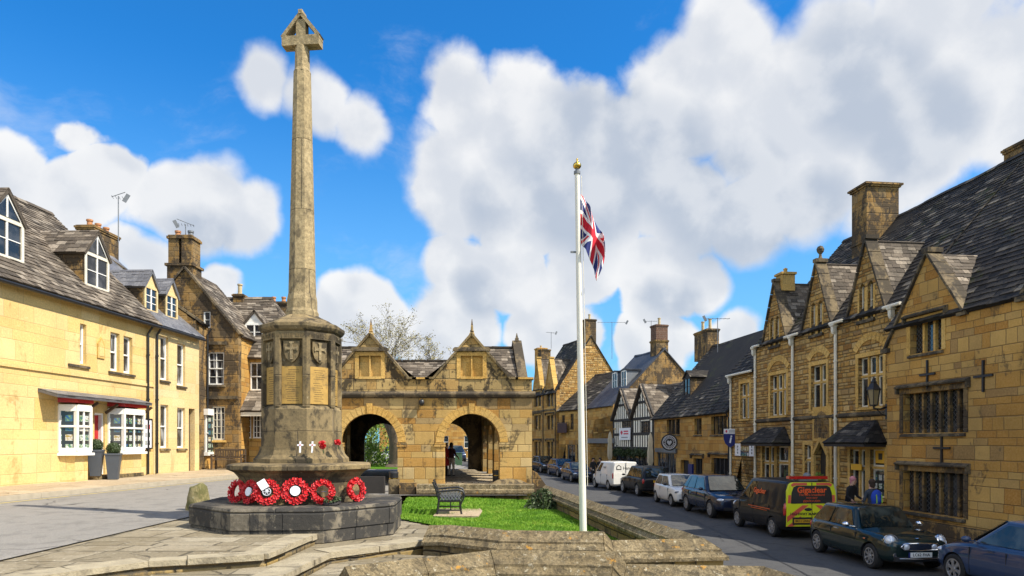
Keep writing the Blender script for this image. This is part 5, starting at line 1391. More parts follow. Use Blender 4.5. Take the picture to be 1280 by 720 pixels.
mb = MB(); slates(mb, (b2[0]-1.2,-.62,2.63),(b1[1]-.55,-.62,2.63),(b1[1]-.55,-.005,2.80),(b2[0]-1.2,-.005,2.80), .16,.28,.012); cn = mb.build('canopy', M['slate_grey'], H.root)
for x in (b2[1]-.45,b1[0]-.42,b1[1]-.3): mb = MB(); mb.bar((x,-.45,2.5),(x,-.02,2.2),.06,.08); mb.build('canopy_bracket', M['wood'], cn)
H.box('string_course', 0,H.L-.0,-.05,-.001,3.32,3.42, M['cream'])
ni = H.rect(121,421,130,448); u0,u1,z0,z1 = ni; uc = (u0+u1)/2
mb = MB(); mb.prism([(u0,z0),(u1,z0),(u1,z1-.25),(uc,z1),(u0,z1-.25)], -.04, -.001, 'y'); pn = mb.build('carved_panel', M['trim'], H.root)
mb = MB(); mb.prism([(u0+.07,z0+.07),(u1-.07,z0+.07),(u1-.07,z1-.28),(uc,z1-.09),(u0+.07,z1-.28)], -.046, -.041, 'y'); mb.build('recess', M['cream'], pn)
H.wall(H.gable_outline(EV, []), M['cream']); H.body(8.2, EV, 4.1, EV+4.05, M['gold'])
H.roof(EV, 4.1, EV+4.05, 8.2, 'slate_brown', over=.3, ex=.19, w=.3); H.gutter(0,H.L,EV-.32); H.pipe(H.uz(183,500)[0], 0, EV-.35)
H.dormer(H.uz(121,330,.6)[0], 1.3, .6, 6.5, 7.72, 8.55, 2.2, 'slate_brown', arch=True, cheek='brown', ny=2)
H.dormer(7.2, 1.3, .6, 6.5, 7.72, 8.55, 2.2, 'slate_brown', arch=True, cheek='brown', ny=2)
bs = H.rect(182.5,530,193,561); L1 = H
# notice board on the wall
root = thing('notice_board', 'tall framed notice board of property cards between two black downpipes', 'notice board', (xl(26.0)+.02, 26.05, 1.8))
root.rotation_euler = (0,0,math.atan2(H.d.y,H.d.x)); w_, zb_, zt_ = .82, 1.0, 2.05
mb = MB(); mb.box(-w_/2,w_/2,-.05,-.001,zb_,zt_); mb.build('panel', M['card'], root)
mb = MB(); mb.box(-w_/2-.05,-w_/2,-.07,-.001,zb_-.05,zt_+.05); mb.box(w_/2,w_/2+.05,-.07,-.001,zb_-.05,zt_+.05); mb.box(-w_/2,w_/2,-.068,-.001,zt_,zt_+.05); mb.box(-w_/2,w_/2,-.068,-.001,zb_-.05,zb_); mb.build('frame', M['black'], root)
for i in range(3):
    for j in range(3):
        mb = MB(); mb.box(-.33+.23*i,-.15+.23*i,-.053,-.0505,zb_+.1+.3*j,zb_+.27+.3*j); mb.build('property_card', M['red'] if (i,j) == (2,2) else (M['leafbush'] if (i+j)%2 else M['lead']), root)
# ---------------------------------------------------------------- left: pale house
H = House('town_house', 'pale ashlar house with grey slate roof and two small gabled dormers beside the shop', (xl(26.72),26.72), (xl(30.2),30.2), 1.80)
for r in ((200.5,421,210.5,475),(221.5,430,231.5,482),(200.5,506,210.5,560),(221.5,510,231.5,560)): H.win(H.rect(*r), 'sash', 1, 2, 'glass_curtain', fw=.06, reveal=.15, sill='memorial')
dr = H.rect(236,511,243.5,587); H.holes.append([(dr[0],-.1),(dr[1],-.1),(dr[1],dr[3]),(dr[0],dr[3])])
mb = MB(); mb.box(dr[0]-.02,dr[1]+.02,.21,.26,-.1,dr[3]+.02); mb.build('door', M['wood'], H.root)
H.wall(H.gable_outline(EV-.05, []), M['pale']); H.body(8.2, EV-.05, 4.1, EV+3.55, M['gold'])
H.roof(EV-.05, 4.1, EV+3.55, 8.2, 'slate_grey', over=.25, verge=.02, ex=.16, w=.26, t=.012); H.gutter(0,H.L,EV-.3); H.pipe(.12, 0, EV-.3)
for uc in (.75,2.25): H.dormer(uc, .92, .55, 6.3, 7.35, 7.98, 1.9, 'slate_grey', cheek='brown', wmat='pale', ny=3)
H.chimney(3.0, 4.2, 1.7, .75, 8.0, 10.3, 'brown', ((-.55,0),(0,0),(.55,0)), potmat='terracotta', poth=.3)
# ---------------------------------------------------------------- left: dark narrow house
H = House('narrow_house', 'narrow dark weathered house with coped gable squeezed between pale house and gabled house', (-13.74,30.25), (-13.98,31.95), 1.80)
H.wall(H.gable_outline(6.5, []), M['brown']); H.body(8, 6.5, 4.2, 9.4, M['brown'], th=.35)
H.roof(6.5, 4.2, 9.4, 8, 'slate_dark', over=.12, verge=-.2)
mb = MB()
for i in range(7):
    t0, t1 = i/7+.003, (i+1)/7-.003; mb.bar((.16,-.25+4.45*t0,6.43+3.1*t0),(.16,-.25+4.45*t1,6.43+3.1*t1),.36,.10)
mb.build('gable_coping', M['trimdark'], H.root); H.pipe(1.5,0,6.4)
# ---------------------------------------------------------------- left: gabled house facing us
H = House('gabled_house', 'brown stone house with steep gable end and tall twin chimney above the timber bench', (-17.5,32.0), (-12.58,32.0), 1.80)
E3, A3 = 6.28, 9.22
H.win(H.rect(259.5,440,280,481), 'sash', 2, 4, 'glass_curtain', frame='white', sill='trimdark', reveal=.1)
H.win(H.rect(254,389,263,410), 'case', 1, 2, 'glass', frame='white', reveal=.1, sill=False)
H.win(H.rect(265,508,281,550), 'case', 3, 5, 'glass_curtain', frame='offwhite', reveal=.1)
for r in ((257,427,283,431),(255,495,297,499)):
    a = H.rect(*r); H.box('drip_course', a[0],min(a[1],H.L),-.09,-.001,a[2],a[3], M['trimdark'])
H.wall([(0,-.5),(H.L,-.5),(H.L,E3),(H.L/2,A3),(0,E3)], M['brown'])
mb = MB(); mb.mesh([(H.L,.35,-.5),(H.L,3.3,-.5),(H.L,3.3,E3),(H.L,.35,E3),(0,.35,-.5),(0,3.3,-.5),(0,3.3,E3),(0,.35,E3)], [(0,1,2,3),(7,6,5,4),(1,5,6,2)]); mb.build('side_walls', M['gold'], H.root)
mb = MB(); k3 = (A3-E3)/(H.L/2)
slates(mb, (H.L+.15,.3,E3-.15*k3),(H.L+.15,3.4,E3-.15*k3),(H.L/2,3.4,A3),(H.L/2,.3,A3), .2,.33,.03); slates(mb, (-.15,3.4,E3-.15*k3),(-.15,.3,E3-.15*k3),(H.L/2,.3,A3),(H.L/2,3.4,A3), .2,.33,.03)
mb.build('roof', M['slate_brown'], H.root)
mb = MB()
for sg in (-1,1):
    for i in range(8):
        t0, t1 = i/8+.002, (i+1)/8-.002; hw = H.L/2+.1
        mb.bar((H.L/2+sg*hw*(1-t0),.12,E3-.12+(A3-E3+.16)*t0),(H.L/2+sg*hw*(1-t1),.12,E3-.12+(A3-E3+.16)*t1),.46,.09)
mb.build('gable_coping', M['trimdark'], H.root)
uc = H.uz(230.5,330,.6)[0]
mb = MB(); mb.box(uc-.58,uc+.58,.12,1.1,7.6,9.35); mb.box(uc-.66,uc+.66,.04,1.18,9.352,9.47); mb.box(uc-.54,uc-.07,.16,1.06,9.472,10.62); mb.box(uc+.07,uc+.54,.16,1.06,9.472,10.62); mb.box(uc-.60,uc+.60,.1,1.12,10.622,10.74); mb.box(uc-.55,uc+.55,.15,1.07,10.742,10.8)
ch = mb.build('chimney', M['brown'], H.root)
for x in (-.3,.3): mb = MB(); mb.lathe([(.13,0),(.11,.2),(.14,.22),(.14,.3)], 12, c=(uc+x,.6,10.8)); mb.build('chimney_pot', M['terracotta' if x < 0 else 'lead'], ch)
bx = H.rect(250,508,266,562)
mb = MB(); mb.prism([(bx[0],0),(bx[0]+.0,-.5),(bx[1]-.1,-.5),(bx[1],0)], .75, 2.45); bw = mb.build('shop_bay', M['shopglass'], H.root)
mb = MB()
for x, y in ((bx[0],-.5),(bx[1]-.1,-.5),((bx[0]+bx[1])/2,-.5)): mb.box(x-.04,x+.04,y-.04,y+.04,.6,2.5)
mb.box(bx[0]-.05,bx[1]+.05,-.58,0,.6,.76); mb.box(bx[0]-.08,bx[1]+.06,-.62,0,2.44,2.72); mb.box(bx[0],bx[1],-.53,-.47,1.6,1.65); mb.build('bay_frame', M['white'], bw)
H.box('bay_base', bx[0]+.02,bx[1]-.06,-.46,-.001,-.2,.59, M['gold'])
# ---------------------------------------------------------------- left: house behind with dormer and lean-to
H = House('slate_roofed_house', 'house with broad brown hipped roof, white dormer and lean-to porch just behind the memorial', (-15.9,33.3), (-10.3,33.3), 1.75)
E4 = 5.45
H.win(H.rect(312.5,453,328.5,488), 'sash', 2, 2, 'glass', reveal=.1, sill='trimdark'); H.win(H.rect(333,453,349,488), 'sash', 2, 2, 'glass', reveal=.1, sill='trimdark')
for r in ((301,518,314,548),(316,518,329,548),(331,518,344,548)): H.win(H.rect(*r), 'case', 3, 4, 'glass', reveal=.08)
H.wall(H.gable_outline(E4, []), M['gold']); H.body(6, E4, 3.0, E4+.02, M['gold'])
H.roof(E4, 3.0, 8.74, 6, 'slate_brown', hip=2.3, ex=.2)
uc = H.uz(319,412,.95)[0]; H.dormer(uc, 0.95, .85, 6.2, 7.1, 7.7, 1.7, 'slate_brown', cheek='slate_dark', wmat='white', ny=2)
mb = MB(); a = H.uz(297,500,-.8)[0]; slates(mb, (a,-1.1,2.72),(H.L,-1.1,2.72),(H.L,-.003,3.72),(a,-.003,3.72), .2,.33,.03); pr = mb.build('porch_roof', M['slate_brown'], H.root)
mb = MB(); mb.box(a,H.L,-1.05,-.95,2.47,2.65); mb.build('porch_beam', M['offwhite'], pr)
mb = MB()
for x in (a+.1,a+2.4,H.L-.2): mb.box(x-.07,x+.07,-1.04,-.96,-.5,2.46)
mb.build('porch_post', M['darkwood'], pr)
H.chimney(H.uz(300,372,3.0)[0], 3.0, .5, .5, 8.3, 8.95, 'brown', ((0,0),), poth=.55)
H.chimney(H.uz(349,384,5.0)[0], 5.0, 1.0, .6, 6.0, 8.95, 'brown', ((-.3,0),(.25,0)), potmat='terracotta', poth=.3)

# ---------------------------------------------------------------- right: near house with cross-shaped iron ties
def lamp_on(p): pass
R0 = House('stone_house', 'near golden stone house with mullioned windows, gable and black iron wall crosses', (12.02,22.3), (13.15,12.36), 0.14)
H = R0; E0 = 6.5
g0 = [(1.84,1.39,8.42),(6.6,1.39,8.42)]
for r, n_ in (((1138,400,1177.5,440),3),):
    q = H.rect(*r); H.win(q, 'mull', n_, 1, 'glass_lead', frame='trim', surround='trim', hood=True, sill='trimdark', reveal=.2)
q = H.rect(1129,489,1205,541); H.win(q, 'mull', 7, 1, 'glass_lead', frame='brown', surround='brown', hood=True, sill='trimdark', reveal=.22)
q = H.rect(1129,590,1205,643); H.win(q, 'mull', 7, 1, 'glass_lead', frame='brown', surround='brown', hood=True, sill='trimdark', reveal=.22)
H.win((5.9,7.3,5.6,6.7), 'mull', 3, 1, 'glass_lead', frame='trim', surround='trim', hood=True, sill='trimdark', reveal=.2)
H.win((6.2,9.0,3.3,4.5), 'mull', 6, 1, 'glass_lead', frame='brown', surround='brown', hood=True, sill='trimdark', reveal=.22)
H.win((6.2,9.0,.9,2.2), 'mull', 6, 1, 'glass_lead', frame='brown', surround='brown', hood=True, sill='trimdark', reveal=.22)
ol = H.gable_outline(E0, g0); ol = [p for p in ol if not (p[0] < .5 and p[1] == E0)]+[(0,5.9)]; H.wall(ol, M['gold']); H.body(10.3, E0, 5.15, 12.42, M['gold'])
H.roof(E0, 5.15, 12.42, 10.3, 'slate_dark', over=.1, verge=0)
for a, hw_, ev_ in ((g0[0],1.84,5.88),(g0[1],1.39,6.5)): H.wallgable(a[0], hw_, ev_, a[2], 2.4, 'slate_brown', 'trimdark', right=(1.39,6.5))
for px, py in ((1160,468),(1178,560),(1230,470)):
    u_, z_ = H.uz(px,py); mb = MB(); mb.box(u_-.028,u_+.028,-.05,-.001,z_-.42,z_+.42); mb.box(u_-.32,u_-.029,-.05,-.001,z_-.03,z_+.03); mb.box(u_+.029,u_+.32,-.05,-.001,z_-.03,z_+.03); mb.build('wall_tie', M['black'], H.root)
H.box('plinth', 0,H.L,-.05,-.001,-.4,.55, M['brown'])
# ---------------------------------------------------------------- right: three gabled house
d1 = Vector((-.113,.994)).normalized()
R1 = House('gabled_terrace', 'long rubble stone building with three steep gables, white downpipes and big chimney', (11.53,32.9), (12.72,22.5), 0.14)
H = R1; E1 = 7.42
gab = []
for px, zp in ((968.5,10.0),(1021,10.0),(1083,10.0)):
    u_ = H.uz(px,380)[0]; gab.append((u_,1.08,zp))
for r in ((963,468,983,519),(1014,456,1033,513),(1073,445,1104,508)):
    q = H.rect(*r); H.win(q, 'mull', 3 if r[0] != 1014 else 2, 2, 'glass', surround='trim', hood=False, sill='trim', reveal=.18, transom=.62)
    u0,u1,z0,z1 = q; uc = (u0+u1)/2; mb = MB()
    for i in range(9):
        a0 = math.pi*(.2+.6*i/9)+.01; a1 = math.pi*(.2+.6*(i+1)/9)-.01; rr = (u1-u0)/2/math.cos(.2*math.pi)*1.12; zc = z1+.16-rr*math.sin(.2*math.pi)+.02
        mb.prism([(uc+r_*math.cos(a),zc+r_*math.sin(a)) for r_, a in ((rr,a0),(rr+.26,a0),(rr+.26,a1),(rr,a1))], -.03, .0, 'y')
    mb.build('relieving_arch', M['trim'], H.root)
for (u_,hw,zp), r in zip(gab, ((965.5,395,976.5,431),(1015.5,376,1028.5,417),(1077,351,1094.5,398))):
    q = H.rect(*r); z0, z1 = q[2], q[3]
    for sg in (-1,1): H.win((u_+sg*.24-.15,u_+sg*.24+.15,z0,z1), 'case', 1, 2, 'glass', top='point', sill=False, frame='offwhite', fw=.04, reveal=.14)
    H.box('lancet_sill', u_-.5,u_+.5,-.09,-.001,z0-.13,z0-.02, M['trimdark'])
    mb = MB(); mb.box(u_-.49,u_-.40,-.02,-.001,z0,z1-.2); mb.box(u_+.40,u_+.49,-.02,-.001,z0,z1-.2); mb.box(u_-.085,u_+.085,-.02,-.001,z0,z1-.2); mb.build('lancet_surround', M['trim'], H.root)
def ground_window(H, r, nx, posters=False):
    q = H.rect(*r); return H.win(q, 'mull', nx, 1, 'shopglass' if posters else 'glass', surround='trim', sill='trim', reveal=.16, transom=.62, frame='white')
ground_window(H, (953,558,968,612), 2); ground_window(H, (971,558,986,612), 1, False)
ground_window(H, (1006,556,1014,606), 1); ground_window(H, (1040,556,1047,606), 1)
ground_window(H, (1063,562,1082,622), 2); ground_window(H, (1088,562,1106,622), 1, True)
q = H.rect(1020,553,1035,625); u0,u1,z1 = q[0],q[1],q[3]; w_ = u1-u0; uc = (u0+u1)/2
H.holes.append([(u0,-.3),(u1,-.3),(u1,z1-w_*.6),(uc+w_*.35,z1-w_*.22),(uc,z1),(uc-w_*.35,z1-w_*.22),(u0,z1-w_*.6)])
mb = MB(); mb.box(u0-.02,u1+.02,.2,.24,-.3,z1+.02); door = mb.build('door', M['darkwood'], H.root)
mb = MB(); mb.box(uc-.05,u1-.03,.19,.199,.9,1.9); mb.build('door_poster', M['yellow'], door)
mb = MB()
for sg in (-1,1): mb.bar((uc+sg*(w_/2+.09),-.03,-.1),(uc+sg*(w_/2+.09),-.03,z1-w_*.55),.16,.12); mb.bar((uc+sg*(w_/2+.09),-.035,z1-w_*.55),(uc,-.035,z1+.15),.14,.14)
mb.build('door_surround', M['trim'], H.root)
q = H.rect(1018,512,1040,548); u0,u1,z0,z1 = q; uc = (u0+u1)/2
mb = MB(); mb.box(u0-.05,u1+.05,-.06,-.001,z0-.1,z1+.12); np_ = mb.build('carved_niche', M['trim'], H.root)
mb = MB(); mb.prism([(u0+.1,z0),(u1-.1,z0),(u1-.1,z1-.4),(uc+.2,z1-.13),(uc,z1-.05),(uc-.2,z1-.13),(u0+.1,z1-.4)], -.075, -.061, 'y'); mb.ball((uc,-.09,(z0+z1)/2),.12,.06,.2,8,6); mb.build('niche_carving', M['brown'], np_)
for px0, px1, y0_, y1_ in ((947,989,534,554),(1055,1109,526,554)):
    q = H.rect(px0,y0_,px1,y1_); u0,u1,z0,z1 = q; pj = .85; mb = MB(); uc = (u0+u1)/2
    slates(mb, (u0,-pj,z0+.02),(u1,-pj,z0+.02),(u1-.55,-.01,z1),(u0+.55,-.01,z1), .16,.28,.025)
    slates(mb, (u0,-.01,z0+.02),(u0,-pj,z0+.02),(u0+.54,-.02,z1),(u0+.53,-.01,z1), .16,.28,.025); slates(mb, (u1,-pj,z0+.02),(u1,-.01,z0+.02),(u1-.53,-.01,z1),(u1-.54,-.02,z1), .16,.28,.025)
    cp = mb.build('door_canopy', M['slate_dark'], H.root)
    mb = MB(); mb.box(u0+.03,u1-.03,-pj+.03,-.01,z0-.12,z0-.03)
    mb.build('canopy_frame', M['darkwood'], cp)
q = H.rect(1065.5,580,1078.6,587.5); H.box('yellow_sign', q[0],q[1],-.06,-.03,q[2],q[3], M['yellow'])
q = H.rect(1090,563,1105,579); pb = H.box('yellow_poster', q[0]+.05,q[1]-.05,.09,.11,q[2],q[3], M['yellow']); H.box('emblem', (q[0]+q[1])/2-.1,(q[0]+q[1])/2+.1,.085,.0895,(q[2]+q[3])/2-.1,(q[2]+q[3])/2+.12, M['ink'], pb)
z_ = H.uz(1030,521)[1]; 
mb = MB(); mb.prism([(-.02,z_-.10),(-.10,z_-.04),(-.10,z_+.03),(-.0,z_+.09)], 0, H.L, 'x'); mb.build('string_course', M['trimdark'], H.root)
H.wall(H.gable_outline(E1, gab), M['rubble']); H.body(9, E1, 4.45, 12.45, M['gold'])
H.roof(E1, 4.45, 12.45, 9, 'slate_dark', over=.12, verge=.05)
for a in gab: H.wallgable(a[0], a[1], E1, a[2], 2.6, 'slate_brown', 'trimdark')
mb = MB(); mb.lathe([(.10,0),(.06,.1),(.05,.2),(.13,.3),(.15,.4),(.10,.5),(.0,.55)], 10, c=(gab[1][0],.15,gab[1][2]+.15)); mb.build('ball_finial', M['trimdark'], H.root)
mb = MB(); mb.box(gab[0][0]-.28,gab[0][0]+.28,.2,.8,gab[0][2]-.4,gab[0][2]+.32); mb.box(gab[0][0]-.34,gab[0][0]+.34,.14,.86,gab[0][2]+.322,gab[0][2]+.42); mb.lathe([(.12,0),(.08,.1),(.1,.2),(0,.26)],8,c=(gab[0][0],.5,gab[0][2]+.42)); mb.build('gable_stack', M['trim'], H.root)
for i, px in enumerate((945.5,992.5,1046.5,1119)):
    u_ = H.uz(px,420)[0]; H.pipe(u_, 0, E1-.05, 'offwhite', .06, True)
cuts = [0]+[x for a in gab for x in (a[0]-a[1]-.1, a[0]+a[1]+.1)]+[H.L]
for a, b in zip(cuts[0::2], cuts[1::2]):
    if b-a > .1: H.gutter(a, b, E1-.06, 'offwhite', -.18)
uc = H.uz(1091,270,3.6)[0]; ch = H.chimney(uc, 3.7, 1.05, 1.45, 9.5, 13.85, 'brown', (), .13, 2)
H.chimney(uc+6.0, 5.5, 1.0, 1.3, 11, 13.2, 'brown', ())
# wall lantern at the corner
def wall_lantern():
    root = thing('wall_lantern', 'old black framed glass lantern on an iron bracket at the stone corner', 'lantern', (11.72,22.55,4.2))
    mb = MB(); mb.tube([(.42,.0,-.05),(.2,0,-.12),(.0,0,-.10)], .025, 8); mb.tube([(.42,0,-.35),(.25,0,-.28),(.1,0,-.12)], .018, 6); mb.box(.40,.46,-.06,.06,-.45,.05); mb.tube([(0,0,-.12),(0,0,.02)], .03, 8); mb.build('bracket', M['black'], root)
    mb = MB(); mb.lathe([(.12,0.02),(.20,.50)], 6); gl = mb.build('glass', flat('lantern_glass', (0.22,0.17,0.09), 0.1, 0, 0.1, spec=.6), root)
    mb = MB()
    for k in range(6): a = 2*math.pi*k/6; mb.bar((.125*math.cos(a),.125*math.sin(a),.02),(.205*math.cos(a),.205*math.sin(a),.50),.022,.022)
    mb.lathe([(.05,-.03),(.14,-.01),(.14,.02)], 6); mb.lathe([(.24,.50),(.23,.54),(.10,.72),(.11,.76),(.06,.80),(.02,.92),(0,.94)], 6); mb.build('lantern_frame', M['black'], root)
wall_lantern()
# ---------------------------------------------------------------- right: information office wing
H = House('office_wing', 'low rubble stone wing with dark doorway under picture boards and blue shield sign', (11.2,35.8), (11.51,32.95), 0.14); R1w = H
EW = 6.35
H.win(H.rect(925.5,479,937,523), 'mull', 2, 2, 'glass', surround='trim', sill='trim', reveal=.16, transom=.62)
q = H.rect(927,571,944,618); H.holes.append([(q[0],-.3),(q[1],-.3),(q[1],q[3]),(q[0],q[3])])
mb = MB(); mb.box(q[0]-.02,(q[0]+q[1])/2,.21,.25,-.3,q[3]+.02); mb.build('doorway', M['ink'], H.root); H.box('door', (q[0]+q[1])/2+.002,q[1]+.02,.205,.25,-.3,q[3]+.02, M['blue_sign'])
H.wall(H.gable_outline(EW, []), M['rubble']); H.body(8, EW, 4.3, 10.9, M['gold']); H.roof(EW, 4.3, 10.9, 8, 'slate_dark', over=.15); H.gutter(0,H.L,EW-.1,'offwhite',-.2); H.pipe(.25,0,EW-.08,'offwhite',.055,True); H.pipe(.02,0,4.4)
root = thing('picture_board', 'board with a photograph between two white panels over the dark blue doorway', 'sign', (11.2,35.8,.14), math.atan2(H.d.y,H.d.x))
q = H.rect(920,554.5,944.5,570); u0,u1,z0,z1 = q
for a, b, m_, nm in ((0,.3,'card','panel'),(.3,.74,'shopglass','photograph'),(.74,1,'card','panel')): 
    mb = MB(); mb.box(u0+(u1-u0)*a+.002,u0+(u1-u0)*b-.002,-.06,-.01,z0,z1); pn = mb.build(nm, M[m_], root)
    if nm == 'panel':
        mb = MB(); x = u0+(u1-u0)*(a+b)/2
        for z in (.25,.5,.75): mb.ball((x,-.062,z0+(z1-z0)*z),.07,.003,.06,8,4)
        mb.build('emblem', M['lead'], pn)
# hanging shield with a white letter i
sp_ = Vector((11.2,35.8)).lerp(Vector((11.51,32.95)), .18)
root = thing('information_sign', 'hanging navy shield sign with a white letter i under a white header', 'sign', (sp_.x-.22, sp_.y-.1, 3.2)); root.scale = (.78,.78,.78)
mb = MB(); mb.prism([(-.42,.30),(.42,.30),(.42,-.05),(.33,-.32),(.15,-.50),(0,-.58),(-.15,-.50),(-.33,-.32),(-.42,-.05)], -.02,.02,'y'); shd = mb.build('shield', M['blue_sign'], root)
text('letter', 'i', .72, M['card'], shd, (.02,-.023,-.06), (R(90),0,0), .002, bold=.02).rotation_euler = (R(90),R(12),0)
mb = MB(); mb.box(-.42,.42,-.021,.021,.302,.62); hd = mb.build('header', M['card'], root)
mb = MB(); mb.ball((-.26,-.022,.46),.06,.003,.09,8,5); mb.build('emblem', M['pink'], hd)
mb = MB()
for z in (.52,.46,.40): mb.box(-.1,.3,-.0235,-.0215,z-.012,z+.012)
mb.build('lettering_lines', M['lead'], hd)
mb = MB(); mb.tube([(-.5,0,.72),(.62,0,.72)], .02, 6); mb.tube([(-.3,0,.62),(-.3,0,.72)], .012, 5); mb.tube([(.3,0,.62),(.3,0,.72)], .012, 5); mb.tube([(.6,0,1.0),(.2,0,.72)],.012,5); mb.build('bracket', M['black'], root)
# ---------------------------------------------------------------- right: old shop with sagging mossy roof
H = House('mossy_roofed_shop', 'low golden stone shop with huge dark mossy roof, twin chimney pots and round sign', (9.61,47.0), (11.2,35.85), 0.15)
EB = 4.62
for r, n_ in (((833.5,524,850,543),3),((868,523,877,543),2),((889,520,908.5,543),4)): H.win(H.rect(*r), 'mull', n_, 1, 'glass', frame='brown', sill='trimdark', reveal=.15)
q = H.rect(822,566,845,606); H.win(q, 'case', 5, 1, 'glass', frame='lead', reveal=.1, sill=False); H.box('shop_fascia', q[0]-.2,q[1]+.2,-.12,-.001,q[3]+.02,q[3]+.3, M['lead'])
q = H.rect(851,575,861,622); H.holes.append([(q[0],-.3),(q[1],-.3),(q[1],q[3]),(q[0],q[3])]); H.box('door', q[0]-.02,q[1]+.02,.2,.24,-.3,q[3]+.02, M['darkwood'])
q = H.rect(862,580,867,602); nb = H.box('display_case', q[0],q[1],-.10,-.001,q[2],q[3], M['blue_sign'])
for r, n_ in (((866.5,573,878,603),3),((889,572.5,910,603),4)): H.win(H.rect(*r), 'mull', n_, 1, 'glass', frame='darkwood', sill='trimdark', hood='trimdark', reveal=.15)
H.wall(H.gable_outline(EB, []), M['gold']); H.body(8.4, EB, 4.2, 9.4, M['gold'])
H.roof(EB, 4.2, 9.4, 8.4, 'slate_dark', over=.25, ex=.22, w=.34, sag=.22)
uc = H.uz(859,482,1.0)[0]; H.dormer(uc, 1.1, 1.0, 5.75, 6.95, 7.35, 1.9, 'slate_dark', cheek='brown', wmat='darkwood', frame='darkwood', nx=2, ny=2)
uc = H.uz(883,430,4.2)[0]; H.chimney(uc, 4.2, 2.2, .85, 8.6, 10.65, 'brown', ((-.6,0),(.6,0)), poth=.75)
# round hanging sign
q = H.uz(837,553,-.6); wp = H.root.matrix_basis @ Vector((q[0],-.62,q[1]))
root = thing('round_sign', 'round black hanging sign with white ring and heart-shaped badge over the shop door', 'sign', wp); root.scale = (.85,.85,.85)
mb = MB(); mb.lathe([(.60,-.02),(.60,.02)], 32, axis='y'); ds = mb.build('disc', M['ink'], root)
mb = MB(); mb.tube([(.47*math.cos(k*math.pi/16),-.025,.47*math.sin(k*math.pi/16)) for k in range(33)], .022, 6, caps=False); mb.tube([(.30*math.cos(k*math.pi/16),-.025,.30*math.sin(k*math.pi/16)) for k in range(33)], .014, 6, caps=False); mb.build('ring', M['card'], ds)
mb = MB(); mb.prism([(0,-.22),(.17,-.02),(.16,.10),(.08,.14),(0,.07),(-.08,.14),(-.16,.10),(-.17,-.02)], -.028,-.021,'y'); mb.build('badge', M['silverprint'], ds)
mb = MB()
for k in range(22):
    a = 2*math.pi*k/22
    if k in (0,11): continue
    mb.obox((.385*math.cos(a),-.023,.385*math.sin(a)), Vector((-math.sin(a),0,math.cos(a)))*.022, (0,.002,0), Vector((math.cos(a),0,math.sin(a)))*.04)
mb.build('ring_lettering', M['card'], ds)
mb = MB(); mb.tube([(-.5,.0,.72),(1.3,.1,.72)], .022, 6); mb.tube([(0,0,.6),(0,0,.72)], .015, 6); mb.build('bracket', M['black'], root)
# ---------------------------------------------------------------- right: half timbered house
H = House('timbered_house', 'black and white half timbered house with twin steep gables above a garland', (8.0,55.0), (9.61,47.05), 0.16)
ET = H.uz(794,523)[1]; a1_ = H.uz(781.5,486); a2_ = H.uz(806,481); JZ = H.uz(794,562)[1]
hw_ = H.L/4-.02; gt = [(H.L*.25,hw_,a1_[1]),(H.L*.75,hw_,a1_[1])]
for r in ((777,526,789,535),(801,526,812,544)): H.win(H.rect(*r), 'case', 4, 3, 'glass_lead', frame='darkwood', reveal=.08, sill=False, bar=.05)
H.wall(H.gable_outline(ET, gt, z0=JZ), M['render'])
mb = MB()
z1_ = JZ+(ET-JZ)*.5
for z in (JZ+.1, z1_, ET-.05): 
    for c in (0,1): mb.box(H.L*.5*c+.13, H.L*.5*(c+1)-.13, -.035,-.001, z-.1,z+.1)
for u_ in (.0,H.L*.5-.12,H.L-.24): mb.box(u_,u_+.24,-.045,-.001,JZ,ET)
holes_t = [H.rect(777,526,789,535), H.rect(801,526,812,544)]
for c in (0,1):
    uc = gt[c][0]
    for i in range(9):
        u_ = uc-hw_+.24+(2*hw_-.48)*i/8
        for z0_, z1b in ((JZ+.21,z1_-.11),(z1_+.11,ET-.16),(ET+.06, gt[c][2]-abs(u_-uc)/hw_*(gt[c][2]-ET)-.25)):
            if z1b-z0_ < .15 : continue
            if any(h[0]-.08 < u_ < h[1]+.08 and not (z1b < h[2] or z0_ > h[3]) for h in holes_t): continue
            mb.box(u_-.055,u_+.055,-.03,-.001,z0_,z1b)
    zc = ET+(gt[c][2]-ET)*.48; ww = hw_*.50; mb.box(uc-ww,uc+ww,-.04,-.031,zc-.09,zc+.09)
    for sg in (-1,1): mb.bar((uc+sg*hw_,-.05,ET+.03),(uc,-.05,gt[c][2]+.02),.12,.26)
mb.build('timber_frame', M['darkwood'], H.root)
mb = MB()
for sg in (-1,1):
    for c in (0,1):
        uc = gt[c][0]; k = (gt[c][2]-ET)/hw_; p = [(uc+sg*(hw_+.06),-.25,ET-.06*k+.05),(uc+sg*(hw_+.06),4.5,ET-.06*k+.05),(uc,4.5,gt[c][2]+.08),(uc,-.25,gt[c][2]+.08)]
        slates(mb, *(p if sg > 0 else [p[1],p[0],p[3],p[2]]), .26,.4,.03)
slates(mb, (-.05,1.6,ET+.4),(H.L+.05,1.6,ET+.4),(H.L+.05,4.4,gt[0][2]+.55),(-.05,4.4,gt[0][2]+.55), .26,.4,.03); mb.face([(H.L,8,ET),(0,8,ET),(0,4.4,gt[0][2]+.5),(H.L,4.4,gt[0][2]+.5)])
mb.build('roof', M['slate_brown'], H.root)
mb = MB(); q = [(.35,-.4),(8,-.4),(8,ET),(4.4,gt[0][2]+.45),(.35,ET)]; mb.mesh([(0,y,z) for y,z in q]+[(H.L,y,z) for y,z in q], [(4,3,2,1,0),(5,6,7,8,9)]); mb.build('end_walls', M['gold'], H.root)
mb = MB(); mb.box(.02,H.L-.02,.25,.4,-.4,JZ-.02)
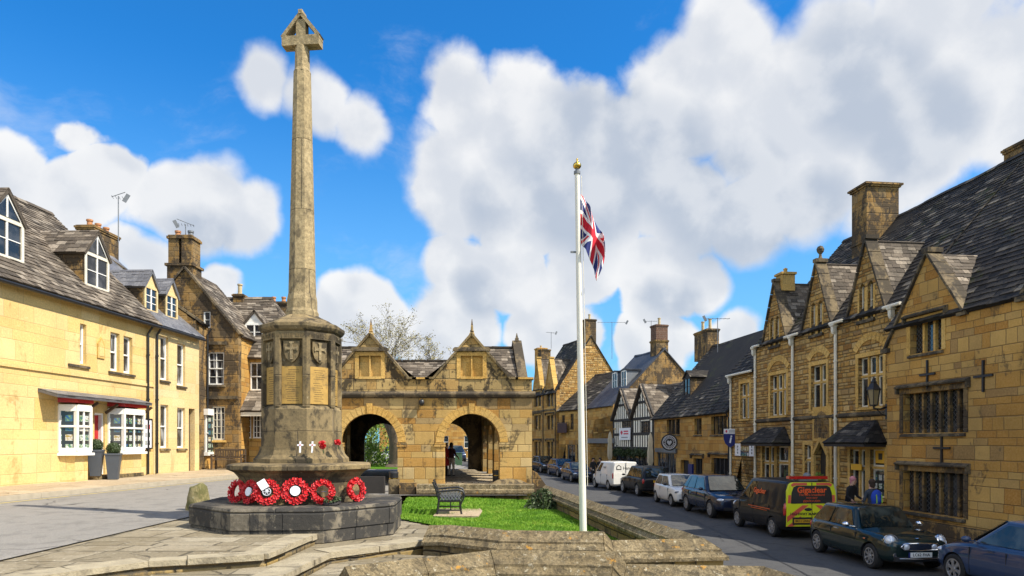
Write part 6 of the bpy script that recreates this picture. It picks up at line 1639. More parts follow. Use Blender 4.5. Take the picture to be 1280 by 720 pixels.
for i in range(9): x = .3+(H.L-.6)*i/8; mb.box(x-.06,x+.06,.16,.249,-.3,JZ-.4)
mb.build('shopfront', M['darkwood'], H.root)
for i in range(4): mb = MB(); x = .5+(H.L-.6)*i/4; mb.box(x,x+1.3,.2,.248,.7,JZ-.5); mb.build('window', M['glass'], H.root)
rd = random.Random(4); mb = MB()
for i in range(2600):
    u_ = rd.uniform(.1,H.L-.1); zz = JZ-.22+rd.gauss(0,.13)-.10*math.sin(u_*3.1); q = Vector((u_, -.12+rd.gauss(0,.1), zz)); n_ = Vector((rd.uniform(-1,1),rd.uniform(-1,.3),rd.uniform(-1,1))).normalized(); e1 = n_.orthogonal().normalized(); e2 = n_.cross(e1); s_ = rd.uniform(.04,.09); mb.face([q-e1*s_,q+e2*s_*.5,q+e1*s_,q-e2*s_*.5])
mb.build('garland', M['leafbush'], H.root, uv=False)
q = H.rect(776.5,535,790,550); root = thing('hanging_sign', 'white board with crimson print hung on the half timbered front', 'sign', (8.0,55.0,.16), math.atan2(H.d.y,H.d.x))
mb = MB(); mb.box(q[0],q[1],-.16,-.11,q[2],q[3]); bd = mb.build('board', M['card'], root)
uc, zc, w_, h_ = (q[0]+q[1])/2, (q[2]+q[3])/2, q[1]-q[0], q[3]-q[2]
mb = MB(); mb.prism([(uc-w_*.32,zc+h_*.28),(uc-w_*.38,zc+h_*.12),(uc-w_*.27,zc-.08),(uc-w_*.16,zc+h_*.12),(uc-w_*.22,zc+h_*.28)], -.165,-.161,'y')
for i,(a,b) in enumerate(((-.08,.34),(-.08,.36))): mb.box(uc+w_*a,uc+w_*b,-.164,-.161,zc+h_*(.22-.2*i)-.05,zc+h_*(.22-.2*i)+.05)
mb.build('crimson_print', M['pink'], bd)
mb = MB(); mb.box(uc-w_*.3,uc+w_*.3,-.164,-.161,zc-h_*.28-.03,zc-h_*.28+.03); mb.build('lettering_line', M['lead'], bd)
def parasol(label, p, h):
    root = thing('folded_parasol', label, 'parasol', p); mb = MB(); mb.tube([(0,0,0),(0,0,h*.35)], .03, 8); mb.lathe([(.3,0),(.3,.05),(.05,.1)], 12); mb.build('pole', M['offwhite'], root)
    mb = MB(); pf = [(.12,.32),(.20,.40),(.19,.60),(.15,.72),(.17,.80),(.11,.93),(.02,1.0)]; mb.lathe([(r_,h*z) for r_, z in pf], 14); mb.v = [(x*(1+.18*math.sin(5*math.atan2(y,x))),y*(1+.18*math.sin(5*math.atan2(y,x))),z) for x,y,z in mb.v]; mb.build('canopy', M['canvas'], root, smooth=60)
parasol('folded beige parasol between timbered house and round sign', (9.15,46.0,.45), 3.2)
parasol('folded beige parasol at the left end of the timbered house', (7.65,54.3,.65), 3.2)
# ---------------------------------------------------------------- right: blue slated house
H = House('blue_slated_house', 'golden house with blue-grey slate roof, white dormers and red brick chimney', (6.55,60.0), (7.98,55.05), 0.25)
for r in ((743,525,747.5,540),(757,521,762,537),(768,519,771,535)): H.win(H.rect(*r), 'sash', 1, 2, 'glass', reveal=.1)
H.win(H.rect(738,556,749,580), 'case', 3, 1, 'glass', frame='lead', sill=False); H.win(H.rect(753,556,766,580), 'case', 2, 1, 'glass', frame='lead', sill=False)
q = H.rect(736,548,769,554); H.box('shop_fascia', q[0],q[1],-.14,-.001,q[2],q[3], M['lead'])
H.wall(H.gable_outline(5.8, []), M['gold']); H.body(9, 5.8, 4.5, 10.3, M['brown'], u1=H.L); H.roof(5.8, 4.5, 10.3, 9, 'slate_blue', over=.2, ex=.3, w=.4, t=.015)
for px, py in ((770,477),(781.5,473)):
    u_ = H.uz(px,py,1.6)[0]; H.dormer(u_, 1.0, 1.5, 7.2, 8.6, 8.7, 1.8, 'slate_blue', cheek='lead', wmat='white', ny=2)
uc = H.uz(824,430,4.5)[0]; H.chimney(uc, 4.5, 1.0, 1.1, 9.3, 11.1, 'brown', ()); H.chimney(uc, 4.5, .95, 1.05, 11.101, 12.35, 'brick', ((0,0),), poth=.6)
# ---------------------------------------------------------------- right: low shop and tall gabled house at the bend
H = House('low_shop', 'low golden shop with dark sign board and grey shop windows at the street bend', (4.33,64.3), (6.53,60.05), 0.42)
for r in ((702,519,706,539),(713,517,717,537),(724,515,728,535)): H.win(H.rect(*r), 'case', 2, 2, 'glass', frame='brown', reveal=.1)
for r in ((698.5,556,707,585),(709,556,719,585),(721,556,731,585)): H.win(H.rect(*r), 'case', 2, 1, 'glass', frame='lead', sill=False)
H.wall(H.gable_outline(5.6, []), M['gold']); H.body(7.5, 5.6, 3.8, 8.9, M['gold']); H.roof(5.6, 3.8, 8.9, 7.5, 'slate_dark', ex=.3, w=.5)
q = H.rect(697,529,708.5,541,-.3); root = thing('sign_board', 'dark maroon projecting sign board on the low shop', 'sign', (4.33,64.3,.42), math.atan2(H.d.y,H.d.x)); mb = MB(); mb.box(q[0],q[1],-.33,-.27,q[2],q[3]); mb.build('board', flat('maroon_board', (.03,.008,.012), .5), root); mb = MB(); mb.tube([(q[0]-.05,-.02,q[3]+.08),(q[0]-.05,-.34,q[3]+.08)],.02,6); mb.tube([(q[1],-.02,q[3]+.08),(q[1],-.34,q[3]+.08)],.02,6); mb.tube([(q[0]-.1,-.30,q[3]+.05),(q[1],-.30,q[3]+.05)],.02,6); mb.build('bracket', M['black'], root)
H = House('tall_gabled_house', 'tall stone house with two steep street gables and bright end gable at the bend', (2.04,71.0), (4.1,64.5), 0.62)
ETL = H.uz(697,487)[1]; gl = []
for px in (671.7,687.7): gl.append((H.uz(px,470)[0], 1.25, H.uz(px,448)[1]))
for px in (672,687.5):
    for y0_, y1_ in ((490,508),(519,537),(552,571)): H.win(H.rect(px-4.2,y0_,px+4.2,y1_), 'mull', 2, 1, 'glass', frame='trim', hood='trimdark', sill=False, reveal=.15)
H.wall(H.gable_outline(ETL, gl), M['gold']); RY, RZ = 3.5, 12.0-.0; H.body(7, ETL, RY, 12.4, M['rubble']); H.roof(ETL, RY, 12.4, 7, 'slate_dark', ex=.3, w=.5)
for a in gl: H.wallgable(a[0], a[1], ETL, a[2], 2.5, 'slate_brown', 'trim', ex=.3)
for px in (679.5,696.5): H.pipe(min(H.L-.1,H.uz(px,520)[0]), 0, ETL)
H.box('string_course', 0,H.L,-.08,-.001,H.uz(680,513)[1]-.08,H.uz(680,513)[1]+.05, M['trimdark'])
H.chimney(H.L-.35, 3.5, .75, 1.05, 11.5, 14.0, 'brown', ((0,0),), poth=.5)
u_ = H.uz(674,434,3)[0]; H.chimney(u_, 3.2, 1.0, 1.1, 8, 12.9, 'gold', ((0,0),), poth=.3); H.chimney(u_+1.15, 3.2, .9, 1.1, 8, 12.6, 'brown', ())
# ---------------------------------------------------------------- far houses closing the street
H = House('far_house', 'golden stone house closing the street, seen through the right arch of the hall', (-16,84.0), (3.0,86.0), 1.3)
for i in range(6):
    for z in (1.0,3.6): H.win((1.2+3.0*i,2.3+3.0*i,z,z+1.5), 'sash', 2, 2, 'glass', reveal=.12)
H.wall(H.gable_outline(5.6, []), M['gold']); H.body(7, 5.6, 3.5, 8.2, M['gold']); H.roof(5.6, 3.5, 8.2, 7, 'slate_brown', ex=.4, w=.6)
H = House('far_cottage', 'golden stone cottage beyond the trees, seen through the left arch of the hall', (-34,80.0), (-18,82.0), 1.3)
for i in range(5):
    for z in (1.0,3.4): H.win((1.2+3.0*i,2.3+3.0*i,z,z+1.4), 'sash', 2, 2, 'glass', reveal=.12)
H.wall(H.gable_outline(5.2, []), M['gold']); H.body(7, 5.2, 3.5, 8.2, M['gold']); H.roof(5.2, 3.5, 8.2, 7, 'slate_brown', ex=.4, w=.6)
# grey slate roof glimpsed over the old shop
H = House('back_house', 'house behind the old shop showing only a pale grey slate roof', (13.4,57.0), (15.2,48.0), 0.4)
H.wall(H.gable_outline(6.6, []), M['gold']); H.body(6, 6.6, 3.0, 8.4, M['gold']); H.roof(6.6, 3.0, 8.4, 6, 'slate_grey', ex=.3, w=.4, t=.012)

# ------------------------------------------------------------------ television aerials
def aerial(label, p, h, boom, ang, n_=6, tip=False):
    root = thing('tv_aerial', label, 'aerial', p, R(ang), 'television aerials on the chimneys'); mb = MB(); mb.tube([(0,0,-.6),(0,0,h)], .022, 6); mb.build('mast', M['lead'], root)
    mb = MB(); mb.tube([(-boom/2,0,h-.05),(boom/2,0,h-.05+(.25 if tip else 0))], .016, 5)
    for i in range(n_): x = -boom/2+boom*(i+.3)/n_; mb.tube([(x,-.2,h-.05),(x,.2,h-.05)], .009, 4)
    mb.bar((boom/2-.05,0,h-.2),(boom/2+.12,0,h+.12),.02,.16); mb.build('array', M['lead'], root)
def at(px, py, D): return P(px, py, D)
aerial('thin aerial on a tall mast beside the three pot chimney of the pale house', at(148,285,28.6), 1.3, .5, 20, 4, True)
aerial('small aerial on the twin flue chimney of the brown gabled house', at(232,300,32.6), .75, .75, 200, 6, True)
aerial('large wide aerial on a tall mast over the blue slated house', at(765,440,60), 2.6, 2.5, 0, 9)
aerial('aerial next to the red brick chimney', at(814,425,57.5), 1.6, 1.0, 180, 5)
aerial('aerial beside the twin pots of the mossy roofed shop', at(897,428,42.5), 1.5, 1.5, 180, 6)
aerial('small aerial on the twin stack of the tall gabled house', at(689,428,68), 1.0, 1.1, 30, 5)
# planters by the shop door
def planter(label, p, rz, h):
    root = thing('planter', label, 'planter', p, rz, 'planters at the red door'); mb = MB()
    mb.lathe([(.20,0),(.30,h-.06),(.325,h-.06),(.325,h),(.28,h),(.27,h-.08),(0.0,h-.08)], 4, rot=R(45)); mb.build('pot', M['planter'], root)
    mb = MB(); rd = random.Random(2)
    for i in range(1500):
        n_ = Vector((rd.gauss(0,1),rd.gauss(0,1),rd.gauss(0,1))).normalized(); q = n_*.22*rd.uniform(.82,1.03)+Vector((0,0,h+.14)); e1 = n_.orthogonal().normalized(); e2 = n_.cross(e1); s_ = rd.uniform(.012,.03); q += e1*rd.uniform(-.02,.02); n2 = (n_+Vector((rd.uniform(-.8,.8),rd.uniform(-.8,.8),rd.uniform(-.8,.8)))).normalized(); e1 = n2.orthogonal().normalized(); e2 = n2.cross(e1); mb.face([q-e1*s_,q+e2*s_*.6,q+e1*s_,q-e2*s_*.6])
    mb.ball((0,0,h+.14),.18,.18,.18,12,8); mb.build('clipped_ball', M['leafbush'], root, uv=False)
q = L1.uz(143,590,-.75); w_ = L1.root.matrix_basis @ Vector((q[0],-.72,-.02)); planter('tapered slate grey planter with clipped green ball right of the red door', w_, R(20), .86)
q = L1.uz(122,590,-.3); w_ = L1.root.matrix_basis @ Vector((q[0]-.12,-.32,.10)); planter('tapered slate grey planter left of the red door, partly behind the bay', w_, R(20), .86)
# ================================================================== vehicles
def lerp(a, b, t): return a+(b-a)*t
def subq(q, s0, s1, v0, v1, st0=None, st1=None):
    """q = bottom0, bottom1, top1, top0; returns the sub-quad between the fractions"""
    b0, b1, t1, t0 = [Vector(p) for p in q]; st0 = s0 if st0 is None else st0; st1 = s1 if st1 is None else st1
    f = lambda s, st, v: b0.lerp(b1, lerp(s, st, v)).lerp(t0.lerp(t1, lerp(s, st, v)), v)
    return [f(s0,st0,v0), f(s1,st1,v0), f(s1,st1,v1), f(s0,st0,v1)]
def panel(mb, q, out, off=.008, th=.012, rc=.0):
    n = (q[1]-q[0]).cross(q[3]-q[0]).normalized()
    if n.dot(Vector(out)) < 0: n = -n; q = [q[0],q[3],q[2],q[1]]
    c = sum(q, Vector())/4; pts = []
    for i in range(4):                            # corners cut round
        p = q[i]; a = q[i-1]; b = q[(i+1)%4]; r = rc
        if r: 
            da = (a-p).normalized()*r; db = (b-p).normalized()*r
            pts += [p+da, p+(da+db)*0.3, p+db]
        else: pts.append(p)
    m = len(pts); F = [p+n*off for p in pts]; B = [p+n*(off-th) for p in pts]
    mb.mesh(F+B, [tuple(range(m)), tuple(range(2*m-1,m-1,-1))]+[(i, m+i, m+(i+1)%m, (i+1)%m) for i in range(m)])

def loft_body(st, crown, wheels, wr, paintm, parent, clad=None):
    rings = []
    for x, zl, zt, w in st:
        h = zt-zl; half = [(0,zl),(w*.82,zl),(w*.965,zl+.07),(w,zl+.30*h),(w,zl+.58*h),(w*.975,zl+.80*h),(w*.93,zt-.015),(w*.80,zt+crown*.35),(w*.42,zt+crown*.85),(0,zt+crown)]
        rings.append([(x,y,z) for y,z in half]+[(x,-y,z) for y,z in half[-2:0:-1]])
    n = len(rings[0]); v = [p for r in rings for p in r]; f = []
    for i in range(len(rings)-1):
        for k in range(n): f.append((i*n+k, (i+1)*n+k, (i+1)*n+(k+1)%n, i*n+(k+1)%n))
    f.append(tuple(range(n))); f.append(tuple((len(rings)-1)*n+k for k in range(n-1,-1,-1)))
    me = bpy.data.meshes.new('body'); me.from_pydata(v, [], f); o = bpy.data.objects.new('body_work', me); COL.objects.link(o)
    bm = bmesh.new(); bm.from_mesh(me); bmesh.ops.recalc_face_normals(bm, faces=bm.faces); bm.to_mesh(me); bm.free()
    o.modifiers.new('s', 'SUBSURF').levels = 2; o.modifiers['s'].render_levels = 2
    cut = []
    for x, W_ in wheels:
        for sg in (-1,1):
            mb = MB(); mb.lathe([(wr+.05,min(sg*(W_-.27),sg*(W_+.2))),(wr+.05,max(sg*(W_-.27),sg*(W_+.2)))], 28, c=(x,0,wr-.01), axis='y'); c = mb.build('cutter', M['plastic'], merge=True, uv=False); cut.append(c)
            b = o.modifiers.new('b', 'BOOLEAN'); b.operation = 'DIFFERENCE'; b.object = c; b.solver = 'EXACT'
    dg = bpy.context.evaluated_depsgraph_get(); me2 = bpy.data.meshes.new_from_object(o.evaluated_get(dg))
    bpy.data.objects.remove(o)
    for c in cut: bpy.data.objects.remove(c)
    me2.materials.clear(); mi = []
    for p in me2.polygons:
        c = p.center; k = 0
        for x, W_ in wheels:
            if abs(c.y) < W_+.05 and math.hypot(c.x-x, c.z-wr+.01) < wr+.055 and abs(c.y) > W_-.30 and abs(p.normal.y) < .75 or (abs(abs(c.y)-(W_-.27)) < .01 and math.hypot(c.x-x, c.z-wr) < wr+.06): k = 1
        if clad and c.z < clad: k = 1
        mi.append(k)
    me2.polygons.foreach_set('material_index', mi); me2.polygons.foreach_set('use_smooth', [True]*len(mi)); me2.set_sharp_from_angle(angle=R(38))
    me2.name = 'body'
    return link('body', me2, [paintm, M['plastic']], parent)

def wheel(parent, x, y, r, w=.2, spokes=5, dark=False, sg=1, hub=False):
    mb = MB(); mb.lathe([(r*.66,-w/2),(r*.90,-w/2),(r*.985,-w*.38),(r,-w*.2),(r,w*.2),(r*.985,w*.38),(r*.90,w/2),(r*.66,w/2),(r*.62,w*.3),(r*.62,-w*.3),(r*.66,-w/2)], 32, axis='y', caps=False)
    t = mb.build('wheel', M['tyre'], parent, smooth=40, loc=(x,y,r))
    mb = MB(); o = sg*w*.36
    a, b = sorted((o-sg*.02, o+sg*.03))
    mb.lathe([(r*.665,a),(r*.68,b),(r*.60,b),(r*.58,a),(r*.665,a)], 32, axis='y', caps=False)
    mb.lathe([(r*.16,min(o-sg*.03,o+sg*.03)),(r*.13,max(o-sg*.03,o+sg*.03))], 16, axis='y')
    for k in range(spokes):
        an = 2*math.pi*k/spokes+.3
        c, s_ = math.cos(an), math.sin(an)
        mb.obox((c*r*.38, o+sg*.008, s_*r*.38), Vector((c,0,s_))*r*.25, (0,.014,0), Vector((-s_,0,c))*r*(.075 if spokes > 6 else .10))
        if spokes <= 6:
            for d_ in (-.22,.22):
                c2, s2 = math.cos(an+d_), math.sin(an+d_); mb.bar((c*r*.28,o+sg*.008,s_*r*.28),(c2*r*.62,o+sg*.008,s2*r*.62),.035,.022,up=(0,1,0))
    rm = mb.build('rim', M['rim'], t, smooth=40)
    mb = MB(); mb.lathe([(r*.63,min(o-sg*.07,o-sg*.06)),(r*.63,max(o-sg*.07,o-sg*.06))], 24, axis='y'); mb.build('brake_disc', M['plastic'], t)

def car(name, label, S, pos, head, group='vehicles parked along the kerb'):
    hd = Vector(head).normalized()
    root = thing(name, label, S.get('cat','car'), pos, math.atan2(hd.y, hd.x), group)
    p = S['paint']; W_ = S['W']; wr = S['wr']; wx = S['wheels']
    loft_body(S['st'], S.get('crown',.03), [(x, W_) for x in wx], wr, p, root, S.get('clad'))
    xA, xB, xC, xD, zb, zr, wb, wt = S['gh']
    mb = MB(); v = []
    cr = .035
    bot = [(xD,-wb),(xA-.06,-wb),(xA,-wb*.55),(xA+.03,0),(xA,wb*.55),(xA-.06,wb),(xD,wb),(xD-.02,0)]
    top = [(xC,-wt),(xB-.05,-wt),(xB,-wt*.55),(xB+.02,0),(xB,wt*.55),(xB-.05,wt),(xC,wt),(xC-.015,0)]
    n = 8; vs = [(x,y,zb-.05) for x,y in bot]+[(x,y,zr-(0 if abs(y) < wt*.9 else .02)) for x,y in top]+[((xB+xC)/2,0,zr+cr)]
    mb.mesh(vs, [(i,(i+1)%n,n+(i+1)%n,n+i) for i in range(n)]+[(n+i,n+(i+1)%n,2*n) for i in range(n)]+[tuple(range(n-1,-1,-1))])
    cb = mb.build('cabin', S.get('roofpaint', p), root, merge=True, uv=False)
    bm = bmesh.new(); bm.from_mesh(cb.data)
    ed = [e for e in bm.edges if (e.verts[0].co.z > zr-.03 or e.verts[1].co.z > zr-.03) and len(e.link_faces) == 2 and e.calc_face_angle() > .3]
    bmesh.ops.bevel(bm, geom=ed, offset=S.get('bev',.06), segments=3, affect='EDGES', profile=.6); bm.to_mesh(cb.data); bm.free()
    cb.data.polygons.foreach_set('use_smooth', [True]*len(cb.data.polygons)); cb.data.set_sharp_from_angle(angle=R(50))
    for sg in (-1,1):
        q = [(xD,sg*wb,zb),(xA-.06,sg*wb,zb),(xB-.05,sg*wt,zr-.02),(xC,sg*wt,zr-.02)]
        for s0, s1, t0, t1 in S['side']:
            mb = MB(); panel(mb, subq(q, s0, s1, S.get('v0',.06), .86, t0, t1), (0,sg,0), .006, .012, .04); mb.build('side_window', M['carglass'], root)
    q = [(xA+.01,-wb*.97,zb),(xA+.01,wb*.97,zb),(xB+.005,wt*.97,zr),(xB+.005,-wt*.97,zr)]
    mb = MB(); panel(mb, subq(q, .05, .95, .05, .93), (1,0,.5), .022, .02, .05); mb.build('windscreen', M['carglass'], root)
    q = [(xD-.02,wb*.97,zb),(xD-.02,-wb*.97,zb),(xC-.015,-wt*.97,zr),(xC-.015,wt*.97,zr)]
    if S.get('rearwin', True):
        mb = MB(); panel(mb, subq(q, .10, .90, .10, .86), (-1,0,.3), .012, .014, .05); mb.build('rear_window', M['carglass'], root)
    for x in wx:
        for sg in (-1,1): wheel(root, x, sg*(W_-.115), wr, .2, S.get('spokes',5), sg=sg)
    L0, L1_ = S['st'][0][0], S['st'][-1][0]
    # mirrors, handles, door gaps
    for sg in (-1,1):
        mb = MB(); mb.ball((xA-.22, sg*(wb+.19), zb+.09), .08,.10,.065, 12, 8); mb.bar((xA-.2,sg*(wb-.02),zb+.04),(xA-.2,sg*(wb+.14),zb+.06),.05,.03); mb.build('mirror', S.get('mirror', p), root, smooth=60)
        for x in S.get('handles', ()):
            mb = MB(); mb.box(x-.09,x+.09,min(sg*(W_*.965),sg*(W_*.99)),max(sg*(W_*.965),sg*(W_*.99)),S['hz']-.015,S['hz']+.015); mb.build('door_handle', S.get('handlemat', M['chrome']), root)
        for x in S.get('gaps', ()):
            mb = MB(); z0, z1 = S.get('gz', (.32,zb-.08)); mb.box(x-.005,x+.005,min(sg*(W_-.03),sg*(W_+.0015)),max(sg*(W_-.03),sg*(W_+.0015)),z0,z1); mb.build('door_gap', M['plastic'], root)
        lx, ly, lz, rx, ry, rz_ = S['head_lamp']
        mb = MB(); mb.ball((lx, sg*ly, lz), rx, ry, rz_, 16, 10); mb.build('headlight', S.get('lampmat', M['lamp']), root, smooth=60)
        lx, ly, lz, rx, ry, rz_ = S['tail_lamp']
        mb = MB(); mb.ball((lx, sg*ly, lz), rx, ry, rz_, 12, 8); mb.build('tail_light', M['tail'], root, smooth=60)
    gx, gw, gz0, gz1 = S['grille']
    mb = MB(); mb.prism([(-gw,gz1),(gw,gz1),(gw*.9,gz0),(-gw*.9,gz0)], gx-.1, gx, 'x'); gr = mb.build('grille', M['plastic'], root)
    mb = MB(); k = S.get('bars',3)
    for i in range(k): z = gz0+(gz1-gz0)*(i+.5)/k; mb.box(gx-.02,gx+.008,-gw*.88,gw*.88,z-.008,z+.008)
    mb.build('grille_bars', M['chrome'], gr)
    mb = MB(); mb.box(L1_-.14,L1_+.005,-W_*.72,W_*.72,S['st'][-1][1]+.0,S['st'][-1][1]+.10); mb.build('bumper_vent', M['plastic'], root)
    def plate(x, z, mat, rot, s):
        mb = MB(); mb.box(x-.006,x+.006,-.26,.26,z-.056,z+.056); pl = mb.build('number_plate', mat, root)
        if s: text('characters', s, .095, M['ink'], pl, (x+(.008 if rot > 0 else -.008),0,z), (R(90),0,R(rot)), .001, bold=.002)
    if S.get('fplate') is not None: plate(S['fpx'], S['fpz'], M['plate_w'], 90, S['fplate'])
    if S.get('rplate') is not None: plate(S['rpx'], S['rpz'], M['plate_y'], -90, S['rplate'])
    return root

DARKGREEN = paint('deep_green_metallic', (0.003,0.013,0.012)); NAVY = paint('navy_metallic', (0.008,0.014,0.035)); BLACKP = paint('black_metallic', (0.010,0.011,0.014)); CHAR = paint('charcoal_metallic', (0.012,0.012,0.013), 0.35)
WHITEP = paint('white_car_paint', (0.74,0.72,0.67)); BLUEP = paint('steel_blue_metallic', (0.025,0.045,0.10)); DKBLUE = paint('dark_blue_metallic', (0.010,0.020,0.055)); SILV = paint('silver_metallic', (0.35,0.36,0.38))
MINI = dict(clad=.26, W=.84, wr=.30, wheels=(1.20,-1.25), paint=DARKGREEN, crown=.03,
    bev=.10, st=[(-1.84,.38,.72,.56),(-1.79,.27,.84,.73),(-1.6,.2,.90,.815),(-1.25,.19,.915,.84),(-.5,.18,.92,.845),(.35,.18,.90,.845),(.75,.18,.885,.845),(1.2,.19,.86,.84),(1.55,.2,.82,.81),(1.76,.22,.75,.73),(1.85,.27,.66,.58)],
    gh=(.66,.24,-1.22,-1.70,.88,1.39,.765,.60), side=((.06,.42,.10,.44),(.45,.93,.46,.92)), handles=(-.28,), hz=.80, gaps=(.62,-.52), mirror=M['chrome'],
    head_lamp=(1.655,.60,.71,.125,.135,.14), tail_lamp=(-1.72,.68,.72,.06,.08,.13), grille=(1.865,.42,.54,.66), bars=4, spokes=8, fplate='LC62 FHA', fpx=1.885, fpz=.42)
SUV = dict(W=.935, wr=.36, wheels=(1.40,-1.41), paint=NAVY,
    st=[(-2.28,.45,.88,.78),(-2.22,.34,1.0,.86),(-1.95,.28,1.06,.915),(-1.4,.27,1.07,.935),(-.5,.26,1.07,.935),(.5,.26,1.05,.935),(.95,.26,1.02,.93),(1.5,.27,.97,.92),(1.95,.29,.91,.89),(2.2,.33,.82,.82),(2.3,.38,.72,.72)],
    gh=(.98,.30,-1.62,-2.12,1.03,1.63,.85,.66), side=((.05,.20,.10,.22),(.22,.52,.24,.54),(.55,.93,.56,.92)), handles=(-.9,.25), hz=.92, gaps=(.88,-.10,-1.05), handlemat=NAVY,
    head_lamp=(2.06,.68,.76,.18,.20,.075), tail_lamp=(-2.16,.74,.92,.08,.12,.09), grille=(2.305,.40,.50,.78), bars=5, spokes=10, fplate='', fpx=2.325, fpz=.52, rplate='', rpx=-2.29, rpz=.85)
OLDSUV = dict(SUV, paint=CHAR, clad=.50, rplate=' ', rpx=-2.30, rpz=.86, head_lamp=(2.1,.66,.78,.14,.18,.09), tail_lamp=(-2.2,.80,.86,.07,.07,.15), spokes=6,
    gh=(.95,.35,-1.85,-2.16,1.03,1.66,.85,.70), lampmat=M['lamp'], handlemat=CHAR)
HATCH = dict(W=.82, wr=.29, wheels=(1.18,-1.24), paint=WHITEP,
    st=[(-1.76,.36,.80,.66),(-1.71,.26,.92,.75),(-1.5,.2,.96,.80),(-1.2,.19,.97,.82),(-.4,.18,.97,.825),(.4,.18,.96,.825),(.85,.18,.93,.82),(1.25,.19,.89,.81),(1.55,.21,.82,.77),(1.72,.24,.72,.69),(1.79,.29,.60,.60)],
    gh=(.98,.28,-1.36,-1.66,.93,1.46,.74,.59), side=((.06,.46,.12,.46),(.50,.92,.50,.90)), handles=(-.2,), hz=.86, gaps=(.78,-.45), mirror=M['plastic'], handlemat=WHITEP,
    head_lamp=(1.58,.58,.68,.14,.16,.085), lampmat=M['lampdark'], tail_lamp=(-1.66,.68,.8,.06,.07,.16), grille=(1.79,.36,.33,.43), bars=2, spokes=6, fplate='', fpx=1.812, fpz=.50)
VAN = dict(cat='van', W=.90, wr=.315, wheels=(1.40,-1.30), paint=CHAR, clad=.36,
    st=[(-2.13,.40,1.06,.80),(-2.10,.30,1.10,.86),(-1.9,.25,1.12,.895),(-1.3,.24,1.12,.90),(-.4,.23,1.12,.90),(.6,.23,1.10,.90),(1.1,.23,1.05,.90),(1.5,.24,.99,.885),(1.85,.26,.90,.84),(2.08,.30,.78,.76),(2.17,.36,.68,.66)],
    gh=(1.42,.55,-2.02,-2.10,1.06,1.80,.865,.74), side=((.70,.93,.72,.88),), v0=.08, rearwin=False, handles=(.22,), hz=.92, gaps=(1.18,.08,-1.1), mirror=M['plastic'], handlemat=M['plastic'], bev=.09,
    head_lamp=(1.93,.64,.78,.17,.16,.12), tail_lamp=(-2.06,.80,.90,.06,.075,.24), grille=(2.17,.42,.40,.56), bars=3, spokes=9)
SALOON = dict(HATCH, W=.88, wr=.315, wheels=(1.32,-1.30), paint=NAVY, handlemat=NAVY, mirror=NAVY, lampmat=M['lamp'],
    st=[(-2.0,.38,.80,.70),(-1.95,.28,.92,.80),(-1.7,.22,.96,.86),(-1.3,.2,.97,.88),(-.4,.19,.97,.885),(.5,.19,.95,.885),(.95,.19,.92,.88),(1.45,.2,.86,.87),(1.8,.23,.78,.82),(2.0,.27,.68,.72),(2.07,.32,.58,.62)],
    gh=(1.02,.22,-1.45,-1.88,.93,1.46,.79,.61), side=((.06,.48,.12,.48),(.51,.92,.51,.90)), head_lamp=(1.84,.64,.66,.16,.17,.07), tail_lamp=(-1.9,.72,.82,.06,.08,.12), grille=(2.075,.40,.36,.48), fpx=2.10, fpz=.46, handles=(-.55,.3), hz=.84, gaps=(.85,-.1,-.95))
E = lambda px, D: ((px-CX)/FP*D, D)
car('small_car', 'dark green rounded hatchback with chrome mirrors and plate LC62 FHA', MINI, (9.22,17.80,0.004), (.075,-1))
mini_root = bpy.data.objects['small_car']
for sg in (-1,1):
    mb = MB(); mb.lathe([(.148,-.02),(.160,0.0),(.150,.02)], 20, c=(0,0,0), axis='x', caps=False); o_ = mb.build('lamp_ring', M['chrome'], mini_root, smooth=50, loc=(1.715,sg*.615,.725), rot=(0,R(-22),R(sg*24)))
    mb = MB(); mb.ball((1.86,sg*.33,.60),.035,.075,.075,14,8); mb.build('spot_lamp', M['lamp'], mini_root, smooth=60)
    mb = MB(); mb.lathe([(.07,-.01),(.06,.02),(.0,.022)],14,c=(1.80,sg*.56,.40),axis='x'); mb.build('fog_lamp', M['lampdark'], mini_root)
    mb = MB(); mb.ball((1.02,sg*.845,.70),.045,.012,.02,8,6); mb.build('side_repeater', M['amber'], mini_root)
mb = MB(); mb.tube([(1.855,-.46,.60),(1.87,-.40,.67),(1.88,0,.685),(1.87,.40,.67),(1.855,.46,.60),(1.87,.40,.535),(1.88,0,.52),(1.87,-.40,.535),(1.855,-.46,.60)], .014, 6, caps=False); mb.tube([(1.86,-.5,.33),(1.88,0,.32),(1.86,.5,.33)], .012, 6); mb.build('grille_trim', M['chrome'], mini_root, smooth=60)
mb = MB(); mb.box(1.877,1.889,-.30,-.262,.364,.476); mb.build('plate_band', M['blue_sign'], mini_root)
mb = MB(); mb.ball((1.76,0,.785),.03,.06,.014,10,6); mb.build('bonnet_badge', M['chrome'], mini_root)
car('estate_car', 'navy four by four with roof rails facing us between white hatchback and dark van', SUV, (8.62,29.05,0.004), (.085,-1))
car('hatchback', 'small white hatchback facing us between two dark four by fours', HATCH, (8.10,33.75,0.004), (.09,-1))
car('off_road_car', 'charcoal off-road car seen from behind with a yellow plate, ahead of the white hatchback', OLDSUV, (7.68,40.3,0.004), (-.13,1))
NIGHT = dict(SALOON, paint=DKBLUE, handlemat=DKBLUE, mirror=DKBLUE)
car('parked_car', 'dark blue hatchback half hidden behind the flagpole, nearest of the far trio', SALOON, (5.0,53.4,0.03), (.18,-1))
car('parked_car', 'middle dark car of the three at the far bend, between its two neighbours', NIGHT, (4.25,58.6,0.18), (.24,-1))
car('parked_car', 'farthest dark car beside the hall corner, its front just clearing the stone', dict(SALOON, paint=BLACKP, handlemat=BLACKP, mirror=BLACKP), (2.95,63.0,0.32), (.30,-1))
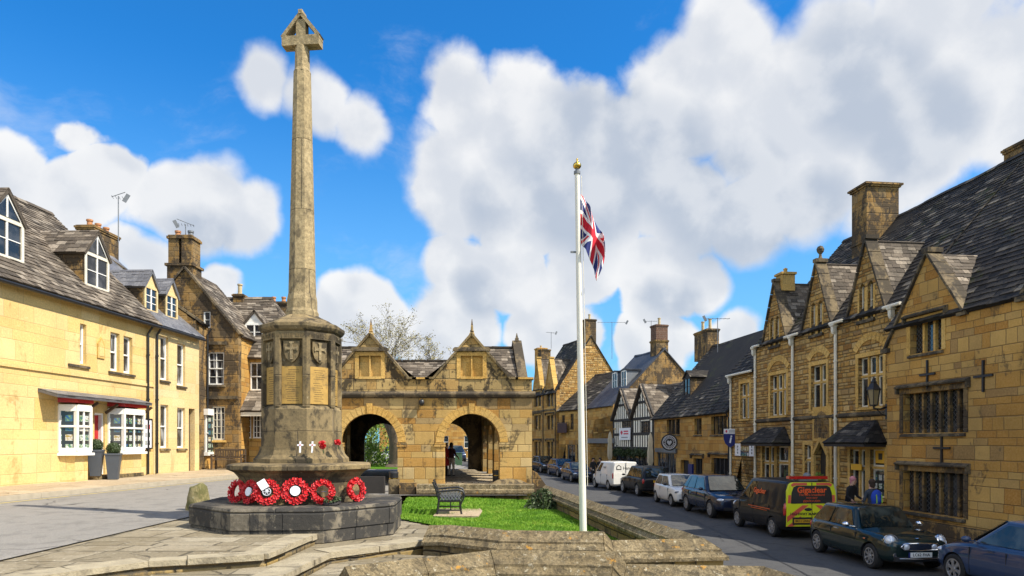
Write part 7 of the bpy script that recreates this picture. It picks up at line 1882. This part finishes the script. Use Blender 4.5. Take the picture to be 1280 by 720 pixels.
car('parked_car', 'steel blue car cut off by the picture edge in front of the green hatchback', dict(SALOON, paint=BLUEP, handlemat=BLUEP, mirror=BLUEP), (10.35,13.55,0.004), (-.09,1))
car('parked_car', 'silver car glimpsed through the left arch under the green trees', dict(SALOON, paint=SILV, handlemat=SILV), (-13.0,62.5,1.22), (1,.1), 'cars glimpsed through the hall arches')
car('parked_car', 'blue car behind the thick tree trunk seen through the left arch', dict(SALOON, paint=BLUEP, handlemat=BLUEP), (-10.4,66.5,1.22), (1,.1), 'cars glimpsed through the hall arches')
car('parked_car', 'dark car seen through the right arch of the hall beside the two visitors', dict(SALOON, paint=DKBLUE, handlemat=DKBLUE), (-5.2,64.0,1.25), (.15,-1), 'cars glimpsed through the hall arches')
# dark works van with orange lettering and a chevron tail
def van_tail(root, W_, yel, gl=True):
    q = [(-2.165,.80,.40),(-2.165,-.80,.40),(-2.165,-.80,1.06),(-2.165,.80,1.06)]
    return q
gv = car('works_van', 'dark works van with fluorescent yellow and red rear doors and orange lettering', VAN, (9.02,23.5,0.004), (-.085,1))
mb = MB(); mb.box(-2.15,-2.0,-.80,.80,.42,1.08); mb.prism([(-.80,1.082),(.80,1.082),(.765,1.50),(.70,1.70),(.60,1.765),(-.60,1.765),(-.70,1.70),(-.765,1.50)], -2.13, -2.0, 'x'); dr = mb.build('rear_door', M['limeyellow'], gv)
mb = MB(); mb.prism([(-.66,1.12),(.66,1.12),(.64,1.45),(.58,1.62),(.48,1.67),(-.48,1.67),(-.58,1.62),(-.64,1.45)], -2.142, -2.131, 'x'); mb.build('rear_window', M['ink'], dr)
mb = MB()
for sg in (-1,1):
    mb.prism([(sg*.79,.55),(sg*.79,.72),(sg*.30,1.07),(sg*.10,1.07)], -2.156, -2.151, 'x')
    mb.prism([(sg*.79,.425),(sg*.60,.425),(sg*.30,.64),(sg*.36,.74)], -2.156, -2.151, 'x')
    mb.prism([(sg*.665,1.13),(sg*.76,1.13),(sg*.74,1.38),(sg*.655,1.38)], -2.136, -2.131, 'x'); mb.prism([(sg*.50,1.68),(sg*.62,1.63),(sg*.66,1.70),(sg*.58,1.755),(sg*.15,1.755),(sg*.15,1.68)], -2.136, -2.131, 'x')
mb.build('red_chevrons', M['salmon'], dr)
mb = MB(); mb.box(-2.16,-2.132,-.006,.006,.42,1.76); mb.ball((-2.16,.12,.94),.012,.13,.05,10,6); mb.box(-2.158,-2.1505,-.02,.62,.47,.70); mb.build('door_fittings', M['plastic'], dr)
text('lettering', 'Gigaclear', .25, M['orange'], dr, (-2.145,0,1.53), (R(90),0,R(-90)), .001, bold=.006)
for i, (s_, z) in enumerate((('The fibre broadband', 1.385), ('company', 1.30), ('gigaclear.com', 1.205))): text('lettering', s_, .10, M['orange'], dr, (-2.145,0,z), (R(90),0,R(-90)), .001)
text('lettering', 'HIGHWAY MAINTENANCE', .115, M['ink'], dr, (-2.158,0,.80), (R(90),0,R(-90)), .001, bold=.003)
mb = MB(); mb.box(-2.166,-2.159,.05,.57,.53,.64); pl = mb.build('number_plate', M['plate_y'], gv); text('characters', 'BK11 UNN', .095, M['ink'], pl, (-2.169,.31,.585), (R(90),0,R(-90)), .001, bold=.002)
text('lettering', 'Gigaclear', .24, M['orange'], gv, (-.35,.842,1.40), (R(90-9),0,R(180)), .001, bold=.006)
mb = MB(); mb.box(-1.2,.4,.896,.9035,.86,.88); mb.box(-1.0,.2,.896,.9035,.80,.815); mb.build('orange_stripes', M['orange'], gv)
lbm = MB(); lbm.box(-1.95,-1.75,-.62,.62,1.86,1.95); lb = lbm.build('light_bar', M['tail'], gv)
mb = MB(); mb.box(-1.93,-1.77,-.3,.3,1.80,1.859); mb.lathe([(.12,1.951),(.11,2.0),(.05,2.05),(0,2.06)],12,c=(-1.85,0,0)); mb.build('light_bar_mount', M['lead'], lb)
# white estate agents' van
wv = car('delivery_van', 'white van seen from behind with black house emblem and lettering on its rear doors', dict(VAN, paint=WHITEP, handlemat=WHITEP, mirror=M['plastic'], clad=.30), (6.62,45.1,0.004), (-.2,1))
mb = MB(); mb.box(-2.15,-2.0,-.80,.80,.42,1.08); mb.prism([(-.80,1.082),(.80,1.082),(.765,1.50),(.70,1.70),(.60,1.765),(-.60,1.765),(-.70,1.70),(-.765,1.50)], -2.13, -2.0, 'x'); dr = mb.build('rear_door', WHITEP, wv)
mb = MB(); mb.prism([(.62,1.30),(.30,1.30),(.30,1.50),(.46,1.62),(.62,1.50)], -2.137, -2.131, 'x'); em = mb.build('house_emblem', M['ink'], dr); mb = MB(); mb.prism([(.57,1.35),(.35,1.35),(.35,1.48),(.46,1.56),(.57,1.48)], -2.140, -2.1375, 'x'); mb.build('emblem_inner', WHITEP, em)
text('lettering', 'Hand', .27, M['ink'], dr, (-2.134,-.10,1.40), (R(90),0,R(-90)), .001, bold=.002)
text('lettering', 'Hand', .22, M['ink'], wv, (-.55,.842,1.42), (R(90-9),0,R(180)), .001)
mb = MB(); mb.box(-2.16,-2.132,-.006,.006,.42,1.76); mb.box(-2.158,-2.1505,-.26,.26,.50,.60); mb.build('door_fittings', M['plastic'], dr)

# ================================================================== people
SKIN = flat('skin', (0.42,0.24,0.16), 0.6, 0, 0.06)
def cloth(n, c): return flat(n, c, 0.9, 0, 0.2, 8, 0.004)
CL = dict(red=cloth('red_coat',(0.30,0.012,0.02)), maroon=cloth('maroon_jumper',(0.06,0.012,0.018)), pale=cloth('pale_trousers',(0.42,0.38,0.32)), black=cloth('black_jacket',(0.010,0.010,0.012)), jean=cloth('dark_jeans',(0.02,0.028,0.055)), grey=cloth('slate_jacket',(0.035,0.045,0.06)), shoe=cloth('dark_shoes',(0.02,0.015,0.012)), hair=cloth('brown_hair',(0.035,0.02,0.012)), blonde=cloth('fair_hair',(0.25,0.16,0.08)), pinkhat=cloth('pink_woollen_hat',(0.50,0.20,0.22)), blue=cloth('bright_blue_backpack',(0.012,0.05,0.36)), lime=cloth('lime_trim',(0.25,0.45,0.03)))
def person(label, pos, rz, top, bottom, hair, coat=0.0, lean=0.0, stride=0.12, arms=((.05,.12),(.05,.12)), h=1.72, hat=None, turn=0.0, group=None):
    k = h/1.72; V = []; Ed = []; Rd = []
    def add(p, r, par=None):
        V.append(Vector(p)*k); Rd.append(r*k)
        if par is not None: Ed.append((par, len(V)-1))
        return len(V)-1
    L = lean
    pel = add((0,0,.93), .145); wai = add((0,-.3*L,1.10), .13, pel); che = add((0,-.8*L,1.32), .155, wai); nek = add((0,-1.15*L,1.47), .062, che); hd = add((0,-1.3*L-.01,1.57), .088, nek); hd2 = add((0,-1.35*L-.012,1.655), .085, hd); nose = add((0,-1.33*L-.095,1.60), .016, hd)
    hands = []
    for s_, st, (fx, fy) in ((-1,stride,arms[0]),(1,-stride,arms[1])):
        hip = add((s_*.095,0,.86), .10, pel); kn = add((s_*.10,-st*.5-.02,.48), .065, hip); an = add((s_*.10,-st*.9+.03,.09), .045, kn); add((s_*.115,-st*.9-.13,.035), .036, an)
        sh = add((s_*.175,-.85*L,1.38), .062, che); el = add((s_*(.225+fx*.5),-.85*L-fy*.4+.03,1.11), .047, sh); wr = add((s_*(.22+fx),-.85*L-fy*1.6,.90+fy*.9), .034, el)
        hb = add((s_*(.22+fx),-.85*L-fy*1.9-.02,.83+fy*.9), .03, wr); hands.append(V[hb])
        for q in range(4): add((s_*(.22+fx)+(q-1.5)*.014,-.85*L-fy*2.1-.035,.765+fy*.9+abs(q-1.5)*.006), .0085, hb)
        add((s_*(.22+fx)-s_*.035,-.85*L-fy*1.9-.05,.80+fy*.9), .010, hb)
    me = bpy.data.meshes.new('person'); me.from_pydata([tuple(v) for v in V], Ed, []); o = bpy.data.objects.new('person_work', me); COL.objects.link(o)
    o.modifiers.new('skin', 'SKIN'); 
    for i, r in enumerate(Rd): me.skin_vertices[0].data[i].radius = (r,r*(.78 if r > .12*k else 1))
    me.skin_vertices[0].data[0].use_root = True
    o.modifiers.new('sub', 'SUBSURF').levels = 2; o.modifiers['sub'].render_levels = 2
    dg = bpy.context.evaluated_depsgraph_get(); m2 = bpy.data.meshes.new_from_object(o.evaluated_get(dg)); bpy.data.objects.remove(o)
    m2.materials.clear(); mi = []
    for p in m2.polygons:
        c = p.center; z = c.z/k
        if min((c-hh).length for hh in hands) < .11*k: j = 1
        elif z > 1.47: j = 1
        elif z < .10: j = 3
        elif z < .96-coat: j = 2
        else: j = 0
        mi.append(j)
    m2.polygons.foreach_set('material_index', mi); m2.polygons.foreach_set('use_smooth', [True]*len(mi)); m2.name = 'person'
    o = link('person', m2, [CL[top], SKIN, CL[bottom], CL['shoe']], None, pos, (0,0,rz)); tag(o, label, 'person', group)
    hp = V[hd2]; mb = MB(); mb.ball((hp.x,hp.y+.022,hp.z+.012), .098*k,.105*k,.10*k, 14, 10); mb.ball((hp.x,hp.y+.05,hp.z-.07), .085*k,.07*k,.11*k, 12, 8); mb.build('hat' if hat else 'hair', CL[hat or hair], o, smooth=80)
    mb = MB()
    for s_ in (-1,1): mb.ball((hp.x+s_*.033*k,hp.y-.085*k,hp.z-.045*k),.011,.007,.008,8,6)
    mb.build('eyes', CL['shoe'], o)
    if coat:
        mb = MB(); mb.lathe([(.20*k,.96*k-coat*k),(.185*k,.80*k),(.165*k,1.0*k),(.16*k,1.12*k)], 18); mb.v = [(x,y*.78-.2*L,z) for x,y,z in mb.v]; mb.build('coat_skirt', CL[top], o, smooth=60)
    return o
person('person in a long red coat standing against the pier in the right arch', (-3.33,35.2,1.24), R(70), 'red', 'black', 'blonde', .38)
person('person in maroon top and pale trousers standing in the right arch', (-3.08,35.4,1.24), R(150), 'maroon', 'pale', 'hair', 0, 0, .05)
person('person in black jacket and pink hat on the pavement behind the works van', (10.95,22.6,.15), R(30), 'black', 'jean', 'hair', .12, .10, hat='pinkhat')
bp = person('person in slate jacket wearing a blue backpack on the pavement', (10.75,20.7,.15), R(185), 'grey', 'jean', 'hair', .05, .06)
mb = MB(); mb.ball((0,0,0),.17,.11,.24,14,10); mb.ball((0,.09,-.06),.11,.05,.10,12,8); b_ = mb.build('backpack', CL['blue'], smooth=70)
b_.location = (10.75-.02,20.7-.22,.15+1.22); b_.rotation_euler = (0,0,R(185)); tag(b_, 'bright blue backpack with lime trim on a walker\'s back', 'backpack')
mb = MB(); mb.bar((-.08,.142,-.14),(-.08,.12,.1),.03,.01,up=(0,1,0)); mb.bar((.08,.142,-.14),(.08,.12,.1),.03,.01,up=(0,1,0)); mb.build('trim', CL['lime'], b_)
person('person in black standing by the white van, left of a companion', (5.85,50.2,.15), R(20), 'black', 'black', 'hair', .1, group='people in black by the white van')
person('person in black standing right of a companion near the white van', (6.4,50.6,.15), R(-30), 'black', 'jean', 'hair', .1, group='people in black by the white van')
# potted bay and A-board by the arched door
shrub('bushy green potted bay by the arched door behind the works van', (11.55,26.2,.5), .42,.42,1.25, 2200, .045, 9, M['leaf'])
root = thing('sign_stand', 'small white folding sign standing on the pavement behind the works van', 'sign', (10.75,24.0,.14), R(-60)); mb = MB(); mb.bar((0,-.18,0),(0,0,1.1),.5,.03,up=(0,1,0)); mb.bar((0,.18,0),(0,0.02,1.1),.5,.03,up=(0,1,0)); mb.build('board', M['card'], root)
shrub('dense fresh green bush beyond the left arch, left of the thick trunk', (-11.0,52.5,1.0), 2.2,1.5,3.6, 5000, .10, 21, M['leaf'])
mb = MB(); mb.box(-.28,.28,-.2,.2,0,1.0); mb.box(-.3,.3,-.22,.22,1.002,1.06); tag(mb.build('utility_box', M['green'], loc=(-4.45,58.0,1.1)), 'dark green street cabinet seen through the right arch', 'cabinet')
